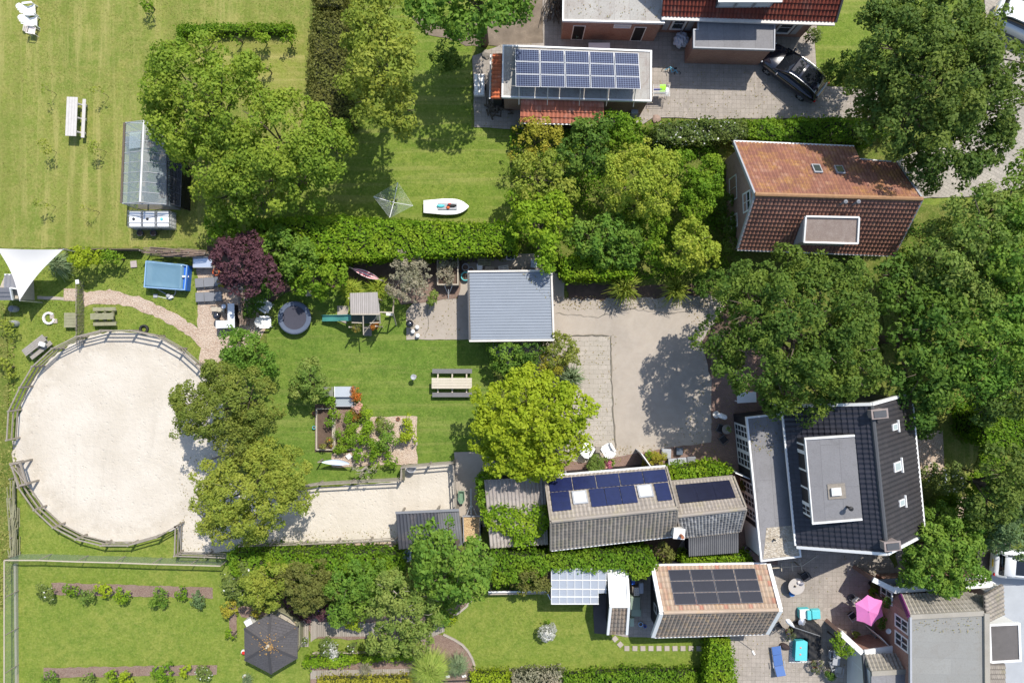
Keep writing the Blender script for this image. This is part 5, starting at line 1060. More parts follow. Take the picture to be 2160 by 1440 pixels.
T('yellow green feathery conifer left of the brown leaved conifer', [(545, 1235, 38, 3.6), (575, 1220, 34, 3.8), (560, 1260, 30, 3)], 'olive', cr=.32, leaf=.09, tr_r=.12, dens=1.1)
T('brown green rounded conifer in the middle of the lower hedge row', [(650, 1222, 48, 4), (615, 1215, 30, 3.6), (685, 1235, 34, 3.6), (650, 1258, 34, 3.2)], 'brown', cr=.3, leaf=.09, tr_r=.12, dens=1.2)
T('light green feathery conifer right of the brown leaved conifer', [(735, 1225, 38, 4), (775, 1215, 34, 3.8), (745, 1265, 34, 3.2), (715, 1290, 24, 2.4)], 'green', cr=.32, leaf=.10, tr_r=.12, dens=1.1)
T('fallen looking pale twiggy apple tree behind the vegetable beds', [(762, 996, 16, 1.8), (744, 985, 9, 1.6), (780, 992, 9, 1.6)], 'grey', cr=.22, leaf=.07, tr_r=.09, holes=.8, bark='palebark', dens=.3)
# thicket in the middle
T('light yellow green feathery tree in the thicket left of the red roofed house', [(1350, 375, 64, 4.6), (1300, 400, 38, 3.8), (1390, 415, 40, 4), (1350, 330, 34, 4), (1395, 350, 34, 3.9), (1345, 435, 28, 3.2)], 'lily', cr=.42, leaf=.10, tr_r=.15, holes=.15)
T('bright green tree standing where the long hedge meets the thicket', [(1125, 465, 44, 4.2), (1165, 440, 30, 3.8), (1100, 435, 28, 3.6), (1150, 505, 32, 3.6), (1150, 560, 24, 3.3)], 'hedge', cr=.42, leaf=.125, tr_r=.16, dens=1.1)
T('olive tree above the bright one at the lawn edge of the thicket', [(1130, 378, 46, 3.8), (1172, 352, 30, 3.5), (1096, 392, 26, 3.2), (1188, 400, 22, 3.2)], 'olive', cr=.4, leaf=.12, tr_r=.15)
T('dark green tree under the solar garage in the thicket', [(1240, 292, 36, 3.8), (1212, 330, 32, 3.4), (1255, 345, 28, 3.2), (1262, 266, 22, 3.4)], 'deep', cr=.38, leaf=.13, tr_r=.15)
S('yellow twiggy broom bush in front of the orange lean-to roof', [(1115, 290, 34, 2.4), (1150, 300, 34, 2.4), (1095, 320, 22, 2), (1140, 275, 26, 2.6)], 'yellow', leaf=.09, holes=.35, dens=.7)
S('fresh green feathery bush beside the blue barrel below the solar garage', [(1305, 262, 26, 2.6), (1330, 275, 24, 2.4), (1310, 290, 24, 2.4), (1290, 250, 14, 2.2)], 'hedge2', leaf=.11)
S('large bright green bush with smooth top left of the red roofed house', [(1490, 360, 28, 2.8), (1475, 400, 30, 3), (1500, 395, 24, 2.8), (1470, 440, 30, 2.8), (1500, 355, 20, 2.4), (1440, 335, 20, 2.2)], 'hedge2', leaf=.10, dens=1.2, holes=0)
T('yellow green tree below the thicket near the round oak', [(1455, 515, 44, 3.6), (1425, 535, 26, 3), (1487, 538, 28, 3), (1460, 478, 24, 3)], 'lily', cr=.38, leaf=.12, tr_r=.15)
T('white flecked dark green tree above the clipped hedge block', [(1285, 492, 38, 3.4), (1240, 502, 34, 3.2), (1325, 502, 28, 3), (1208, 485, 26, 3), (1280, 532, 28, 2.8), (1320, 540, 22, 2.6)], 'green', cr=.38, leaf=.13, tr_r=.15, dens=1.1)
S('bushy green growth filling the gap below the feathery tree', [(1380, 470, 28, 2.6), (1330, 460, 24, 2.2), (1370, 510, 26, 2.4), (1390, 545, 20, 2.2)], 'hedge2', leaf=.11)
S('low green bush beside the palms at the driveway edge', [(1500, 590, 24, 1.6), (1525, 610, 20, 1.4), (1480, 605, 18, 1.2)], 'deep')
S('dark shrub against the left wall of the red roofed house', [(1535, 470, 22, 1.6), (1540, 520, 20, 1.6), (1530, 430, 18, 1.4)], 'oak')
# hedges
hedge('hedge', 'long bright green clipped hedge behind the drying lawn and garage', [(520, 470), (600, 461), (700, 459), (860, 466), (1000, 472), (1085, 470), (1090, 530), (990, 533), (860, 540), (720, 545), (600, 540), (525, 530)], 2.6, lf['hedge'], .12, 1.1, rough=.22)
hedge('hedge', 'clipped green hedge block above the driveway palms', [(1190, 545), (1330, 540), (1335, 582), (1190, 585)], 2.3, lf['hedge'], .12, 1.1)
hedge('hedge', 'brown green untrimmed hedge beside the olive tree at the upper middle', [(660, 28), (725, 25), (735, 120), (738, 240), (700, 252), (655, 232), (650, 120)], 3.0, lf['brown'], .10, .9, rough=.35)
hedge('hedge', 'short piece of brown green hedge at the very top edge', [(658, -30), (722, -30), (722, 12), (660, 10)], 3.0, lf['brown'], .10, .9, rough=.35)
hedge('hedge', 'low clipped box hedge enclosing the young orchard at the top', [(372, 52), (615, 50), (615, 64), (372, 66)], .7, lf['hedge2'], .08, 1.1, rough=.08)
hedge('hedge', 'short low box hedge turning down beside the orchard corner', [(371, 66), (384, 66), (388, 100), (376, 100)], .6, lf['hedge2'], .08, .8, rough=.08)
hedge('hedge', 'bright green hedge below the sand run and horse shelter', [(480, 1168), (560, 1166), (700, 1168), (845, 1172), (848, 1205), (700, 1212), (560, 1215), (490, 1215)], 2.2, lf['hedge2'], .11, 1.1, rough=.28)
hedge('hedge', 'ivy hedge draping over the translucent lean-to roof', [(1035, 1170), (1150, 1172), (1240, 1165), (1370, 1168), (1385, 1185), (1372, 1212), (1340, 1222), (1325, 1200), (1240, 1203), (1160, 1200), (1150, 1212), (1100, 1225), (1040, 1235)], 2.75, lf['hedge2'], .11, 1.15, rough=.25)
hedge('hedge', 'low lime hedge strip between the lean-to shed and the solar shed', [(1440, 1173), (1582, 1172), (1590, 1188), (1440, 1190)], 1.6, lf['hedge'], .10, 1.1, rough=.12)
hedge('hedge', 'lime green hedge column beside the stepping stones', [(1500, 1348), (1538, 1350), (1548, 1400), (1550, 1470), (1492, 1470), (1496, 1400)], 1.9, lf['hedge'], .10, 1.1, rough=.2)
hedge('hedge', 'dark mixed hedge along the bottom edge of the middle lawn', [(1190, 1428), (1280, 1420), (1380, 1416), (1480, 1420), (1485, 1480), (1190, 1480)], .9, lf['hedge2'], .10, 1, rough=.3)
hedge('hedge', 'yellow green low hedge at the bottom edge beside the lounge stones', [(995, 1421), (1075, 1422), (1080, 1480), (995, 1480)], .9, lf['lime'], .09, 1, rough=.15)
hedge('hedge', 'grey green lavender hedge at the bottom edge', [(1080, 1418), (1185, 1414), (1185, 1480), (1080, 1480)], .8, lf['grey'], .09, .8, rough=.2)
hedge('hedge', 'lime green flower hedge below the lower deck', [(670, 1434), (870, 1432), (870, 1480), (670, 1480)], .8, lf['yellow'], .09, 1, rough=.2)
hedge('hedge', 'vine row along the lower deck bed', [(640, 1393), (690, 1386), (780, 1382), (880, 1384), (882, 1392), (780, 1394), (715, 1404), (650, 1408)], .8, lf['hedge'], .09, 1, rough=.25)
hedge('hedge', 'clipped dark green hedge on the right edge beyond the narrow lawn', [(2075, 872), (2110, 858), (2200, 850), (2200, 945), (2110, 948), (2078, 925)], 3.2, lf['hedge2'], .11, 1.1, rough=.18)
hedge('hedge', 'flowering mixed hedge left part below the top driveway', [(1385, 262), (1480, 252), (1575, 256), (1580, 290), (1480, 298), (1385, 296)], 1.5, lf['white'], .10, 1, rough=.4)
hedge('hedge', 'mixed hedge right part below the top driveway', [(1578, 256), (1680, 250), (1800, 250), (1840, 262), (1840, 300), (1700, 300), (1580, 292)], 1.5, lf['hedge2'], .10, 1, rough=.4)
hedge('hedge', 'bright leafy climber behind the small solar shed', [(1412, 992), (1500, 980), (1535, 986), (1545, 998), (1480, 1006), (1415, 1012)], 2.2, lf['hedge'], .12, 1.1, rough=.25)
hedge('ivy', 'lime green ivy spilling over the old corrugated roof', [(1016, 1078), (1060, 1070), (1100, 1076), (1150, 1066), (1162, 1095), (1150, 1120), (1130, 1135), (1110, 1155), (1085, 1150), (1080, 1130), (1050, 1115), (1025, 1110)], 2.75, lf['hedge'], .13, 1.1, rough=.35, core=False, cat='ivy', base=2.1)
hedge('ivy', 'narrow ivy climbing the left end of the old corrugated roof', [(1008, 1010), (1045, 1003), (1046, 1012), (1024, 1022), (1022, 1072), (1010, 1070)], 2.5, lf['hedge2'], .11, 1, rough=.2, core=False, cat='ivy')
# shrubs
S('bright bush at the left end of the long hedge', [(470, 478, 30, 2.2), (520, 490, 34, 2.4), (560, 500, 34, 2.4), (450, 495, 18, 1.8)], 'hedge2', leaf=.12)
S('green laurel bush right of the purple plum tree', [(600, 520, 36, 3), (640, 540, 34, 3), (605, 560, 26, 2.6), (570, 520, 24, 2.6)], 'green', leaf=.12, cr=.36)
S('green fig bush above the wooden armchair', [(665, 580, 34, 2.6), (700, 585, 24, 2.4), (640, 600, 22, 2), (685, 610, 18, 1.8)], 'hedge2', leaf=.13, cr=.34)
S('dark low shrub between plum tree and white garden chairs', [(540, 625, 24, 1.2), (565, 610, 22, 1.2), (525, 650, 16, 1)], 'deep')
S('green bush between the chip path and the main lawn', [(520, 735, 40, 2.2), (560, 755, 32, 2), (488, 720, 28, 1.8), (550, 790, 28, 1.8), (500, 765, 28, 2)], 'green', leaf=.11, cr=.34)
S('grey leaved airy shrub above the garden patio', [(850, 580, 32, 2), (870, 610, 30, 2), (835, 600, 24, 1.8), (890, 575, 22, 1.8), (860, 550, 22, 1.8), (878, 560, 20, 1.8)], 'grey', leaf=.08, holes=.3, dens=.8, bark='palebark')
S('small grey shrub at the patio edge left of the raised planter', [(912, 628, 11, .9), (908, 640, 8, .7)], 'greyg')
S('dark green rounded shrub below the garage', [(1070, 745, 34, 1.9), (1045, 740, 20, 1.6), (1070, 765, 24, 1.6)], 'green', leaf=.11)
S('dark olive shrub in the middle below the garage', [(1115, 742, 30, 2), (1105, 765, 24, 1.7)], 'deep', leaf=.10)
S('grey green shrub at the lower right corner of the garage', [(1180, 735, 32, 2), (1200, 745, 24, 1.8), (1160, 725, 16, 1.6)], 'willow', leaf=.09)
S('golden yellow dwarf conifer below the garage', [(1165, 765, 20, 1.8), (1160, 778, 14, 1.4)], 'yellow', leaf=.07, dens=1.3)
S('white flowering shrub right of the black house', [(1990, 1010, 30, 1.8), (2005, 1000, 24, 1.7), (1965, 1000, 22, 1.6)], 'white')
S('green shrub at the right eave of the black house', [(1950, 895, 24, 2), (1960, 912, 18, 1.8)], 'deep')
S('green shrub behind the lower right gable of the black house', [(1975, 1100, 36, 2.4), (2040, 1080, 22, 1.8), (2030, 1100, 20, 1.8)], 'green')
S('leafy shrub left of the clipped dark hedge', [(2085, 980, 24, 2.2), (2060, 1020, 22, 2), (2075, 1010, 20, 2)], 'hedge2')
S('dark shrub low on the narrow right lawn', [(2060, 1090, 30, 2.2), (2080, 1120, 30, 2.4), (2050, 1060, 20, 1.8)], 'deep')
S('round shrub at the driveway corner behind the black car', [(1780, 140, 30, 2), (1760, 150, 22, 1.7), (1800, 155, 24, 1.8)], 'oak', leaf=.09)
S('white rose bush at the corner of the red tiled house', [(1712, 75, 12, .9), (1708, 85, 9, .7)], 'white', leaf=.08)
S('dark cordyline bush in the tree shade of the upper lawn', [(940, 125, 28, 1.3), (955, 140, 18, 1)], 'oak')
S('dark green bush below the clipped tree of the black house', [(1905, 1085, 10, .6)], 'deep')
S('yellow green acacia bush beside the shade sail', [(170, 545, 18, 1.8), (188, 543, 16, 1.8), (160, 537, 12, 1.6), (205, 545, 12, 1.5)], 'lime', leaf=.09)
S('trained shrub on the fence left of the pool', [(225, 541, 12, 1.3), (245, 546, 10, 1.2), (262, 548, 9, 1.1)], 'hedge2')
S('bronze shrub hanging over the lower lawn wall', [(1120, 1215, 30, 2.2), (1145, 1225, 20, 2), (1100, 1230, 18, 1.8)], 'brown')
S('mixed green shrub left of the middle lawn curve', [(960, 1250, 26, 2), (930, 1290, 24, 1.6), (1010, 1215, 24, 2.2)], 'green')
S('white dotted rose bush left of the gazebo hedge', [(500, 1235, 26, 2), (480, 1225, 16, 1.6), (515, 1210, 20, 2)], 'white', leaf=.10)
S('dark purple barberry bed behind the gazebo', [(660, 1285, 20, .9), (630, 1275, 18, .9), (600, 1265, 14, .9), (690, 1290, 14, .8)], 'plum', leaf=.08)
S('violet flowering clump behind the upper deck', [(690, 1290, 8, .9), (678, 1283, 6, .9)], 'violet', leaf=.08)
S('golden shrub at the upper deck edge', [(740, 1305, 18, 1), (760, 1312, 14, .9), (725, 1300, 10, .9)], 'lime', leaf=.08)
S('yellow shrub left of the gazebo post', [(541, 1285, 10, .9)], 'yellow', leaf=.08)
S('golden low shrub at the curve of the middle lawn', [(945, 1305, 12, .7), (935, 1295, 10, .7)], 'lime', leaf=.08)
S('shrub with bronze leaves beside the lean-to shed', [(1400, 1165, 16, 1.2), (1412, 1175, 12, 1)], 'brown')
# vegetable garden
S('deep green potato bush in the chip bed', [(816, 928, 20, .9), (808, 938, 14, .8)], 'green', leaf=.09)
S('lime leaved bush at the right corner of the chip bed', [(862, 895, 12, .9), (858, 912, 12, .9), (870, 925, 11, .8), (862, 882, 9, .8)], 'lime', leaf=.09)
S('tall lime hop vine right of the framed beds', [(775, 880, 9, 1.2), (770, 900, 10, 1.2), (778, 915, 10, 1.1), (770, 864, 7, 1.1), (766, 928, 9, .9)], 'hedge', leaf=.09)
S('rambling green bush at the lower end of the chip bed', [(775, 945, 20, .7), (800, 965, 20, .7), (760, 962, 15, .6), (820, 970, 13, .6)], 'hedge2', leaf=.09)
S('leafy tomato plants in the left framed bed', [(698, 855, 10, .8), (702, 870, 8, .7), (700, 885, 7, .6)], 'hedge2', leaf=.08, name='plant', cat='plant')
S('wild green plants filling the lower half of the right framed bed', [(720, 912, 12, .7), (737, 925, 14, .7), (722, 938, 14, .6), (740, 895, 12, .8), (738, 875, 8, .6)], 'hedge2', leaf=.07, name='plant', cat='plant')
S('orange nasturtiums at the foot of the left framed bed', [(685, 938, 9, .5), (694, 934, 7, .45)], 'orange', leaf=.07, name='plant', cat='plant')
S('orange and green flowers along the right framed bed, upper clump', [(755, 822, 5, .8), (755, 838, 6, .8)], 'orange', leaf=.07, name='plant', cat='plant')
S('peach hydrangea beside the cold frame', [(752, 856, 7, .8)], 'peach', leaf=.07, name='plant', cat='plant')
S('orange flowers below the peach hydrangea', [(755, 868, 5, .6), (752, 878, 5, .5)], 'orange', leaf=.07, name='plant', cat='plant')
S('grey green herb clump in the chip bed', [(805, 892, 14, .5), (820, 895, 10, .4), (798, 905, 9, .4)], 'greyg', leaf=.06, name='plant', cat='plant')
# spiky plants
spiky('palm', 'spiky palm at the driveway edge, left one of two', 1310, 612, 42, 2.2, lf['olive'], 240, 'palm', wid=.05)
spiky('palm', 'spiky palm at the driveway edge, right one of two', 1415, 614, 38, 2.2, lf['olive'], 220, 'palm', wid=.05)
spiky('ornamental_grass', 'big round light green grass mound in the lower bed', 910, 1398, 48, 1.6, lf['tallgrass'], 1600, 'grass clump', wid=.03)
spiky('ornamental_grass', 'smaller blue green grass mound beside the big one', 966, 1393, 30, 1.1, lf['bluegrass'], 700, 'grass clump', wid=.025)
spiky('ornamental_grass', 'blue green pampas grass under the shade sail corner', 142, 560, 34, 1.4, lf['bluegrass'], 420, 'grass clump', wid=.035)
spiky('day_lily', 'yellow green strappy clump left above the play tower', 745, 615, 34, 1.0, lf['lily'], 420, 'plant', wid=.035)
spiky('day_lily', 'yellow green strappy clump right above the play tower', 800, 610, 32, 1.0, lf['lily'], 400, 'plant', wid=.035)
spiky('bamboo', 'narrow leaved bamboo clump at the driveway corner below the garage', 1200, 795, 34, 2.2, lf['bluegrass'], 380, 'bamboo', wid=.05)
spiky('ornamental_grass', 'spiky green clump right of the black house', 1985, 1050, 34, 1.5, lf['hedge2'], 420, 'grass clump', wid=.03)
spiky('ornamental_grass', 'dry grass growing through the lower deck bed', 775, 1402, 22, .8, lf['grey'], 160, 'grass clump', wid=.02)
spiky('ornamental_grass', 'small bush of grass left of the gazebo corner', 527, 1425, 16, .8, lf['bluegrass'], 160, 'grass clump', wid=.02)
# small young trees and bushes in rows
orch = [(92, 185, 'beside the white bench table, upper left'), (92, 310, 'left of the greenhouse, middle left'), (90, 428, 'low left in the dry lawn'), (200, 310, 'between greenhouse and table'), (205, 190, 'right of the white bench table'), (185, 440, 'left of the white water tanks')]
for x, y, d in orch: S('thin young fruit tree ' + d, [(x, y, 9, 1.3), (x + 4, y + 3, 7, 1.1)], 'olive', name='young_tree', cat='tree', group='thin young fruit trees in the dry lawn', holes=.3, dens=.4, leaf=.08, tr_r=.012)
orch2 = [(500, 78, 'left under the low box hedge'), (552, 80, 'middle under the low box hedge'), (606, 82, 'right under the low box hedge'), (562, 142, 'alone in the orchard grass'), (435, 78, 'at the maple crown edge'), (310, 5, 'cut by the top edge')]
for x, y, d in orch2: S('small round young orchard bush ' + d, [(x, y, 10, 1.0), (x + 3, y + 5, 7, .8)], 'hedge2', name='young_tree', cat='tree', group='young bushes in the orchard', dens=.8, leaf=.09, tr_r=.04)
rows = [(97, 1248, 16, 'white', 'leftmost bush of the upper mulch strip'), (149, 1242, 9, 'hedge2', 'small bush second from left on the upper mulch strip'), (183, 1255, 13, 'greyg', 'wispy bush third from left on the upper mulch strip'), (222, 1243, 13, 'lime', 'bright lime bush on the upper mulch strip'), (260, 1255, 13, 'hedge', 'green bush right of the lime bush on the upper mulch strip'), (336, 1260, 16, 'green', 'largest round bush on the upper mulch strip'), (384, 1250, 9, 'hedge2', 'small pale bush right of the largest on the upper strip'), (418, 1262, 15, 'blue', 'rightmost blue green bush of the upper mulch strip'),
        (105, 1430, 13, 'green', 'leftmost bush of the lower mulch strip'), (185, 1433, 13, 'greyg', 'sprawling grey green bush on the lower mulch strip'), (236, 1423, 11, 'hedge', 'light green bush on the lower mulch strip'), (268, 1428, 12, 'lime', 'lime bush on the lower mulch strip'), (342, 1420, 18, 'hedge2', 'largest bush of the lower mulch strip'), (389, 1411, 9, 'lime', 'small yellow bush on the lower mulch strip'), (432, 1413, 14, 'white', 'rightmost bush of the lower mulch strip'), (600 - 118, 1283, 13, 'yellow', 'reddish yellow bush at the corner of the left lawn'), (490, 1338, 9, 'hedge', 'thin climber on the small strip left of the gazebo')]
for x, y, r, k, d in rows: S(d, [(x, y, r, .75), (x + r * .4, y + r * .5, r * .6, .6), (x - r * .5, y + r * .2, r * .5, .55)], k, group='bushes on the mulch strips', leaf=.09, dens=.8, cr=.22)
roses = [(686, 1362, 'left white rose bush below the upper deck', 'white'), (705, 1372, 'pinkish rose bush below the upper deck', 'petun'), (745, 1363, 'third rose bush below the upper deck', 'white'), (785, 1363, 'dull green rose bush below the upper deck', 'brown'), (820, 1366, 'right white rose bush below the upper deck', 'white')]
for x, y, d, k in roses: S(d, [(x, y, 10, .8), (x + 4, y + 6, 7, .6)], k, group='rose bushes below the upper deck', leaf=.08)
for x, y, d in ((20, 690, 'upper'), (22, 770, 'lower')): S('wild yellow green bush on the far left edge, %s one' % d, [(x - 10, y, 14, .7), (x, y + 14, 10, .6)], 'olive', dens=.6)
# ---------------------------------------------------------------- garden things
def at(px, py, z=0): p = W(px, py, z); return (p.x, p.y, 0)
def parts(root, items):
    for nm, mb, mt in items: mb.build(nm, mt, root)
    return root
def legs(root, xs, ys, h, w, mat, top=None):
    for x in xs:
        for y in ys: B().box(x, y, h / 2, w, w, h).build('leg', mat, root)
# fences --------------------------------------------------------------------------------------
def rail_fence(label, pts, h=1.25, rails=(1.2, .8, .4), mat=greywood, pw=.11, rw=.04, rh=.11, name='rail_fence', sub=1, top=True):
    P = [W(x, y, h) for x, y in pts]; t = thing(name, label, 'fence', (P[0].x, P[0].y, 0))
    for i, p in enumerate(P): B().box(p.x, p.y, (h + .08) / 2, pw, pw, h + .08, random.uniform(0, .5)).build('post', mat, t)
    for i in range(len(P) - 1):
        a, c = P[i], P[i + 1]
        for z in rails:
            if z == rails[0] and top: B().beam((a.x, a.y, z + .05), (c.x, c.y, z + .05 + random.uniform(-.02, .02)), .08, .045).build('rail', mat, t)
            else: B().beam((a.x, a.y, z), (c.x, c.y, z), rw, rh).build('rail', mat, t)
    return t
rail_fence('weathered three rail fence curving round the upper half of the sand circle', [(14, 928), (18, 867), (42, 817), (68, 773), (110, 735), (160, 710), (212, 697), (273, 697), (328, 708), (375, 735), (412, 768), (430, 790)])
rail_fence('weathered rail fence curving round the lower half of the sand circle', [(24, 980), (38, 1027), (72, 1075), (112, 1112), (160, 1137), (213, 1150), (270, 1150), (330, 1133), (370, 1110)])
rail_fence('grey L shaped rail fence at the lower right of the sand circle', [(370, 1110), (368, 1172), (432, 1174), (497, 1177)])
rail_fence('rail fence along the upper side of the sand run', [(607, 1032), (670, 1022), (740, 1018), (845, 1013), (847, 986), (905, 981), (955, 977)])
rail_fence('rail fence at the right end of the sand run beside the wheelbarrow', [(956, 978), (958, 1010), (960, 1045), (961, 1072)])
rail_fence('low rail fence along the lower side of the sand run', [(505, 1152), (570, 1150), (640, 1147), (710, 1144), (780, 1141), (835, 1138)], rails=(1.0, .6), h=1.05)
rail_fence('wooden gate rails half hidden under the paddock tree', [(448, 968), (478, 962), (505, 958)])
rail_fence('short wooden gate at the sand run under the olive tree', [(415, 1070), (430, 1088)])
g1 = thing('gate', 'double wooden field gate at the lower left opening of the sand circle', 'gate', at(32, 1000))
a, c, d, e = [W(x, y, 1.2) for x, y in ((22, 978), (40, 1024), (42, 975), (56, 1020))]
b = B(); b.beam(a, c, .08, .1); b.beam(d, e, .08, .1); b.beam(a, d, .1, .1); b.beam(c, e, .1, .1); b.beam(a - Vector((0, 0, .6)), c - Vector((0, 0, .6)), .06, .1); b.beam(a, e, .06, .06); b.build('frame', greywood, g1)
for p in (a, c, d, e): B().box(p.x, p.y, .62, .12, .12, 1.24).build('post', greywood, g1)
# mesh fence bottom left
meshm, n_, l_, p_ = newmat('meshm'); tr_ = n_.new('ShaderNodeBsdfTransparent'); tr_.inputs[0].default_value = (.92, .95, .92, 1); mx_ = n_.new('ShaderNodeMixShader'); mx_.inputs[0].default_value = .72; p_.inputs['Base Color'].default_value = (.34, .40, .33, 1); l_.new(p_.outputs[0], mx_.inputs[1]); l_.new(tr_.outputs[0], mx_.inputs[2]); l_.new(mx_.outputs[0], n_['Material Output'].inputs[0])
F1 = [(9, 1181), (9, 1260), (9, 1340), (9, 1420), (9, 1500)]; F2 = [(9, 1181), (80, 1181), (160, 1184), (240, 1186), (320, 1189), (400, 1191), (465, 1193)]
for pts, lab in ((F1, 'green netting fence with pale top rail on the far left of the lower lawn'), (F2, 'green netting fence with pale top rail between paddock and lower lawn')):
    t = thing('netting_fence', lab, 'fence', at(*pts[1]))
    P = [W(x, y, 1.35) for x, y in pts]
    for i, p in enumerate(P): B().tube([(p.x, p.y, 0), (p.x, p.y, 1.35)], .035, 6).build('post', greywood, t)
    m_ = B(); r_ = B()
    for i in range(len(P) - 1):
        p, q = P[i], P[i + 1]; m_.poly([(p.x, p.y, .02), (q.x, q.y, .02), (q.x, q.y, 1.33), (p.x, p.y, 1.33)]); r_.beam(p, q, .07, .05)
    m_.build('netting', meshm, t); r_.build('top_rail', palewood, t)
t = thing('board', 'pale timber edge board at the foot of the left netting fence', 'board', at(34, 1300)); B().beam(W(33, 1188, .1), W(36, 1460, .1), .14, .2).build('plank', palewood, t)
# picket fence x=160
t = thing('picket_fence', 'thin stick picket fence between the playhouse garden and the pool lawn', 'fence', at(160, 650)); b = B(); bb = B()
for i in range(46):
    y = 592 + i * 3; p = W(160 + random.uniform(-1, 1), y, .9); b.beam((p.x, p.y, 0), (p.x - random.uniform(-.03, .03), p.y, .9 + random.uniform(-.1, .1)), .03, .03)
for z in (.75, .35): bb.beam(W(160, 590, z), W(161, 730, z), .03, .04)
b.build('pickets', greywood, t); bb.build('rail', greywood, t); p = W(162, 594, 1); B().box(p.x, p.y, .95, .22, .28, .05, .1).build('sign', white, t)
def stick_fence(label, a, c, w=.35, h=1.5, n=60, mat=None):
    A, C = W(*a, h), W(*c, h); t = thing('brushwood_fence', label, 'fence', ((A.x + C.x) / 2, (A.y + C.y) / 2, 0)); b = B(); d = (C - A).normalized(); s = Vector((-d.y, d.x, 0))
    for i in range(n):
        u = random.random(); v = min(1, u + random.uniform(.15, .45)); z = h - random.random() ** 2 * h * .9; o = s * random.uniform(-w, w) * .5
        b.tube([A + (C - A) * u + o + Vector((0, 0, z - h)), A + (C - A) * v + o * .6 + s * random.uniform(-.06, .06) + Vector((0, 0, z - h + random.uniform(-.1, .1)))], random.uniform(.015, .035), 5)
    b.build('branches', mat or flat('brush%d' % int(a[0]), (.30, .22, .17), .9, .5, 8), t)
    for k in range(5): p = A + (C - A) * (k / 4); B().beam((p.x, p.y, 0), (p.x, p.y, h + .05), .07, .07).build('post', greywood, t)
stick_fence('long brushwood fence of piled branches above the blue pool', (295, 528), (432, 534), .55, 1.5, 130)
stick_fence('brushwood fence of upright stacked branches right of the white counter', (504, 622), (508, 685), .35, 1.4, 70)
stick_fence('thin stick fence along the left edge of the rough grass strip', (20, 1010), (24, 1175), .6, .6, 60, mosswood)
t = thing('fence', 'dark weathered low fence along the top of the pool garden', 'fence', at(150, 526)); 
B().beam(W(132, 527, .5), W(300, 527, .5), .06, .9).build('boards', bark, t)
# --- tables and benches
def picnic(label, px, py, rz, L=2.4, Wt=.75, bench=True, both=True, mt=palewood, mbn=None, h=.75, bo=.72, planks=4, bw=.27, bh=.45, name='picnic_table'):
    t = thing(name, label, 'table', (0, 0, 0)); mbn = mbn or mt
    tb = B()
    for i in range(planks):
        w_ = Wt / planks; tb.box(0, -Wt / 2 + w_ * (i + .5), h, L, w_ - .012, .04)
    tb.build('tabletop', mt, t)
    for s in ([1, -1] if both else [-1]):
        if bench:
            for k in (0, 1): B().box((k - .5) * (L / 2), s * bo, bh, L / 2 - .01, bw, .045).build('bench', mbn, t)
    for x in (-L * .36, 0, L * .36):
        b = B(); y1 = bo + bw / 2; y0 = -(bo + bw / 2); b.box(x, 0, .36, .09, (2 * bo + bw) if both else bo + .5, .07) if both else b.box(x, -(bo) / 2, .36, .09, bo + bw, .07)
        b.beam((x, -Wt * .35, h - .02), (x, -bo * .85, 0), .07, .09); b.beam((x, Wt * .35, h - .02), (x, bo * .85 if both else Wt * .4, 0), .07, .09); b.build('leg_frame', mt, t)
    t.location = at(px, py, h); t.rotation_euler = (0, 0, rz); return t
greyboard = flat('greyboard', (.56, .53, .50), .8, .2, 4)
picnic('long pale weathered table with one bench on the dry upper lawn', 151, 246, math.radians(87.5), 2.62, .74, both=False, mt=greyboard, bo=.62, bw=.22)
picnic('mossy picnic table with two benches above the sand circle', 215, 667, math.radians(1), 1.55, .42, mt=mosswood, bo=.5, bw=.24, planks=3)
picnic('picnic table with pale top and dark grey benches on the main lawn', 953, 808, math.radians(0), 2.7, .72, mt=flat('newwood', (.56, .50, .40), .8, .2, 4), mbn=flat('benchgrey', (.17, .165, .17), .8, .2, 4), bo=.80, bw=.30)
picnic('tilted weathered table with bench beside the curved paddock fence', 72, 728, math.radians(38), 1.75, .5, both=False, mt=flat('wg', (.34, .31, .27), .85, .3, 5), bo=.42, bw=.3)
t = thing('metal_box', 'small white box lying on the tilted weathered table', 'box', at(89, 726)); p = W(89, 726, .82); B().box(p.x, p.y, .83, .42, .28, .12, -.3).build('body', white, t, bev=.02); B().box(p.x, p.y, .897, .38, .24, .012, -.3).build('lid', white, t)
t = thing('wooden_platform', 'square plank platform beside the stick picket fence', 'platform', at(148, 675)); p = W(148, 675, .4)
for i in range(5): B().box(p.x, p.y - .4 + i * .2, .42, .78, .185, .04).build('plank', mosswood, t)
for s in (-.3, .3):
    for q in (-.38, .38): B().box(p.x + s, p.y + q, .2, .07, .07, .4).build('leg', mosswood, t)
# garden chairs
def adirondack(name, mat):
    t = thing(name, '-', 'chair'); b = B()
    for i in range(5): b.box(.28 - i * .105, 0, .36 - i * .022, .095, .52, .02, 0, 0, .12)
    b.build('seat', mat, t); b = B()
    for i in range(7):
        a = (i - 3) * .13; y = math.sin(a) * .45 ; b.beam((-.22, (i - 3) * .072, .25), (-.58 + abs(i - 3) * .02, (i - 3) * .098, .95 - .025 * (i - 3) ** 2), .078, .02, up=(1, 0, .4))
    b.build('backrest', mat, t)
    for s in (1, -1):
        B().box(-.06, s * .36, .57, .66, .13, .025).build('armrest', mat, t)
        B().box(.27, s * .33, .28, .09, .03, .56).build('leg', mat, t); B().beam((.30, s * .29, .36), (-.5, s * .29, .03), .03, .1).build('leg', mat, t)
    return t
A1_ = adirondack('garden_chair', plastic); whp = plain('pinkwhite', (.74, .66, .63), .4)
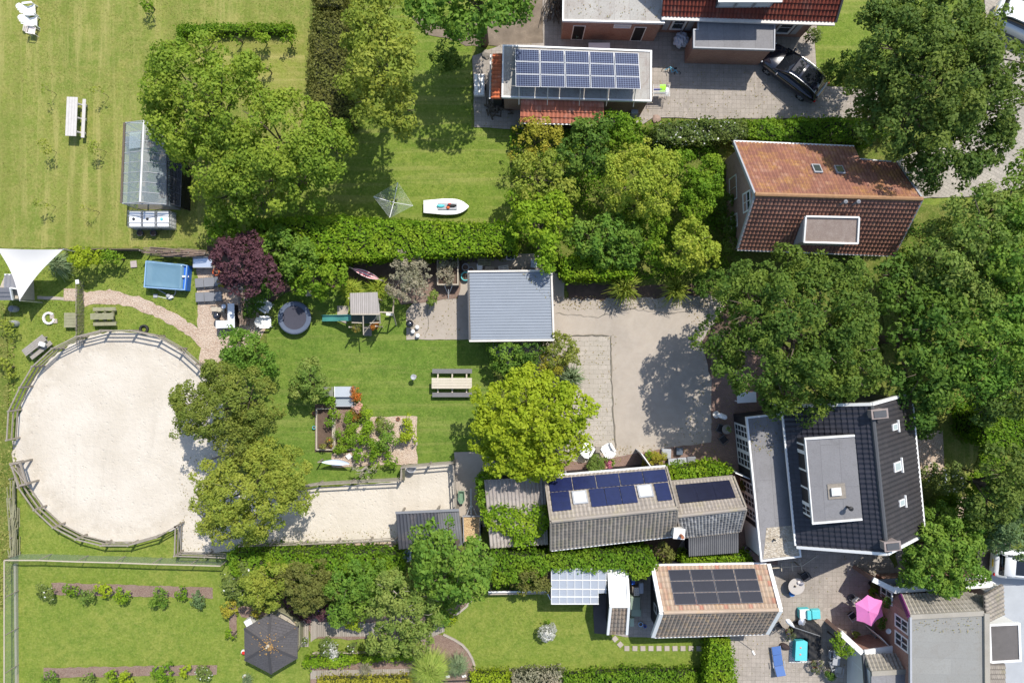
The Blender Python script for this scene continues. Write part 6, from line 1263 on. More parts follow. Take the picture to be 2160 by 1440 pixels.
P_ = [(61, 18, 0.1, 'white slatted garden chair, topmost of the three facing right on the dry lawn'), (65, 43, 0, 'white slatted garden chair, middle of the three facing right on the dry lawn'), (560, 646, -.55, 'white garden chair turned towards the trampoline, upper of the pair'), (560, 679, .03, 'white garden chair facing the trampoline, lower of the pair'), (1240, 947, 1.05, 'white garden chair left of the small patio table by the lime tree'), (1282, 947, 2.1, 'white garden chair right of the small patio table')]
for i, (x, y, r, l) in enumerate(P_): place(A1_, i == 0, at(x, y, .5), r, l, 'white slatted garden chairs')
def plainchair(name, mat, seatm=None):
    t = thing(name, '-', 'chair'); B().box(0, 0, .44, .46, .48, .05).build('seat', seatm or mat, t, bev=.015)
    b = B()
    for i in range(3): b.box(-.25 - i * .02, 0, .56 + i * .13, .025, .46, .09)
    b.build('backrest', mat, t)
    for sx in (-.2, .2):
        for sy in (-.21, .21): B().tube([(sx, sy, .43), (sx * 1.1, sy * 1.1, 0)], .018, 6).build('leg', mat, t)
    for s in (-1, 1): B().beam((.2, s * .26, .64), (-.24, s * .26, .66), .05, .025).beam((.2, s * .26, .64), (.2, s * .25, .42), .03, .03).build('armrest', mat, t)
    return t
C2 = plainchair('armchair', whp); C2.location = at(66, 64, .5); C2.rotation_euler = (0, 0, -.15); C2['label'] = 'pinkish white armchair below the two white slatted chairs on the dry lawn'
for k, (x, y, r, m, sm, l) in enumerate([(651, 617, -1.5, palewood, palewood, 'wooden armchair under the fig bush by the trampoline'), (1222, 71, -1.4, greenpl, flat('palegreen', (.30, .40, .34), .6, .15, 4), 'green plastic armchair outside the annexe door'), (1519, 903, -.4, darkgrey, black, 'dark chair left of the round pot table in the oak shade'), (1526, 926, .7, darkgrey, black, 'dark chair below the round pot table in the oak shade'), (1697, 1214, 3.7, darkgrey, black, 'black chair above the round patio table'), (1641, 1320, .6, darkgrey, black, 'black chair at the right corner of the solar shed'), (1806, 1267, -.8, white, palewood, 'pale chair peeking out left of the pink parasol'), (1797, 1297, .6, lightgrey, black, 'metal framed chair in the shadow of the pink parasol')]):
    c = plainchair('patio_chair', m, sm); c.location = at(x, y, .45); c.rotation_euler = (0, 0, r); c['label'] = l
def lounger(label, px, py, rz, fm, cm, L=1.9, wd=.62):
    t = thing('sun_lounger', label, 'sun lounger'); f = B()
    for s in (-1, 1): f.beam((-L / 2, s * wd / 2, .3), (L * .2, s * wd / 2, .3), .04, .05); f.beam((L * .2, s * wd / 2, .3), (L * .5, s * wd / 2, .55), .04, .05)
    f.build('frame', fm, t)
    for i, (x0, z0, x1, z1) in enumerate(((-L / 2, .34, -L * .2, .34), (-L * .19, .34, L * .19, .34), (L * .2, .34, L / 2, .62))): B().beam((x0, 0, z0), (x1, 0, z1), wd, .06).build('cushion', cm, t, bev=.02)
    for sx in (-L * .42, L * .2):
        for s in (-1, 1): B().box(sx, s * wd / 2, .15, .04, .04, .3).build('leg', fm, t)
    for s in (-1, 1): B().box(L * .12, s * (wd / 2 + .08), .45, .4, .05, .03).build('armrest', fm, t)
    t.location = at(px, py, .35); t.rotation_euler = (0, 0, rz); return t
lounger('charcoal sun lounger beside the plum tree, upper one', 441, 595, .08, darkgrey, midgrey); lounger('charcoal sun lounger beside the plum tree, lower one', 442, 626, .04, darkgrey, midgrey)
lounger('grey sun lounger with blue cushions on the lower right patio', 1641, 1392, math.radians(-82), lightgrey, bluecush)
# glass topped table, terracotta pot
t = thing('glass_table', 'rectangular table with mirror bright glass top beside the plum tree', 'table', at(427, 553)); p = W(427, 553, .75)
B().box(p.x, p.y, .74, 1.26, .70, .02).build('tabletop', plain('mirrorg', (.75, .8, .88), .08, .6), t); b = B()
for i, j in (((-.63, -.35), (.63, -.35)), ((.63, -.35), (.63, .35)), ((.63, .35), (-.63, .35)), ((-.63, .35), (-.63, -.35))): b.beam((p.x + i[0], p.y + i[1], .73), (p.x + j[0], p.y + j[1], .73), .04, .05)
b.build('frame', lightgrey, t)
for sx in (-.55, .55):
    for sy in (-.28, .28): B().box(p.x + sx, p.y + sy, .36, .05, .05, .72).build('leg', lightgrey, t)
def pot(label, px, py, r, h, mat, plant=None, pr=None, name='flower_pot', cat='pot', ph=None, leaf=.05, dens=1):
    t = thing(name, label, cat, at(px, py)); c = W(px, py, h * .6)
    B().lathe([(0, 0), (r * .7, 0), (r * 1.0, h * .9), (r * 1.1, h * .9), (r * 1.1, h), (r * .92, h), (r * .85, h * .8)], (c.x, c.y, 0), 16).build('pot', mat, t)
    B().lathe([(0, h * .82), (r * .88, h * .82)], (c.x, c.y, 0), 16).build('soil', soil, t)
    if plant:
        pr = pr or r * 1.3; q = crown_cards([(c.x, c.y, h + pr * .5, pr, pr, pr * .8)], pr * .45, leaf, dens); card_mesh('plant', *q, lf[plant], t)
    return t
for a in [('orange terracotta pot under the glass table corner', 457, 574, .22, .35, orangepot), ('brown pot with yellow plant under the plum tree', 472, 597, .18, .3, brownpot, 'yellow', .3), ('terracotta pot left of the framed beds', 663, 871, .13, .22, brownpot), ('terracotta pot at the top of the chip bed, right one', 840, 883, .13, .2, brownpot), ('pot with small yellow plant at the top of the chip bed', 798, 884, .12, .2, brownpot, 'lime', .14),
          ('big pot with grey green bush beside the barn door', 1258, 978, .3, .35, greywood, 'greyg', .55), ('wicker pot rim with leafy plant near white patio chair', 1253, 968, .26, .3, palewood, 'white', .25), ('pot of pink hydrangea at the barn wall', 1281, 976, .2, .3, brownpot, 'pink', .26), ('pot of peach hydrangea at the barn eave', 1274, 990, .2, .35, brownpot, 'peach', .26), ('small round green shrub pot right of the pink hydrangea', 1290, 976, .2, .25, palewood, 'hedge2', .2),
          ('round green topiary pot by the open barn door', 1371, 958, .18, .3, brownpot, 'hedge', .28), ('yellow flowering pot cluster beside the grey ottoman', 1387, 962, .25, .3, brownpot, 'yellow', .42), ('pot of pale flowers below the topiary', 1366, 975, .2, .3, brownpot, 'yellow', .32), ('black pot between the flowering pots at the barn', 1376, 970, .16, .3, black),
          ('pot with light herb on the round shade table', 1533, 903, .14, .9, palewood, 'greyg', .15), ('pot of violet petunias left of the black sofa cover', 1663, 1332, .2, .35, brownpot, 'violet', .34), ('pot of violet petunias below the black sofa cover', 1717, 1400, .2, .35, brownpot, 'violet', .38), ('potted bush at the brick house corner above the parasol', 1838, 1248, .2, .4, brownpot, 'hedge2', .32), ('dark potted shrub beside the brick house corner', 1838, 1230, .18, .35, black, 'brown', .25),
          ('wide bowl with green plant at the bottom right patio', 1745, 1418, .28, .35, palewood, 'deep', .34), ('grey pot with sprig beside the small white framed wall', 1800, 1332, .16, .4, lightgrey, 'greyg', .2), ('blue round lid bucket behind the narrow shed', 1351, 1315, .14, .3, plain('skyb', (.35, .55, .8), .4)), ('deep blue bucket behind the narrow shed', 1360, 1319, .10, .28, plain('deepb', (.02, .1, .5), .4)), ('pot with white flowers at the gazebo deck', 645, 1348, .16, .35, lightgrey, 'white', .22),
          ('red bucket beside the green plastic chair', 1234, 75, .14, .28, plain('redpl', (.5, .04, .02), .4)), ('clay pot near the green plastic armchair', 1299, 72, .13, .2, greywood), ('teal watering can shaped pot left of the framed beds', 663, 901, .11, .25, turq), ('plant pot with hanging brown plant near the extension window', 1566, 1022, .22, .5, brownpot, 'brown', .3), ('grey barrel beside the extension corner', 1575, 1156, .2, .6, midgrey)]: pot(*a)
for x, y, l in ((24, 651, 'grey round post stump below the playhouse, upper one'), (25, 682, 'grey round post stump below the playhouse, lower one')):
    t = thing('barrel', l, 'barrel', at(x, y)); c = W(x, y, .5); B().lathe([(0, 0), (.2, 0), (.23, .28), (.2, .55), (0, .55)], (c.x, c.y, 0), 14).build('body', lightgrey, t, smooth=False); B().lathe([(0, .56), (.17, .56), (.17, .58), (0, .6)], (c.x, c.y, 0), 14).build('lid', midgrey, t)
# barbecues
def kettle(label, px, py):
    t = thing('kettle_barbecue', label, 'barbecue', at(px, py)); c = W(px, py, .85)
    B().lathe([(0, .55), (.16, .6), (.26, .75), (.27, .8), (.24, .93), (.12, 1.02), (0, 1.03)], (c.x, c.y, 0), 20).build('bowl', plain('enamel%d' % px, (.015, .015, .02), .12, coat=1), t, smooth=True)
    B().tube([(c.x - .06, c.y, 1.03), (c.x, c.y, 1.07), (c.x + .06, c.y, 1.03)], .012, 6).build('handle', metal, t)
    for k in range(3):
        a = k * 2.1; B().tube([(c.x + .15 * math.cos(a), c.y + .15 * math.sin(a), .6), (c.x + .28 * math.cos(a), c.y + .28 * math.sin(a), 0)], .014, 6).build('leg', metal, t)
kettle('black kettle barbecue in front of the white L shaped counter', 457, 666); kettle('black kettle barbecue on the concrete beside three white stones', 864, 683)
for k, (x, y) in enumerate(((880, 690), (871, 699), (881, 708))):
    t = thing('round_stone', 'white round stool on the concrete patio, %s of three' % ('uppermost', 'middle', 'lowest')[k], 'stool', at(x, y), group='white round stools'); c = W(x, y, .25)
    B().lathe([(0, 0), (.11, 0), (.13, .2), (.15, .3), (.13, .36), (0, .37)], (c.x, c.y, 0), 14).build('seat', white, t, smooth=True)
t = thing('outdoor_counter', 'L shaped outdoor kitchen counter with white top and dark base', 'counter', at(480, 670))
P = [W(x, y, .95) for x, y in ((480, 640), (494, 640), (495, 691), (455, 692), (455, 676), (480, 676))]; xy = [(p.x, p.y) for p in P]
B().prism(inset(xy, .06), 0, .9).build('base', darkwood, t); B().prism(xy, .9, .95).build('worktop', flat('wtop', (.72, .74, .76), .3, .1, 4), t); 
p = W(475, 646, 1.0); B().lathe([(0, .95), (.14, .95), (.16, 1.0), (.15, 1.02), (0, .98)], (p.x - .1, p.y, 0), 14).build('basin', metal, t)
for x, y, r, l in ((454, 652, .2, 'small wooden crate left of the counter, upper'), (468, 653, -.3, 'small wooden plank stool inside the counter corner')):
    t = thing('crate', l, 'crate', at(x, y)); c = W(x, y, .3)
    for s in (-1, 1): B().box(c.x, c.y + s * .12, .2, .4, .03, .4, 0).build('side', palewood, t)
    B().box(c.x, c.y, .41, .44, .3, .03).build('top', palewood, t)
# tyre, fire ring
t = thing('car_tyre', 'old car tyre lying on the grass above the sand circle', 'tyre', at(304, 694)); c = W(304, 694, .1); b = B(); b.loft([[(c.x + (r * math.cos(a)), c.y + r * math.sin(a), z) for r, z in ((.30, .02), (.31, .11), (.30, .2), (.24, .22), (.18, .2), (.19, .03))] for a in [k * 2 * math.pi / 28 for k in range(29)]], cap=False); b.build('tyre', rubber, t, smooth=True)
t = thing('fire_ring', 'circle of pale pinkish stones round a fire pit with two slabs', 'fire pit', at(103, 671)); c = W(103, 671, .1)
for k in range(15):
    a = k * .36 + .9; B().box(c.x + .36 * math.cos(a), c.y + .36 * math.sin(a), .08, .15, .13, .17, a + random.uniform(-.3, .3)).build('stone', (white, whp)[k % 2], t, bev=.03)
for x, y in ((111, 668), (118, 677)): p = W(x, y); B().box(p.x, p.y, .05, .26, .3, .08, .05).build('slab', concrete, t)
# stepping stones
for k in range(11):
    x = 1322 + 16.9 * k; t = thing('stepping_stone', '%s square stepping stone from the left in the straight row' % ('first second third fourth fifth sixth seventh eighth ninth tenth eleventh'.split()[k]), 'paving stone', at(x, 1366), group='stepping stones in the lawn'); c = W(x, 1366)
    B().box(c.x, c.y, .045, .34, .34, .05, random.uniform(-.05, .05)).build('slab', concrete, t, bev=.01)
for x, y, r, l in ((1308, 1358, .75, 'turned square stepping stone nearest the straight row'), (1297, 1346, .7, 'turned square stepping stone at the narrow shed')):
    t = thing('stepping_stone', l, 'paving stone', at(x, y), group='stepping stones in the lawn'); c = W(x, y); B().box(c.x, c.y, .045, .34, .34, .05, r).build('slab', concrete, t, bev=.01)
b = B(); pts = [(1003, 1417), (1001, 1402), (996, 1388), (987, 1372), (975, 1359), (958, 1348), (935, 1337)]
for a, c in zip(pts[:-1], pts[1:]): b.beam(W(*a, .06), W(*c, .06), .14, .12)
pts = [(953, 1300), (968, 1291), (983, 1279), (994, 1266)]
for a, c in zip(pts[:-1], pts[1:]): b.beam(W(*a, .06), W(*c, .06), .14, .12)
setp(b.build('kerb', concrete), kind='structure')
# trampoline
t = thing('trampoline', 'round trampoline with grey blue padded rim on the main lawn', 'trampoline', at(621, 670)); c = W(621, 670, .6); b = B()
b.lathe([(.80, .60), (.82, .64), (1.05, .66), (1.12, .62), (1.12, .55), (1.06, .52)], (c.x, c.y, 0), 40); b.build('padding', flat('pad', (.10, .125, .18), .5, .15, 2), t, smooth=False)
B().lathe([(0, .58), (.83, .60)], (c.x, c.y, 0), 40).build('mat', flat('mat', (.05, .05, .07), .7, .1, 3), t)
for k in range(8): a = k * .785; B().tube([(c.x + 1.06 * math.cos(a), c.y + 1.06 * math.sin(a), .55), (c.x + 1.06 * math.cos(a), c.y + 1.06 * math.sin(a), 0)], .022, 6).build('leg', galv, t)
# bird bath
t = thing('bird_bath', 'stone bird bath on a pedestal in the main lawn', 'bird bath', at(872, 795)); c = W(872, 795, .8)
B().lathe([(0, 0), (.13, 0), (.13, .05), (.06, .12), (.05, .6), (.08, .68)], (c.x, c.y, 0), 14).build('pedestal', greywood, t, smooth=True); B().lathe([(.06, .66), (.18, .74), (.19, .8), (.16, .79), (.05, .72), (0, .72)], (c.x, c.y, 0), 14).build('bowl', lightgrey, t, smooth=True)
# pool
t = thing('swimming_pool', 'rectangular blue frame pool under a pale blue wrinkled cover', 'pool', at(348, 580)); P = [W(x, y, .8) for x, y in ((307, 550), (395, 559), (390, 612), (303, 606))]; xy = [(p.x, p.y) for p in P]
poolblue = plain('poolblue', (.02, .13, .55), .3); b = B(); b.prism(xy, 0, .62); b.build('tub', poolblue, t); rim(B(), xy, .72, .8, .06).build('frame', plain('frameblue', (.25, .4, .6), .3), t)
nx = 26; ny = 18; q = [W(x, y, .84) for x, y in ((306, 548), (386, 556), (382, 613), (302, 606))]; b = B()
for j in range(ny + 1):
    for i in range(nx + 1):
        u, v = i / nx, j / ny; p = (q[0] * (1 - u) + q[1] * u) * (1 - v) + (q[3] * (1 - u) + q[2] * u) * v; e = min(u, 1 - u, v, 1 - v)
        a = math.atan2(v + .02, u + .02); wz = .018 * math.sin(a * 34) * math.exp(-2.2 * math.hypot(u, v)) + .012 * math.sin(u * 17 + 3 * v) * (1 - e)
        b.v.append((p.x, p.y, p.z - .10 * min(1, e * 5) + wz - (.22 if e == 0 else 0)))
for j in range(ny):
    for i in range(nx): k = j * (nx + 1) + i; b.f.append((k, k + 1, k + nx + 2, k + nx + 1))
b.build('cover', flat('coverb', (.13, .235, .31), .35, .12, 1, spec=.5), t, smooth=True)
b = B(); b.beam(W(384, 583, .86), W(398, 583, .5), .12, .03); b.build('ladder', white, t)
t = thing('pool_pump', 'white pool pump with curling hoses below the blue pool', 'pump', at(355, 624)); c = W(355, 624, .2); B().lathe([(0, 0), (.16, 0), (.16, .22), (.1, .3), (0, .32)], (c.x, c.y, 0), 14).build('filter', lightgrey, t); B().box(c.x + .15, c.y - .08, .12, .3, .18, .22, .3).build('motor', white, t)
for pts in ([(330, 608, .4), (340, 614, .1), (350, 620, .2)], [(359, 624, .15), (368, 622, .06), (371, 615, .2), (368, 610, .5)]): B().tube([W(*p) for p in pts], .035, 8).build('hose', lightgrey, t)
t = thing('pool_net', 'white skimmer net with long pole lying on the grass', 'net', at(340, 627)); B().tube([W(333, 625, .05), W(362, 632, .05)], .02, 6).build('pole', white, t); c = W(328, 624, .05); B().box(c.x, c.y, .06, .28, .24, .03).build('net', lightgrey, t)
t = thing('paving_slab', 'loose pinkish board lying on the grass left of the pool', 'board', at(282, 557)); c = W(282, 557, .1); B().box(c.x, c.y, .1, .42, .45, .05, .1).build('board', flat('pinkboard', (.42, .36, .34), .8, .2, 6), t)
# shade sail
t = thing('shade_sail', 'large white triangular shade sail over the playhouse', 'shade sail', at(60, 560)); A_, B_, C_ = W(-6, 524, 2.9), W(133, 526, 2.9), W(41, 634, 2.1); n = 22; b = B(); idx = {}
for i in range(n + 1):
    for j in range(n + 1 - i):
        u, v = i / n, j / n; w_ = 1 - u - v; p = A_ * w_ + B_ * u + C_ * v; cen = (A_ + B_ + C_) / 3; pull = 4 * (u * v + v * w_) * .17 + 4 * u * w_ * .035
        e = 1 - 27 * u * v * w_; p = p + (cen - p) * pull * e * 1.0; p.z -= .25 * (1 - e) * .6; idx[i, j] = len(b.v); b.v.append(tuple(p))
for i in range(n):
    for j in range(n - i):
        b.f.append((idx[i, j], idx[i + 1, j], idx[i, j + 1]))
        if j < n - i - 1: b.f.append((idx[i + 1, j], idx[i + 1, j + 1], idx[i, j + 1]))
b.build('canvas', flat('canvas', (.64, .62, .585), .7, .05, 1, bmp=0), t, smooth=True)
for p in (B_, C_): B().tube([(p.x + .05, p.y, 0), (p.x + .05, p.y, p.z + .05)], .04, 8).build('post', galv, t)
t = thing('pole', 'thin horizontal pole lying between playhouse and lawn', 'pole', at(60, 634)); B().tube([W(45, 633, .6), W(86, 637, .5)], .02, 6).build('pole', mosswood, t)
# ---------------------------------------------------------------- play tower
t = thing('play_tower', 'wooden play tower with plank roof, green slide and swing beam on the main lawn', 'play tower', at(770, 665))
c = W(769, 638, 2.5); q = [W(x, y, z) for x, y, z in ((738, 618, 2.5), (796, 616, 2.5), (801, 662, 2.35), (739, 663, 2.35))]
wr = woodmat('towerroof', (.42, .38, .35), (.34, .31, .28), .125, .02); B().slab(q, .04).build('roof', wr, t)
for x, y in ((741, 630), (796, 630), (742, 690), (797, 688)): p = W(x, y, 1.6); B().beam((p.x, p.y, 0), (p.x, p.y, 2.3), .08, .08).build('post', palewood, t)
P = [W(x, y, 1.3) for x, y in ((742, 640), (801, 640), (801, 682), (742, 682))]; B().prism([(p.x, p.y) for p in P], 1.2, 1.26).build('platform', flat('mossd', (.10, .12, .09), .9, .4, 4), t)
b = B()
for a, c in (((741, 663, 2.4), (801, 663, 2.4)), ((766, 664, 2.3), (767, 706, 1.9)), ((742, 680, 1.9), (764, 681, 1.9)), ((780, 681, 1.9), (801, 680, 1.9)), ((801, 662, 2.35), (802, 682, 1.9)), ((768, 702, 1.0), (801, 660, 2.3))): b.beam(W(*a), W(*c), .06, .06)
b.build('beam', palewood, t); b = B()
for k in range(5): b.box(W(776, 690 + k * 4, 1.1 - k * .22).x, W(776, 690 + k * 4, 1.1 - k * .22).y, 1.1 - k * .22, .52, .14, .035)
b.build('steps', greywood, t)
a_, c_ = W(741, 670, 1.3), W(680, 670, .25); sl_ = B(); n = 14
for k in range(n):
    u0, u1 = k / n, (k + 1) / n; z = lambda u: .22 + 1.1 * (1 - u) ** 1.15 + .05 * math.sin(u * 9); p = Vector((a_.x + (c_.x - a_.x) * u0, a_.y, z(u0))); r = Vector((a_.x + (c_.x - a_.x) * u1, a_.y, z(u1))); sl_.beam(p, r, .38, .03); sl_.beam(p + Vector((0, .19, .07)), r + Vector((0, .19, .07)), .04, .14); sl_.beam(p + Vector((0, -.19, .07)), r + Vector((0, -.19, .07)), .04, .14)
sl_.build('slide', flat('slideg', (.07, .26, .23), .4, .12, 3), t)
b = B(); b.beam(W(801, 658, 2.2), W(829, 659, 2.2), .08, .08); b.beam(W(831, 632, 0), W(829, 659, 2.25), .07, .07); b.beam(W(836, 686, 0), W(829, 659, 2.25), .07, .07); b.build('swing_frame', palewood, t)
p = W(818, 662, 1.0); s = B().box(p.x, p.y, .5, .42, .18, .03, 0).build('swing_seat', white, t); b = B()
for k in (-.18, .18): b.tube([(p.x + k, p.y, .5), (p.x + k, p.y + .05, 2.15)], .012, 5)
b.build('rope', mosswood, t)
for k, (x, y) in enumerate(((751, 690), (790, 688))):
    o = thing('flower_basket', 'hanging box of orange flowers on the play tower, %s one' % ('left', 'right')[k], 'flower box', at(x, y), group='flower boxes on the play tower'); c = W(x, y, 1.5); B().box(c.x, c.y, 1.4, .45, .2, .18).build('box', greywood, o); qd = crown_cards([(c.x, c.y, 1.55, .28, .2, .16)], .14, .05, 1.2); card_mesh('flowers', *qd, lf['orange'], o)
def hammock(label, a, c, za, zc, w_, m, stripes):
    A, C = W(*a, za), W(*c, zc); t = thing('hammock', label, 'hammock', ((A.x + C.x) / 2, (A.y + C.y) / 2, 0)); d = C - A; s = Vector((-d.y, d.x, 0)).normalized(); b = B(); n = 20; mm = 7
    for i in range(n + 1):
        u = i / n; wd = w_ * math.sin(math.pi * u) ** .7
        for j in range(mm): v = j / (mm - 1) - .5; b.v.append(tuple(A + d * (.08 + .84 * u) + s * wd * v + Vector((0, 0, -.9 * 4 * u * (1 - u) * .35 + abs(v) * wd * .5))))
    for i in range(n):
        for j in range(mm - 1): k = i * mm + j; b.f.append((k, k + 1, k + mm + 1, k + mm))
    o = b.build('cloth', m, t, smooth=True); o.data.materials.append(stripes)
    for f in o.data.polygons: f.material_index = 1 if (f.index % (mm - 1)) in (1, 4) else 0
    B().tube([A, A + d * .09 + Vector((0, 0, -.02))], .02, 5).tube([C, C - d * .09 + Vector((0, 0, -.02))], .02, 5).build('rope', palewood, t)
    for p in (A, C): B().beam((p.x, p.y, 0), (p.x, p.y, p.z + .1), .08, .08).build('post', greywood, t)
hammock('red and white striped hammock above the yellow strappy plants', (738, 564), (805, 591), 1.3, 1.3, .42, flat('hampink', (.72, .55, .54), .8, .1, 4), plain('hamred', (.45, .03, .06), .8))
hammock('blue and white striped hammock below the framed beds', (672, 974), (744, 978), 1.1, 1.1, .36, flat('hamblue', (.5, .62, .75), .8, .1, 4), plain('hamw', (.8, .8, .8), .8))
# raised planter behind patio
t = thing('raised_planter', 'tall framed planter full of pale dry plants beside the garage', 'planter', at(944, 568)); P = [W(x, y, 1.0) for x, y in ((921, 532), (967, 532), (967, 601), (922, 601))]; xy = [(p.x, p.y) for p in P]
rim(B(), xy, 0, 1.0, .08).build('frame', palewood, t); b = B().prism(inset(xy, .08), .0, .8); b.build('soil', soil, t); c = W(944, 565, 1.1)
qd = crown_cards([(c.x, c.y + .5, 1.1, .5, .5, .3), (c.x - .1, c.y - .3, 1.1, .5, .6, .3), (c.x + .2, c.y, 1.0, .4, .6, .3)], .22, .07, .8, holes=.25); card_mesh('plants', *qd, lf['grey'], t)
t = thing('trestle', 'white folding trestle legs below the raised planter', 'trestle', at(945, 620)); b = B()
for a, c in (((938, 603, .8), (946, 622, 0)), ((954, 603, .8), (946, 622, 0)), ((946, 610, .6), (946, 632, 0))): b.beam(W(*a), W(*c), .04, .04)
b.build('legs', white, t)
# framed beds
for k, (pts, l) in enumerate((([(667, 862), (702, 862), (702, 948), (667, 948)], 'left timber framed vegetable bed with bare soil'), ([(706, 850), (748, 850), (748, 948), (706, 948)], 'right timber framed vegetable bed with reddish mulch'))):
    t = thing('raised_bed', l, 'raised bed', at(pts[0][0] + 18, 905)); xy = [tuple(W(x, y, .3).xy) for x, y in pts]
    for i in range(4): B().beam((*xy[i], .15), (*xy[(i + 1) % 4], .15), .08 if i != 1 or k else .12, .3).build('board', palewood, t)
t = thing('cold_frame', 'white polycarbonate lid of the cold frame at the head of the right bed', 'cold frame', at(727, 825)); c = W(726, 826, .7)
B().box(c.x, c.y, .35, 1.24, .66, .6).build('box', greywood, t); B().box(c.x, c.y, .70, 1.28, .70, .04, 0, .04).build('lid', flat('pclid', (.42, .46, .50), .3, .08, 3, bmp=0), t)
for s in (-.64, .64): B().box(c.x + s, c.y, .73, .04, .72, .05, 0, .04).build('edge', white, t)
t = thing('cold_frame', 'clear glass pane frame below the white cold frame lid', 'cold frame', at(728, 848)); c = W(727, 847, .4); B().box(c.x, c.y, .42, 1.2, .58, .03).build('pane', plain('dullglass', (.30, .34, .36), .15), t); b = B(); b.box(c.x, c.y - .3, .3, 1.24, .05, .35); b.box(c.x, c.y + .3, .3, 1.24, .05, .3); b.build('frame', lightgrey, t)
t = thing('board', 'mossy grey board left of the white cold frame lid', 'board', at(692, 825)); c = W(692, 826, .6); B().box(c.x, c.y, .6, .72, .66, .04).build('panel', flat('mossb', (.22, .23, .18), .9, .3, 4), t)
t = thing('slab', 'white square slab leaning near the twiggy apple tree', 'slab', at(736, 962)); c = W(736, 962, .2); B().box(c.x, c.y, .2, .34, .34, .06, .6, .3).build('slab', white, t)
t = thing('slab', 'grey stone at the lower right corner of the chip bed', 'stone', at(879, 935)); c = W(879, 935); B().box(c.x, c.y, .08, .14, .22, .16).build('stone', concrete, t, bev=.03)
# rotary dryer
t = thing('rotary_dryer', 'white rotary clothes dryer with square web of lines', 'clothes dryer', at(830, 427)); o = W(830, 427, 1.5); b = B(); B().tube([(o.x, o.y, 0), (o.x, o.y, 1.7)], .025, 8).build('pole', galv, t)
tip = [W(x, y, 1.85) for x, y in ((839, 385), (871, 434), (822, 459), (788, 415))]
for p in tip: B().tube([(o.x, o.y, 1.45), p], .022, 6).build('arm', white, t)
ln = B()
for k in range(11):
    f = .28 + .072 * k
    for i in range(4):
        a, c = [Vector((o.x, o.y, 1.45)) * (1 - f) + tip[j] * f for j in (i, (i + 1) % 4)]; ln.tube([a, c], .006, 4, caps=False)
ln.build('lines', plain('linegrey', (.55, .58, .55), .5), t)
# dinghy
t = thing('dinghy', 'white sailing dinghy hull lying on the upper lawn', 'boat', at(941, 436)); b = B(); base = W(941, 436, .35); L = 3.05
def hw(u): return .54 * min(1, (.78 + .5 * u)) * (1 - max(0, (u - .5) / .5) ** 3.4 * .92) if u > .0 else .36
rings = []
for i in range(17):
    u = i / 16; x = -L / 2 + L * u; w_ = max(.02, hw(max(u, .001))); d = .30 * (1 - .4 * u ** 3)
    rings.append([(base.x + x, base.y + w_ * s, .38 - d * dz) for s, dz in ((-1, 0), (-.85, .6), (-.4, 1), (.4, 1), (.85, .6), (1, 0), (.9, -.04), (0, -.08), (-.9, -.04))])
b.loft(rings); b.build('hull', plain('gelcoat', (.78, .78, .77), .25), t, smooth=False)
b = B(); b.box(base.x + .1, base.y, .47, 1.3, .42, .015); b.build('cockpit', lightgrey, t)
for nm, dx, dy, sx, sy, sz, m, l in (('bundle', -.35, .02, .35, .12, .1, turq, 'turquoise rope bundle lying in the dinghy'), ('bag', .15, -.09, .16, .12, .12, flat('orangefab', (.6, .12, .03), .7, .2, 8), 'orange cloth lying in the dinghy'), ('bag', .4, .04, .42, .12, .12, black, 'black bundle lying in the dinghy'), ('bag', .25, .14, .14, .07, .12, flat('redfab', (.5, .03, .02), .7, .2, 8), 'red bundle lying in the dinghy')):
    o = thing(nm, l, 'bundle', (base.x + dx, base.y + dy, .5)); bb = B().lathe([(0, 0), (.4, .1), (.5, .5), (.35, .9), (0, 1)], (0, 0, 0), 10); bb.v = [(base.x + dx + x * sx * 1.6 * (1 + .2 * math.sin(y * 9)), base.y + dy + y * sy * 1.8, .47 + z * sz) for x, y, z in bb.v]; bb.build('cloth', m, o)
t = thing('handcart', 'flat white tub cart with long handle left of the solar garage', 'cart', at(1011, 178)); c = W(1011, 179, .6); B().box(c.x, c.y, .5, .72, 1.48, .28).build('tub', whp, t, bev=.04); B().box(c.x, c.y, .645, .6, 1.34, .012).build('bed', plastic, t)
for s in (-.1, .1): B().tube([(c.x + s * .6, c.y - .6, .66), (c.x + s, c.y + 1.0, .72)], .02, 6).build('handle', palewood, t)
for s in (-1, 1): b = B(); b.loft([[(c.x + s * .4 + k, c.y + .2 * math.cos(a), .22 + .2 * math.sin(a)) for k in (-.03, .03)] for a in [i * .524 for i in range(13)]], cap=False); b.build('wheel', rubber, t)
# woodpile, rocks
t = thing('woodpile', 'heap of dark chopped branches beside the orange lean-to', 'woodpile', at(1048, 232)); c0 = W(1048, 232)
for k in range(46):
    a = random.uniform(0, 3.14); x, y, z = c0.x + random.gauss(0, .42), c0.y + random.gauss(0, .28), random.uniform(.08, .5); L = random.uniform(.15, .35); B().tube([(x - L * math.cos(a), y - L * math.sin(a), z), (x + L * math.cos(a), y + L * math.sin(a), z + random.uniform(-.1, .1))], random.uniform(.03, .06), 6).build('log', bark, t)
def rock(label, px, py, r, m=greywood, sz=.6):
    t = thing('boulder', label, 'boulder', at(px, py)); bm_ = bmesh.new(); bmesh.ops.create_icosphere(bm_, subdivisions=2, radius=r); c = W(px, py)
    for v in bm_.verts: v.co *= 1 + random.uniform(-.16, .16); v.co.z *= sz
    me = bpy.data.meshes.new('rock'); bm_.to_mesh(me); bm_.free(); o = link_mesh('rock', me, m, t); o.location = (0, 0, r * sz * .6)
rock('brown boulder at the corner of the solar garage', 1026, 116, .32); rock('flat stone at the hedge end near the solar garage', 1384, 252, .3, flat('rk', (.35, .25, .2), .9, .3, 5), .4)
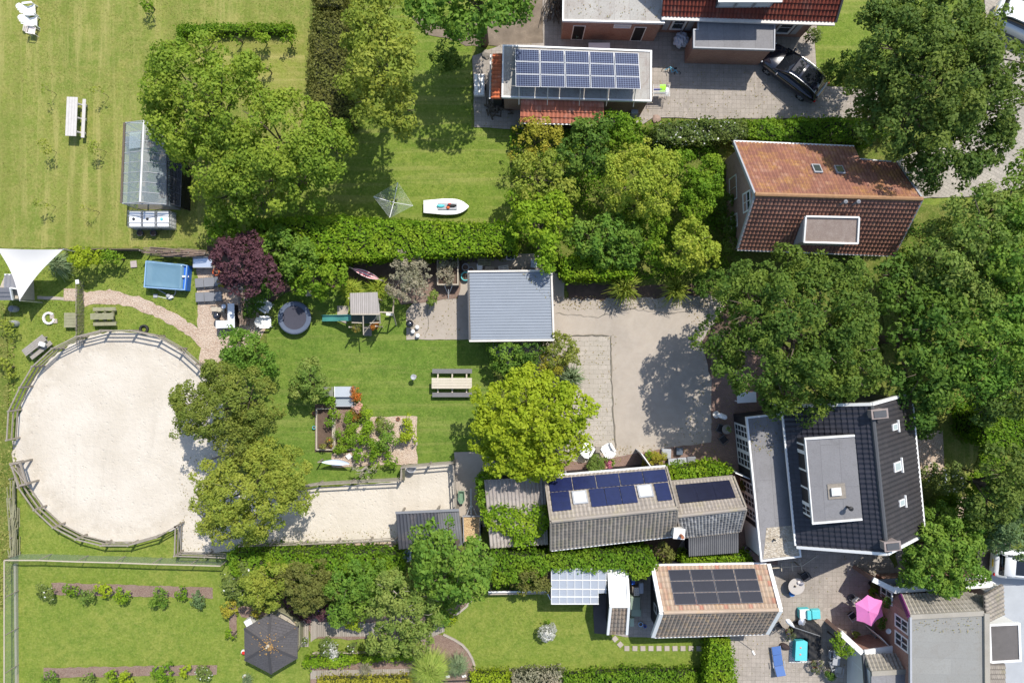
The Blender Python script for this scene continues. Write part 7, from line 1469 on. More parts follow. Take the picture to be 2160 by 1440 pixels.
# greenhouse
t = thing('greenhouse', 'long glass greenhouse with white ridge beside the maples', 'greenhouse', at(315, 345)); gl, n_, l_, p_ = newmat('ghglass'); tr_ = n_.new('ShaderNodeBsdfTransparent'); mx_ = n_.new('ShaderNodeMixShader'); mx_.inputs[0].default_value = .68; p_.inputs['Base Color'].default_value = (.42, .50, .52, 1); p_.inputs['Roughness'].default_value = .15; l_.new(p_.outputs[0], mx_.inputs[1]); l_.new(tr_.outputs[0], mx_.inputs[2]); l_.new(mx_.outputs[0], n_['Material Output'].inputs[0])
E = [W(*p) for p in ((265, 259, 1.9), (349, 262, 1.9), (351, 431, 1.9), (258, 429, 1.9))]; r0, r1 = W(304, 254, 2.5), W(296, 426, 2.5)
xy = [(p.x, p.y) for p in E]; B().prism(xy, 0, .03).build('floor', flat('ghfloor', (.24, .21, .17), .9, .4, 1.5), t)
for q in ((E[0], E[3], r1, r0), (E[1], E[2], r1, r0)): B().poly(q).build('roof_glass', gl, t)
b = B()
for i in range(4): p, q = xy[i], xy[(i + 1) % 4]; b.poly([(*p, .3), (*q, .3), (*q, 1.88), (*p, 1.88)])
b.poly([(E[3].x, E[3].y, 1.9), (E[2].x, E[2].y, 1.9), r1]); b.poly([(E[0].x, E[0].y, 1.9), (E[1].x, E[1].y, 1.9), r0]); b.build('wall_glass', gl, t)
B().beam(r0, r1, .09, .09).build('ridge', white, t); b = B()
for k in range(9):
    u = k / 8
    for e0, e1 in ((E[0], E[3]), (E[1], E[2])): p = e0 + (e1 - e0) * u; b.beam(p, r0 + (r1 - r0) * u, .035, .035); b.beam((p.x, p.y, 0), p, .04, .04)
b.beam(E[0] + Vector((0, 0, .02)), E[1] + Vector((0, 0, .02)), .06, .06); b.beam(E[3] + Vector((0, 0, .02)), E[2] + Vector((0, 0, .02)), .06, .06); b.build('frame', lightgrey, t)
B().beam(E[0] + Vector((-.06, 0, 0)), E[3] + Vector((-.06, 0, 0)), .14, .1).build('gutter', bark, t)
B().beam(E[1] + Vector((.06, 0, 0)), E[2] + Vector((.06, 0, 0)), .06, .1).build('gutter', darkgrey, t)
B().prism([(xy[0][0], xy[0][1]), (xy[1][0], xy[1][1]), (xy[2][0], xy[2][1]), (xy[3][0], xy[3][1])], .03, .3) 
b = B(); q0, q1 = onslope(E[0], E[3], r1, r0, .14, .34, .35, .95, .12, .02); b.hexa(q0, q1); b.build('roof_vent', gl, t)
for k in range(6): y = 275 + k * 26; spiky('tomato_plant', 'tomato plant growing inside the greenhouse, %s from the top' % ('first second third fourth fifth sixth'.split()[k]), 335, y, 14, 1.2, lf['deep'], 70, 'plant', 'tomato plants inside the greenhouse', wid=.06)
for x, y, l in ((322, 385, 'upper blue grey crate inside the greenhouse'), (315, 405, 'lower blue grey crate inside the greenhouse'), (278, 300, 'grey shelf table inside the greenhouse')):
    o = thing('crate', l, 'crate', at(x, y)); c = W(x, y, .4); B().box(c.x, c.y, .3, .7, .6, .6).build('box', midgrey, o); B().box(c.x, c.y, .61, .74, .64, .03).build('lid', darkgrey, o)
t = thing('cold_frame', 'dark netted lean-to frame along the right side of the greenhouse', 'frame', at(368, 380)); P = [W(x, y, 1.4) for x, y in ((353, 300), (384, 350), (381, 437), (352, 428))]; netm, n_, l_, p_ = newmat('darknet'); tr_ = n_.new('ShaderNodeBsdfTransparent'); mx_ = n_.new('ShaderNodeMixShader'); mx_.inputs[0].default_value = .25; p_.inputs['Base Color'].default_value = (.015, .014, .014, 1); l_.new(p_.outputs[0], mx_.inputs[1]); l_.new(tr_.outputs[0], mx_.inputs[2]); l_.new(mx_.outputs[0], n_['Material Output'].inputs[0])
B().prism([(p.x, p.y) for p in P], .02, 1.38).build('netting', netm, t); b = B(); rim(b, [(p.x, p.y) for p in P], 1.38, 1.42, .04); b.beam(W(368, 325, 1.42), W(367, 432, 1.42), .04, .03)
for y in (345, 375, 405): b.beam(W(353, y - 6, 1.42), W(383, y + 6, 1.42), .03, .03)
b.build('frame', darkgrey, t)
# water tanks
for k, (x, w_) in enumerate(((284, 30), (313, 29), (343, 31))):
    t = thing('water_tank', 'white caged water tank below the greenhouse, %s of three' % ('left', 'middle', 'right')[k], 'water tank', at(x, 461), group='caged water tanks'); c = W(x, 462, 1.1); B().box(c.x, c.y, .60, .80, 1.04, 1.0).build('tank', plain('tankw%d' % k, (.74, .75, .76), .35), t, bev=.08)
    b = B(); 
    for z in (.15, .45, .75, 1.1): rim(b, [(c.x - .44, c.y - .56), (c.x + .44, c.y - .56), (c.x + .44, c.y + .56), (c.x - .44, c.y + .56)], z, z + .025, .02)
    for i in range(5):
        u = -.44 + .22 * i
        for s in (-.56, .56): b.box(c.x + u, c.y + s, .58, .02, .02, 1.1)
        for s in (-.44, .44): b.box(c.x + s, c.y + u * 1.25, .58, .02, .02, 1.1)
    for s in (-.25, .2): b.box(c.x, c.y + s, 1.135, .88, .03, .02)
    b.build('cage', galv, t); B().lathe([(0, 1.12), (.09, 1.12), (.09, 1.16), (0, 1.17)], (c.x - .05, c.y, 0), 12).build('cap', black if k < 2 else turq, t)
for x, y, l in ((297, 492, 'left dark bucket in the shadow below the tanks'), (325, 492, 'right dark bucket in the shadow below the tanks')): pot(l, x, y, .2, .35, darkgrey)
# things behind the garage
for x, y, r, l in ((982, 564, .22, 'grey round lid on a stack behind the garage'), (994, 570, .2, 'pale round tray at the garage corner')): pot(l, x, y, r, .5, lightgrey, name='tub', cat='tub')
def palletlike(label, px, py, sx, sy, z, rz, m, n=5, name='pallet', cat='pallet', along=True):
    t = thing(name, label, cat, at(px, py)); c = W(px, py, z)
    for i in range(n): v = -sy / 2 + sy * (i + .5) / n; B().box(c.x - math.sin(rz) * v, c.y + math.cos(rz) * v, z, sx, sy / n * .7, .03, rz).build('slat', m, t)
    for s in (-1, 0, 1): B().box(c.x + math.cos(rz) * s * sx * .42, c.y + math.sin(rz) * s * sx * .42, z - .07, .08, sy, .1, rz).build('runner', m, t)
    B().box(c.x, c.y, z / 2 - .06, sx * .9, sy * .8, max(.02, z - .2), rz).build('stack', bark, t) if z > .35 else None
    return t
palletlike('weathered slatted pallets leaning under the hedge behind the garage', 1022, 548, .9, .8, .5, 0, mosswood); palletlike('small pale pallet behind the garage roof edge', 1062, 565, .7, .35, .5, .15, whitedirty, 3); palletlike('wooden slatted bench box behind the garage', 1100, 566, .7, .3, .45, 0, greywood, 3)
palletlike('pale timber offcut stack behind the garage', 1033, 565, .6, .22, .5, 0, palewood, 3, 'timber_stack', 'timber')
palletlike('bamboo screen lying between planter and pallets', 990, 543, 1.1, .7, .3, 0, bark, 9, 'screen', 'screen')
t = thing('framed_board', 'dark blue board with white frame leaning behind the garage', 'board', at(1077, 541)); c = W(1077, 541, .9); B().box(c.x, c.y, .9, .5, .42, .03, 0, .5).build('panel', plain('navy', (.015, .02, .08), .3), t); b = B()
for s in (-.25, .25): b.box(c.x + s, c.y, .91, .05, .46, .05, 0, .5)
for s in (-.2, .2): b.box(c.x, c.y + s * .9, .91 + s * .49, .54, .05, .05, 0, .5)
b.build('frame', white, t); B().beam((c.x, c.y + .1, 0), (c.x, c.y + .1, .85), .05, .05).build('stand', greywood, t)
t = thing('storage_box', 'pale blue box under the tree behind the garage', 'box', at(1126, 555)); c = W(1126, 556, .5); B().box(c.x, c.y, .25, .38, .5, .5).build('box', flat('pblue', (.30, .36, .46), .4, .1, 3), t, bev=.02); B().box(c.x, c.y, .52, .42, .54, .04).build('lid', flat('pblue2', (.38, .44, .54), .4, .1, 3), t)
t = thing('bucket', 'white square tub on the garage back wall', 'tub', at(1012, 564)); c = W(1012, 563, .5); B().prism([(c.x - .16, c.y - .2), (c.x + .16, c.y - .2), (c.x + .2, c.y + .2), (c.x - .2, c.y + .2)], 0, .5).build('tub', white, t)
pot('round tub of dark water left of the garage', 982, 583, .28, .4, turq)
# cars -----------------------------------------------------------------------------------
def car(label, px, py, rz, paint, L=4.7, Wd=1.88, Hh=1.62, glassroof=True, zc=.8):
    t = thing('parked_car', label, 'car'); hw_ = Wd / 2
    S = [(-2.35, .60, .45, .78, .80), (-2.28, .84, .30, .95, .98), (-1.9, .93, .25, 1.02, 1.05), (-1.2, .945, .25, 1.00, 1.03), (0, .95, .25, .97, 1.02), (.9, .95, .25, .95, 1.02), (1.35, .93, .25, .92, 1.02), (1.9, .88, .26, .84, .94), (2.2, .76, .32, .70, .78), (2.35, .5, .42, .58, .62)]
    rings = []
    for x, w_, z0, zs, zt in S:
        k = hw_ / .95; w_ *= k; x *= L / 4.7; rings.append([(x, -w_ * .9, z0), (x, -w_, z0 + .15), (x, -w_, zs - .14), (x, -w_ * .95, zs - .02), (x, -w_ * .8, zt), (x, -w_ * .4, zt + .02), (x, w_ * .4, zt + .02), (x, w_ * .8, zt), (x, w_ * .95, zs - .02), (x, w_, zs - .14), (x, w_, z0 + .15), (x, w_ * .9, z0)])
    B().loft(rings).build('body', paint, t, smooth=True)
    G = [(-2.16, .68, .99), (-1.92, .72, 1.38), (-1.5, .70, 1.53), (-.6, .70, 1.58), (.15, .69, 1.55), (.45, .71, 1.42), (1.2, .80, 1.0)]
    rings = [[(x * L / 4.7, -w_ - (1.6 - z) * .14, .97), (x * L / 4.7, -w_, z - .05), (x * L / 4.7, -w_ * .85, z), (x * L / 4.7, w_ * .85, z), (x * L / 4.7, w_, z - .05), (x * L / 4.7, w_ + (1.6 - z) * .14, .97)] for x, w_, z in G]
    B().loft(rings).build('windows', plain('carglass', (.012, .014, .018), .04, spec=.8), t, smooth=True)
    rf = [[(x * L / 4.7, -.66 + e, z - .035), (x * L / 4.7, -.6 + e, z + .02), (x * L / 4.7, .6 - e, z + .02), (x * L / 4.7, .66 - e, z - .035)] for x, z, e in ((-2.0, 1.36, .0), (-1.5, 1.535, 0), (-.6, 1.585, 0), (.15, 1.555, 0), (.32, 1.50, .02))]
    rfo = B().loft(rf).build('roof', paint, t, smooth=True)
    if glassroof: B().box(-.05, 0, 1.60, .62, .98, .02).build('sunroof', MATS['carglass'], t, bev=.01); B().box(-.95, 0, 1.605, .9, .98, .02, 0, 0, -.05).build('sunroof', MATS['carglass'], t, bev=.01)
    for s in (-1, 1):
        b = B(); b.tube([(-1.9 * L / 4.7, s * .64, 1.42), (-1.4, s * .66, 1.62), (-.3, s * .66, 1.66), (.25, s * .66, 1.56)], .022, 6); b.build('roof_rail', metal, t)
        B().beam((.25, s * .68, 1.53), (1.3, s * .84, 1.02), .07, .05).build('pillar', paint, t); B().beam((-1.93, s * .70, 1.45), (-2.2, s * .78, 1.02), .12, .06).build('pillar', paint, t)
        B().box(.85, s * 1.02, 1.06, .14, .24, .15).build('mirror', paint, t, bev=.04)
        B().box(2.13 * L / 4.7, s * .62, .70, .26, .34, .12, s * -.5).build('headlight', plain('lampw', (.7, .72, .75), .1), t, bev=.03); B().box(-2.27 * L / 4.7, s * .66, .84, .12, .34, .14, s * .3).build('taillight', plain('lampr', (.45, .01, .01), .2), t, bev=.02)
        for x in (-1.45, 1.42):
            b = B(); b.loft([[(x * L / 4.7 + r * math.cos(a), s * y, .33 + r * math.sin(a)) for r, y in ((.2, hw_ - .02), (.33, hw_ - .01), (.34, hw_ - .05), (.34, hw_ - .22), (.2, hw_ - .24))] for a in [i * .2618 for i in range(25)]], cap=False); w0 = b.build('wheel', rubber, t)
            b = B()
            for i in range(5): a = i * 1.2566; b.beam((x * L / 4.7, s * (hw_ - .01), .33), (x * L / 4.7 + .2 * math.cos(a), s * (hw_ - .01), .33 + .2 * math.sin(a)), .07, .03, up=(0, 1, 0))
            b.build('rim', metal, w0)
    B().box(-2.36 * L / 4.7, 0, .72, .02, .5, .11).build('plate', plain('plate', (.7, .5, .03), .5), t)
    t.location = at(px, py, zc); t.rotation_euler = (0, 0, rz); return t
car('black estate car with roof rails parked askew by the bay of the red tiled house', 1675, 151, math.radians(142), plain('blackpaint', (.012, .013, .022), .18, coat=1))
whitep = plain('whitepaint', (.72, .74, .76), .25, coat=1)
car('white car with blue tinted glass roof at the right edge on pale paving', 2172, 1193, math.radians(-4), whitep, zc=.9); car('white car parked under the big oak at the top right edge', 2172, 48, math.radians(-25), plain('whitepaint2', (.78, .78, .78), .25, coat=1), glassroof=False, zc=.9)
# small things on the top driveway
t = thing('bicycle', 'small blue and black child bicycle lying on the driveway', 'bicycle', at(1420, 150)); c = W(1416, 149, .3); b = B()
for dx, dy in ((-.42, .06), (.45, -.14)): bb = B(); bb.loft([[(c.x + dx + .22 * math.cos(a) * r, c.y + dy + .22 * math.sin(a) * r * .5, .14 + .16 * math.sin(a) * r) for r in (.82, 1)] for a in [i * .314 for i in range(21)]], cap=False); bb.build('wheel', rubber, t)
B().tube([(c.x - .42, c.y + .06, .2), (c.x - .1, c.y + .2, .4), (c.x + .3, c.y - .0, .35), (c.x + .45, c.y - .14, .2)], .03, 6).tube([(c.x - .1, c.y + .2, .4), (c.x + .05, c.y - .12, .25), (c.x + .3, c.y, .35)], .025, 6).build('frame', plain('cyan', (.10, .42, .6), .4), t); B().tube([(c.x - .2, c.y + .32, .5), (c.x - .12, c.y - .05, .45)], .022, 6).build('handlebar', black, t); B().box(c.x + .25, c.y + .08, .45, .2, .12, .06, .3).build('saddle', black, t, bev=.02)
t = palletlike('wooden pallet carrying the white bulk bag', 1432, 95, .95, .8, .14, 0, greywood, 5)
t = thing('bulk_bag', 'crumpled white bulk bag on a pallet beside the grey bay roof', 'bag', at(1433, 92)); bm_ = bmesh.new(); bmesh.ops.create_icosphere(bm_, subdivisions=4, radius=.5)
for v in bm_.verts:
    n_ = Vector(v.co).normalized(); v.co *= 1 + .14 * math.sin(n_.x * 7 + n_.y * 3) * math.sin(n_.y * 6 + 1) + .07 * math.sin(n_.x * 17 + n_.z * 9) + random.uniform(-.02, .02)
    v.co.z = max(-.35, v.co.z * .8)
me = bpy.data.meshes.new('bag'); bm_.to_mesh(me); bm_.free(); o = link_mesh('sack', me, flat('bagm', (.55, .58, .66), .5, .15, 4), t); o.location = (0, 0, .55)
t = thing('laundry_rack', 'drying rack with white cloths and a lime green towel', 'laundry rack', at(1395, 192)); c = W(1395, 192, .9); b = B()
for i in range(7): y = -.36 + i * .12; b.tube([(c.x - .55, c.y + y, .95), (c.x + .55, c.y + y, .95)], .012, 5)
for s in (-.55, .55): b.tube([(c.x + s, c.y - .4, .95), (c.x + s, c.y + .4, .95)], .015, 5); b.tube([(c.x + s, c.y - .38, .95), (c.x + s * .9, c.y + .35, 0)], .015, 5); b.tube([(c.x + s, c.y + .38, .95), (c.x + s * .9, c.y - .35, 0)], .015, 5)
b.build('frame', white, t)
for x, y, sx, sy, m, l in ((.1, .2, .4, .5, flat('limec', (.32, .68, .04), .8, .1, 8), 'lime green towel over the drying rack'), (-.25, .1, .55, .12, plain('bl', (.12, .13, .4), .8), 'blue cloth over the drying rack'), (-.1, -.12, .9, .13, white, 'long white cloth on the drying rack'), (.38, .0, .2, .55, white, 'white towel at the right end of the drying rack')):
    o = thing('towel', l, 'towel', (c.x + x, c.y + y, .98)); bb = B()
    for k in range(7): u = k / 6 - .5; bb.v += [(c.x + x - sx / 2, c.y + y + u * sy, .98 - abs(u) ** 2 * .5), (c.x + x + sx / 2, c.y + y + u * sy, .98 - abs(u) ** 2 * .5 + .01)]
    for k in range(6): bb.f.append((2 * k, 2 * k + 1, 2 * k + 3, 2 * k + 2))
    bb.build('cloth', m, o)
for px, py, w_, d_, h_, m, l in ((1285, 242, .35, .5, .7, plain('bluebin', (.02, .07, .35), .5), 'blue barrel box under the solar garage eave'), (1339, 233, .42, .4, .9, lightgrey, 'grey wheeled bin at the lower right corner of the solar garage'), (1411, 178, .2, .2, .25, greywood, 'small open carton beside the drying rack'), (1264, 100, 1.4, .55, 1.0, whp, 'pinkish white bench top behind the solar garage')):
    t = thing('storage_box', l, 'box', at(px, py)); c = W(px, py, h_); B().box(c.x, c.y, h_ / 2, w_, d_, h_ - .04).build('box', m, t, bev=.02); B().box(c.x, c.y, h_, w_ + .04, d_ + .04, .05).build('lid', m, t, bev=.01)
t = thing('bush_of_vines', 'leafless dark climbing branches left of the annexe', 'climber', at(1172, 25))
b = B()
for k in range(40): a = random.uniform(-.5, .5); c = W(1172 + random.uniform(-8, 8), -20, .5); b.tube([(c.x, c.y, .2), (c.x + a * .6 + random.uniform(-.3, .3), c.y - random.uniform(.6, 1.2), random.uniform(.5, 1.6)), (c.x + a * 1.6, c.y - random.uniform(1.3, 2.3), random.uniform(.1, .7))], .025, 5)
b.build('branches', bark, t)
# horse trailer, wheelbarrow, trough
t = thing('trailer', 'flat trailer loaded with hay and brown leaves beside the horse shelter', 'trailer', at(994, 1110)); P = [W(x, y, .75) for x, y in ((976, 1088), (1013, 1088), (1013, 1142), (978, 1144))]; xy = [(p.x, p.y) for p in P]; B().prism(xy, .45, .5).build('bed', greywood, t); rim(B(), xy, .5, .78, .04).build('side_board', lightgrey, t)
ix = inset(xy, .05); b = B(); b.prism(ix, .5, .68); b.build('load', chipmat('hay', (.50, .33, .17), (.32, .19, .09), (.6, .45, .25), 12), t)
b = B(); p0, p1 = W(994, 1088, .5), W(993, 1030, .5); b.beam(p0, p1, .1, .08); b.beam(W(984, 1087, .5), W(992, 1066, .5), .05, .06); b.beam(W(1006, 1087, .5), W(996, 1066, .5), .05, .06); b.build('drawbar', galv, t)
for s in (974, 1015): c = W(s, 1115, .3); b = B(); b.loft([[(c.x + k, c.y + .3 * math.cos(a), .3 + .3 * math.sin(a)) for k in (-.08, .08)] for a in [i * .524 for i in range(13)]], cap=False); b.build('wheel', rubber, t)
t = thing('wheelbarrow', 'green wheelbarrow tub standing beside the sand run fence', 'wheelbarrow', at(973, 1048)); c = W(973, 1048, .6); b = B(); o1 = [(-.2, .42), (.2, .42), (.24, -.2), (.1, -.45), (-.1, -.45), (-.24, -.2)]
b.add([(c.x + x * .7, c.y + y * .75, .28) for x, y in o1] + [(c.x + x, c.y + y, .62) for x, y in o1] + [(c.x + x * .82, c.y + y * .86, .62) for x, y in o1] + [(c.x + x * .6, c.y + y * .65, .38) for x, y in o1], [tuple(range(6))[::-1]] + [(i, (i + 1) % 6, 6 + (i + 1) % 6, 6 + i) for i in range(6)] + [(6 + i, 6 + (i + 1) % 6, 12 + (i + 1) % 6, 12 + i) for i in range(6)] + [(12 + i, 12 + (i + 1) % 6, 18 + (i + 1) % 6, 18 + i) for i in range(6)] + [(18, 19, 20, 21, 22, 23)]); b.build('tub', flat('wbg', (.16, .26, .17), .5, .2, 5), t)
for s in (-.2, .2): B().tube([(c.x + s * .6, c.y - .3, .3), (c.x + s, c.y + .75, .6)], .02, 6).build('handle', palewood, t)
B().lathe([(0, -.04), (.17, -.04), (.17, .04), (0, .04)], (0, 0, 0), 14); b = B(); b.loft([[(c.x + k, c.y - .5 + .16 * math.cos(a), .17 + .16 * math.sin(a)) for k in (-.04, .04)] for a in [i * .524 for i in range(13)]]); b.build('wheel', rubber, t)
t = thing('feed_trough', 'grey half round feed trough hanging on the corner of the sand run fence', 'trough', at(867, 990)); c = W(867, 988, .9); pr = [(.36 * math.cos(a), -.42 * math.sin(a)) for a in [i * math.pi / 12 for i in range(13)]]; b = B(); b.add([(c.x + x, c.y + .1 + y * .9, .9) for x, y in pr] + [(c.x + x * .8, c.y + .06 + y * .72, .9) for x, y in pr] + [(c.x + x * .7, c.y + .06 + y * .6, .6) for x, y in pr], [(i, i + 1, 14 + i, 13 + i) for i in range(12)] + [(13 + i, 14 + i, 27 + i, 26 + i) for i in range(12)] + [tuple(range(26, 39))] + [(0, 13, 26, 38, 25, 12)]); b.build('basin', lightgrey, t)
t = thing('post', 'mossy leaning board at the corner of the sand run', 'board', at(850, 1000)); B().beam(W(851, 985, 1.2), W(850, 1012, .3), .25, .04).build('board', mosswood, t)
t = thing('water_trough', 'white blue plastic trough behind the horse shelter', 'trough', at(858, 1173)); c = W(858, 1173, .6); rim(B(), [(c.x - .28, c.y - .35), (c.x + .25, c.y - .35), (c.x + .25, c.y + .35), (c.x - .28, c.y + .35)], .0, .6, .05).build('tub', plain('tubw', (.5, .55, .66), .4), t); B().box(c.x, c.y, .5, .45, .6, .02).build('water', plain('wat', (.25, .32, .45), .05), t)
# planter with petunias
t = thing('flower_planter', 'tall planter overflowing with white petunias on the middle lawn', 'planter', at(1155, 1330)); c = W(1155, 1332, .7); B().lathe([(0, 0), (.2, 0), (.12, .1), (.1, .45), (.34, .6), (.36, .7)], (c.x, c.y, 0), 18).build('urn', lightgrey, t); q = crown_cards([(c.x, c.y, .85, .52, .52, .3)], .2, .06, 1.3, holes=0); card_mesh('flowers', *q, lf['petun'], t); b = B()
for k in range(8): a = k * .785; b.tube([(c.x, c.y - .1, 1.1), (c.x + .26 * math.cos(a), c.y - .1 + .26 * math.sin(a), 1.08)], .015, 5)
b.tube([(c.x + .27 * math.cos(a), c.y - .1 + .27 * math.sin(a), 1.08) for a in [i * .449 for i in range(15)]], .018, 5); b.build('wire_wheel', white, t); q = crown_cards([(c.x - .05, c.y + .62, .5, .18, .22, .3)], .12, .06, 1); card_mesh('trailing_plant', *q, lf['hedge2'], t)
# lower right patio
def roundtable(label, px, py, r, h, m):
    t = thing('round_table', label, 'table', at(px, py)); c = W(px, py, h); B().lathe([(0, h - .02), (r, h - .02), (r, h + .02), (0, h + .02)], (c.x, c.y, 0), 32).build('tabletop', m, t); B().tube([(c.x, c.y, 0), (c.x, c.y, h)], .05, 8).build('pedestal', darkgrey, t)
    for k in range(3): a = k * 2.1 + .4; B().beam((c.x, c.y, .05), (c.x + r * .7 * math.cos(a), c.y + r * .7 * math.sin(a), .03), .06, .05).build('foot', darkgrey, t)
    return c
c = roundtable('round pale table with bags on it on the lower right patio', 1680, 1236, .55, .75, flat('tabm', (.48, .44, .40), .5, .15, 3))
for dx, dy, sx, sy, m, l in ((.3, .2, .3, .25, plain('bagg', (.2, .2, .24), .5), 'dark handbag lying on the round patio table'), (.12, .28, .2, .22, whp, 'pale bag lying on the round patio table'), (-.12, .03, .12, .12, bark, 'brown cup holder in the middle of the round patio table')):
    o = thing('bag', l, 'bag', (c.x + dx, c.y + dy, .8)); bb = B().lathe([(0, 0), (.5, .05), (.55, .4), (.4, .8), (.1, 1)], (0, 0, 0), 10); bb.v = [(c.x + dx + x * sx * (1 + .15 * math.sin(5 * y)), c.y + dy + y * sy, .77 + z * .16) for x, y, z in bb.v]; bb.build('fabric', m, o)
t = thing('stool', 'blue cushioned stool under the lower left of the round patio table', 'stool', at(1672, 1252)); c2 = W(1671, 1251, .4); B().lathe([(0, .35), (.2, .36), (.21, .42), (0, .44)], (c2.x, c2.y, 0), 16).build('cushion', plain('bcush', (.03, .16, .45), .7), t)
for k in range(4): a = k * 1.57 + .6; B().tube([(c2.x + .13 * math.cos(a), c2.y + .13 * math.sin(a), .36), (c2.x + .2 * math.cos(a), c2.y + .2 * math.sin(a), 0)], .012, 5).build('leg', black, t)
roundtable('round table with potted herb in the oak shade by the extension', 1533, 905, .32, .72, greywood); roundtable('small round white table in the oak shade beside the crumpled sheet', 1511, 874, .24, .6, whitedirty)
t = thing('folded_parasol', 'closed white parasol leaning beside the small round shade table', 'parasol', at(1524, 877)); B().tube([W(1513, 873, 1.0), W(1520, 876, 1.1), W(1530, 880, 1.0), W(1533, 882, .9)], [.06, .18, .16, .04], 10).build('canopy', plastic, t); B().tube([W(1512, 873, 1.0), W(1508, 870, .0)], .02, 6).build('pole', galv, t)
for a, l in (((1575, 838), 'long white table half hidden under the huge oak'), ((1640, 858), 'white garden table top showing behind the black house roof')):
    t = thing('garden_table', l, 'table', at(*a)); c = W(*a, .75); B().box(c.x, c.y, .74, 1.3, .7, .04, .05).build('tabletop', plastic, t, bev=.01)
    for sx in (-.55, .55):
        for sy in (-.28, .28): B().box(c.x + sx, c.y + sy, .36, .06, .06, .72).build('leg', plastic, t)
def block(name, label, cat, px, py, sx, sy, h, rz, m, m2=None, extra=None, back=None):
    t = thing(name, label, cat, at(px, py)); c = W(px, py, h); B().box(c.x, c.y, h * .4, sx, sy, h * .75, rz).build('base', m, t, bev=.02); B().box(c.x, c.y, h * .9, sx * .96, sy * .96, h * .26, rz).build('cushion', m2 or m, t, bev=.04)
    if back:
        dx, dy, bx, by = back; B().box(c.x + dx, c.y + dy, h * .95, bx, by, h * .9, rz).build('backrest', m, t, bev=.03)
    return t
block('ottoman', 'square light grey ottoman left of the dark side table', 'ottoman', 1406, 957, .66, .64, .42, -.05, lightgrey); block('side_table', 'small dark glossy side table beside the grey ottoman', 'side table', 1434, 952, .46, .5, .45, -.05, darkgrey, plain('gl', (.10, .12, .15), .15))
t = thing('garden_sofa', 'three seat light grey garden sofa against the leafy climber', 'sofa', at(1438, 977))
for k, x in enumerate((1419, 1439, 1459)): c = W(x, 976 - k * 2, .45); B().box(c.x, c.y, .38, .6, .58, .2, .07).build('cushion', (lightgrey, lightgrey, midgrey)[k], t, bev=.04); B().box(c.x + .02, c.y - .3, .55, .6, .14, .35, .07).build('back_cushion', lightgrey, t, bev=.04)
c = W(1439, 976, .3); B().box(c.x, c.y, .18, 1.9, .65, .26, .07).build('base', darkgrey, t)
t = thing('patio_table', 'small grey slatted table between the two white patio chairs', 'table', at(1263, 948)); c = W(1263, 948, .45)
for k in range(4): B().box(c.x, c.y - .15 + .1 * k, .44, .42, .085, .03).build('slat', greywood, t)
for sx in (-.17, .17):
    for sy in (-.15, .15): B().box(c.x + sx, c.y + sy, .21, .04, .04, .42).build('leg', greywood, t)
block('armchair', 'turquoise armchair with white seat cushion, left of the turquoise footstool', 'armchair', 1698, 1295, .72, .66, .5, .04, turq, white, back=(.22, .0, .28, .6)); block('footstool', 'square turquoise footstool right of the turquoise armchair', 'footstool', 1722, 1296, .6, .62, .42, .05, turq)
t = thing('rug', 'black and white patterned outdoor rug under the turquoise lounge', 'rug', at(1680, 1370)); rugm = brickmat('rug', (.62, .62, .60), (.05, .05, .06), (.7, .7, .68), .12, .12, .785, .02); P = [W(x, y) for x, y in ((1664, 1345), (1706, 1345), (1706, 1396), (1664, 1396))]; B().prism([(p.x, p.y) for p in P], .06, .075).build('rug', rugm, t)
t = thing('lounge_table', 'large turquoise lidded box on the patterned rug inside the black sofa corner', 'garden box', at(1690, 1370)); c = W(1690, 1372, .7); b = B().prism([(c.x - .36, c.y - .64), (c.x + .36, c.y - .66), (c.x + .40, c.y + .56), (c.x + .2, c.y + .66), (c.x - .30, c.y + .60)], .07, .6); b.build('box', flat('turqd', (.06, .38, .42), .6, .1, 5), t); b = B().prism([(c.x - .40, c.y - .66), (c.x + .40, c.y - .68), (c.x + .44, c.y + .58), (c.x + .22, c.y + .70), (c.x - .34, c.y + .63)], .6, .68); b.build('lid', turq, t)
for dx, dy in ((-.03, .2), (-.05, -.25)): B().lathe([(0, .69), (.07, .69), (.04, .71), (0, .72)], (c.x + dx, c.y + dy, 0), 8).build('coral_emblem', plain('coral', (.6, .25, .2), .6), t)
t = thing('sofa_cover', 'black fabric cover draped over an L shaped corner sofa', 'sofa cover', at(1712, 1350)); P = [W(x, y, .7) for x, y in ((1674, 1324), (1700, 1313), (1722, 1315), (1734, 1325), (1735, 1350), (1732, 1392), (1706, 1391), (1705, 1346), (1676, 1346))]; pl_ = [(p.x, p.y) for p in P]
x0, x1 = min(p[0] for p in pl_), max(p[0] for p in pl_); y0, y1 = min(p[1] for p in pl_), max(p[1] for p in pl_); st = .05; nx = int((x1 - x0) / st) + 3; ny = int((y1 - y0) / st) + 3; b = B()
gx, gy = np.meshgrid(x0 - st + st * np.arange(nx), y0 - st + st * np.arange(ny)); ins_ = inside(gx.ravel(), gy.ravel(), pl_).reshape(ny, nx)
for j in range(ny):
    for i in range(nx):
        x, y = gx[j, i], gy[j, i]; z = .66 + .05 * math.sin(x * 4 + y * 2) + .03 * math.sin(y * 13 + x * 9) + .025 * math.sin(x * 21 - y * 5) if ins_[j, i] else .05
        b.v.append((x, y, z))
for j in range(ny - 1):
    for i in range(nx - 1):
        if ins_[j, i] or ins_[j + 1, i] or ins_[j, i + 1] or ins_[j + 1, i + 1]: k = j * nx + i; b.f.append((k, k + 1, k + nx + 1, k + nx))
b.build('cover', flat('blackcloth', (.022, .022, .024), .75, .3, 3), t, smooth=True)
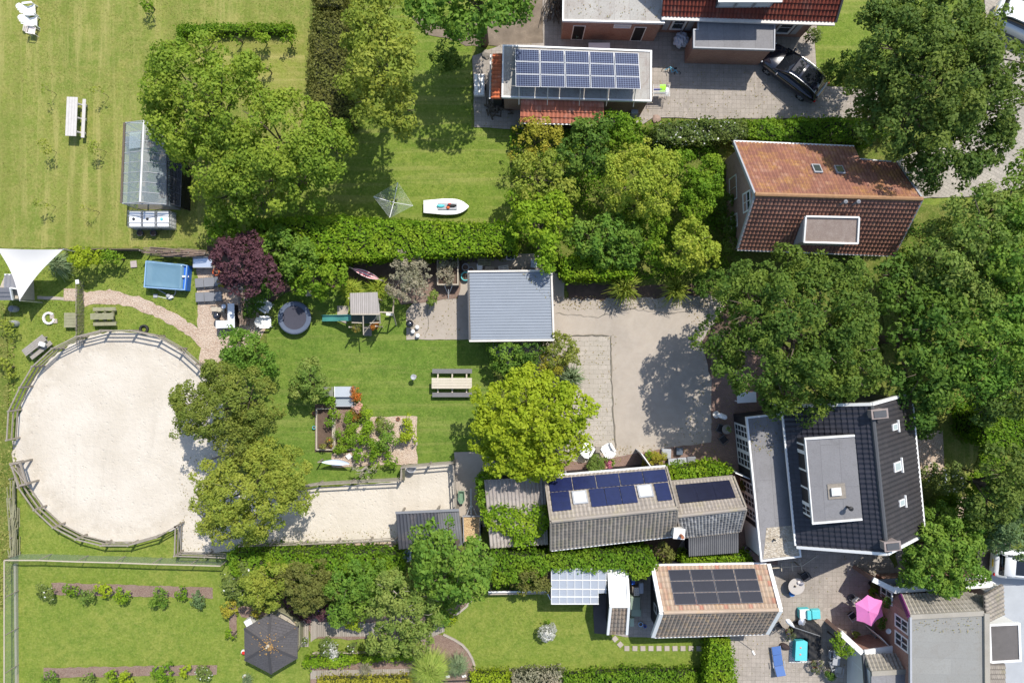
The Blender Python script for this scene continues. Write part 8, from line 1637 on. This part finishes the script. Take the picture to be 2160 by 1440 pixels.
t = thing('pole', 'thin metal pole lying across the black sofa cover', 'pole', at(1705, 1332)); B().tube([W(1668, 1320, 1.0), W(1731, 1341, .95)], .018, 6).build('pole', galv, t)
t = thing('fire_bowl', 'silver round fire bowl above the black sofa cover', 'fire bowl', at(1693, 1313)); c = W(1693, 1313, .7); B().lathe([(0, .45), (.2, .5), (.27, .62), (.25, .64), (.15, .68), (0, .72)], (c.x, c.y, 0), 20).build('bowl', plain('silver', (.6, .6, .62), .18, .7), t, smooth=True)
for k in range(3): a = k * 2.09; B().tube([(c.x + .12 * math.cos(a), c.y + .12 * math.sin(a), .5), (c.x + .26 * math.cos(a), c.y + .26 * math.sin(a), 0)], .014, 5).build('leg', black, t)
t = thing('folded_parasol', 'closed white parasol standing left of the silver fire bowl', 'parasol', at(1668, 1313)); B().tube([W(1658, 1306, 1.5), W(1662, 1309, 1.4), W(1668, 1315, 1.2), W(1675, 1322, .9)], [.04, .16, .14, .05], 10).build('canopy', plastic, t); B().tube([W(1675, 1322, .9), W(1680, 1326, 0)], .02, 6).build('pole', galv, t)
for x, y, sx, sy, r, l in ((1656, 1363, .18, .42, .6, 'dark brown cushion bag between blue lounger and rug'), (1578, 1360, .1, 1.0, -.25, 'long broom lying at the corner of the solar shed')):
    t = thing('garden_bag' if sx > .15 else 'broom', l, 'bag' if sx > .15 else 'broom', at(x, y)); c = W(x, y, .2)
    if sx > .15:
        bb = B().lathe([(0, 0), (.5, .1), (.55, .5), (.4, .9), (0, 1)], (0, 0, 0), 12); bb.v = [(c.x + (x_ * math.cos(-r) * 1.7 - y_ * math.sin(-r)) * .42, c.y + (x_ * math.sin(-r) * 1.7 + y_ * math.cos(-r)) * .36, .04 + z_ * .3) for x_, y_, z_ in bb.v]; bb.build('cloth', flat('dbrown', (.045, .03, .03), .8, .3, 6), t)
    else: B().tube([W(1570, 1340, 1.0), W(1588, 1372, .05)], .018, 6).build('handle', palewood, t); p = W(1589, 1375, .05); B().box(p.x, p.y, .07, .12, .34, .1, .5).build('brush', white, t)
# pink parasol
t = thing('parasol', 'open pink hexagonal parasol in front of the brick house', 'parasol', at(1832, 1288)); hub = W(1833, 1289, 2.45); tips = [W(x, y, 2.05) for x, y in ((1830, 1254), (1861, 1266), (1863, 1298), (1838, 1320), (1807, 1308), (1804, 1272))]; b = B(); vs = [tuple(hub)]; fs = []
for i in range(6):
    a, c = tips[i], tips[(i + 1) % 6]; m_ = (a + c) / 2 + (hub - (a + c) / 2) * .07 + Vector((0, 0, -.03)); k = len(vs); vs += [tuple(a), tuple(m_), tuple(c)]; fs += [(0, k, k + 1), (0, k + 1, k + 2)]
b.add(vs, fs); pm, n_, l_, p_ = newmat('pinkcloth'); p_.inputs['Base Color'].default_value = (.80, .24, .56, 1); p_.inputs['Roughness'].default_value = .8; tb = n_.new('ShaderNodeBsdfTranslucent'); tb.inputs[0].default_value = (.8, .22, .55, 1); mx_ = n_.new('ShaderNodeMixShader'); mx_.inputs[0].default_value = .25; l_.new(p_.outputs[0], mx_.inputs[1]); l_.new(tb.outputs[0], mx_.inputs[2]); l_.new(mx_.outputs[0], n_['Material Output'].inputs[0]); b.build('canopy', pm, t)
B().tube([(hub.x, hub.y, 0), (hub.x, hub.y, 2.52)], .025, 8).build('pole', galv, t); B().lathe([(0, 0), (.26, 0), (.26, .08), (.05, .14)], (hub.x, hub.y, 0), 16).build('base', darkgrey, t); b = B()
for p in tips: b.tube([hub - Vector((0, 0, .03)), p - Vector((0, 0, .02))], .01, 5)
b.build('rib', galv, t)
t = thing('door_panel', 'white door leaf standing open at the brick house', 'door', at(1856, 1340)); a, c = W(1841, 1318, 2.0), W(1866, 1334, 2.0); b = B(); b.hexa([(a.x, a.y - .1, .1), (c.x - .35, c.y - 1.05, .1), (c.x - .32, c.y - 1.05, .1), (a.x + .03, a.y - .1, .1)], [(a.x, a.y, 2.1), (c.x, c.y, 2.1), (c.x + .03, c.y, 2.1), (a.x + .03, a.y, 2.1)]); 
b = B(); b.beam(Vector((W(1841, 1340, 1).x, W(1841, 1330, 1).y, 1.05)), Vector((W(1862, 1352, 1).x, W(1862, 1352, 1).y, 1.05)), .05, 2.0); b.build('leaf', white, t)
pot('dark grey bin with green lid by the white door leaf', 1850, 1342, .26, .8, midgrey, name='bin', cat='bin')
# cafe set
t = thing('metal_table', 'grey metal table in the shade of the lower brick wall', 'table', at(1765, 1385)); c = W(1765, 1387, .75); B().box(c.x, c.y, .74, .5, 1.0, .04, -.1).build('tabletop', lightgrey, t, bev=.01)
for sx in (-.2, .2):
    for sy in (-.42, .42): B().box(c.x + sx, c.y + sy, .36, .04, .04, .72).build('leg', galv, t)
for x, y, r, l in ((1755, 1378, 0, 'grey metal chair left of the shaded metal table'), (1768, 1412, 1.4, 'grey metal chair below the shaded metal table'), (1757, 1400, .3, 'second grey metal chair lower left of the shaded metal table')): c_ = plainchair('metal_chair', lightgrey, galv); c_.location = at(x, y, .45); c_.rotation_euler = (0, 0, r); c_['label'] = l; c_['category'] = 'chair'
S('climber spilling over the low wall with white framed window', [(1768, 1348, 12, 2.1), (1778, 1362, 13, 2.1), (1785, 1375, 9, 2)], 'hedge2', name='climber', cat='climber', leaf=.08)
S('climbing rose on the brick wall above the pink parasol', [(1866, 1262, 6, 2), (1870, 1272, 5, 1.8)], 'deep', name='climber', cat='climber', leaf=.07); S('climbing plant on the brick wall below the house window', [(1866, 1306, 7, 1.4), (1868, 1318, 6, 1.2)], 'deep', name='climber', cat='climber', leaf=.07)
t = thing('satellite_dish', 'white oval dish on the brick house wall', 'dish', at(1877, 1331)); c = W(1878, 1331, 2.2); B().lathe([(0, 0), (.15, .02), (.18, .07)], (c.x - .1, c.y, 2.1), 14).build('dish', white, t)
# gap between the sheds
for px, py, sx, sy, h, m, l in ((1336, 1228, .25, .3, .5, plain('tarpb', (.02, .12, .6), .5), 'crumpled blue tarp behind the narrow shed'), (1341, 1244, .5, .45, .6, greywood, 'stack of wooden boards behind the narrow shed'), (1353, 1240, .3, .75, .8, flat('pbx', (.45, .5, .6), .5, .1, 3), 'pale blue panel beside the board stack'), (1340, 1272, .7, .9, .8, flat('gtank', (.22, .28, .22), .5, .15, 2), 'large green grey water tank behind the narrow shed'), (1342, 1292, .7, .5, .7, flat('gtank2', (.26, .34, .27), .5, .15, 2), 'second green grey tank below the larger one'), (1333, 1312, .3, .6, .6, flat('gtank3', (.35, .45, .36), .5, .15, 2), 'pale green box beside the blue buckets')):
    t = thing('storage_box', l, 'box', at(px, py)); c = W(px, py, h); B().box(c.x, c.y, h / 2, sx, sy, h - .04, 0).build('box', m, t, bev=.04); B().box(c.x, c.y, h, sx * .9, sy * .9, .04).build('lid', m, t, bev=.01)
palletlike('white slatted radiator pieces stacked behind the narrow shed', 1343, 1247, .35, .55, .68, 0, white, 5, 'slat_stack', 'slats')
# trellis bars at the lower gable of the black house
t = thing('trellis', 'weathered timber trellis bars behind the lower gable of the black house', 'trellis', at(1650, 1195)); b = B(); b.beam(W(1625, 1198, 1.2), W(1693, 1192, 1.2), .06, .06); b.beam(W(1693, 1192, 1.2), W(1722, 1172, 1.2), .06, .06)
for x in (1627, 1648, 1670, 1688): b.beam(W(x, 1186, 1.25), W(x + (x - 1640) * .08, 1204, 1.25), .05, .05)
b.build('bars', palewood, t)
for x in (1627, 1690): p = W(x, 1196, 1.2); B().beam((p.x, p.y, 0), (p.x, p.y, 1.2), .07, .07).build('post', palewood, t)
# lower middle lawn fence, gazebo surroundings
t = thing('garden_wall', 'low pale coping wall between ivy hedge and the middle lawn', 'wall', at(1100, 1247)); B().beam(W(1030, 1249, .5), W(1152, 1247, .5), .14, .5).build('wall', concrete, t); B().beam(W(1030, 1248, .9), W(1153, 1246, .9), .1, .06).beam(W(1152, 1246, .9), W(1162, 1264, .9), .08, .06).build('rail', white, t)
for x in (1035, 1075, 1115, 1150): p = W(x, 1247, .9); B().beam((p.x, p.y, 0), (p.x, p.y, .9), .07, .07).build('post', greywood, t)
t = thing('fence', 'low timber bench rail curving behind the gazebo', 'railing', at(598, 1298)); pts = [(582, 1287), (596, 1291), (612, 1300), (626, 1313)]; b = B(); [b.beam(W(*a, .8), W(*c, .8), .1, .06) for a, c in zip(pts[:-1], pts[1:])]; b.build('rail', mosswood, t); b = B(); [b.beam(W(a[0] - 3, a[1] + 5, .45), W(c[0] - 3, c[1] + 5, .45), .35, .05) for a, c in zip(pts[:-1], pts[1:])]; b.build('bench', palewood, t)
for p in pts: q = W(*p, .8); B().beam((q.x, q.y, 0), (q.x, q.y, .8), .08, .08).build('post', mosswood, t)
for x, y, l in ((510, 1377, 'red and white garden figure left of the gazebo'), (513, 1430, 'red blue and white garden figure at the bottom edge by the gazebo')):
    t = thing('garden_ornament', l, 'ornament', at(x, y)); c = W(x, y, .4); B().lathe([(0, 0), (.12, 0), (.15, .15), (.1, .3), (0, .32)], (c.x, c.y, 0), 12).build('body', white, t, smooth=True); B().lathe([(.1, .28), (.13, .32), (.0, .5)], (c.x + .08, c.y - .02, 0), 12).build('hat', plain('redorn', (.6, .03, .02), .5), t)
t = thing('stone_lantern', 'small white stone lantern right of the gazebo rail', 'lantern', at(641, 1305)); c = W(641, 1305, .6); B().lathe([(0, 0), (.14, 0), (.1, .1), (.08, .4), (.2, .5), (.22, .6), (.08, .75), (0, .85)], (c.x, c.y, 0), 12).build('body', concrete, t)
t = thing('storage_box', 'white and grey box tucked behind the gazebo left corner', 'box', at(522, 1315)); c = W(524, 1314, .7); B().box(c.x, c.y, .35, .5, .5, .7, .5).build('box', whitewall, t, bev=.02)
for x, y, l in ((945, 1425, 'left small white marker tile in the mulch bed'), (979, 1424, 'right small white marker tile in the mulch bed')): t = thing('marker_tile', l, 'tile', at(x, y)); c = W(x, y); B().box(c.x, c.y, .05, .28, .16, .05, .25).build('tile', white, t)
t = thing('plant_support', 'dark low metal frame at the bottom edge by the marker tiles', 'frame', at(960, 1436)); b = B(); b.beam(W(930, 1436, .4), W(995, 1434, .4), .05, .05); b.beam(W(930, 1436, .4), W(930, 1445, .4), .05, .05); b.build('frame', black, t)
t = thing('trough_edge', 'timber bed edging above the vine row', 'edging', at(770, 1368)); b = B(); b.beam(W(660, 1376, .2), W(880, 1374, .2), .06, .2); b.build('board', palewood, t)
t = thing('wire_frame_gate', 'grey metal field gate lying beside the hop vine', 'gate', at(790, 905)) if 0 else None
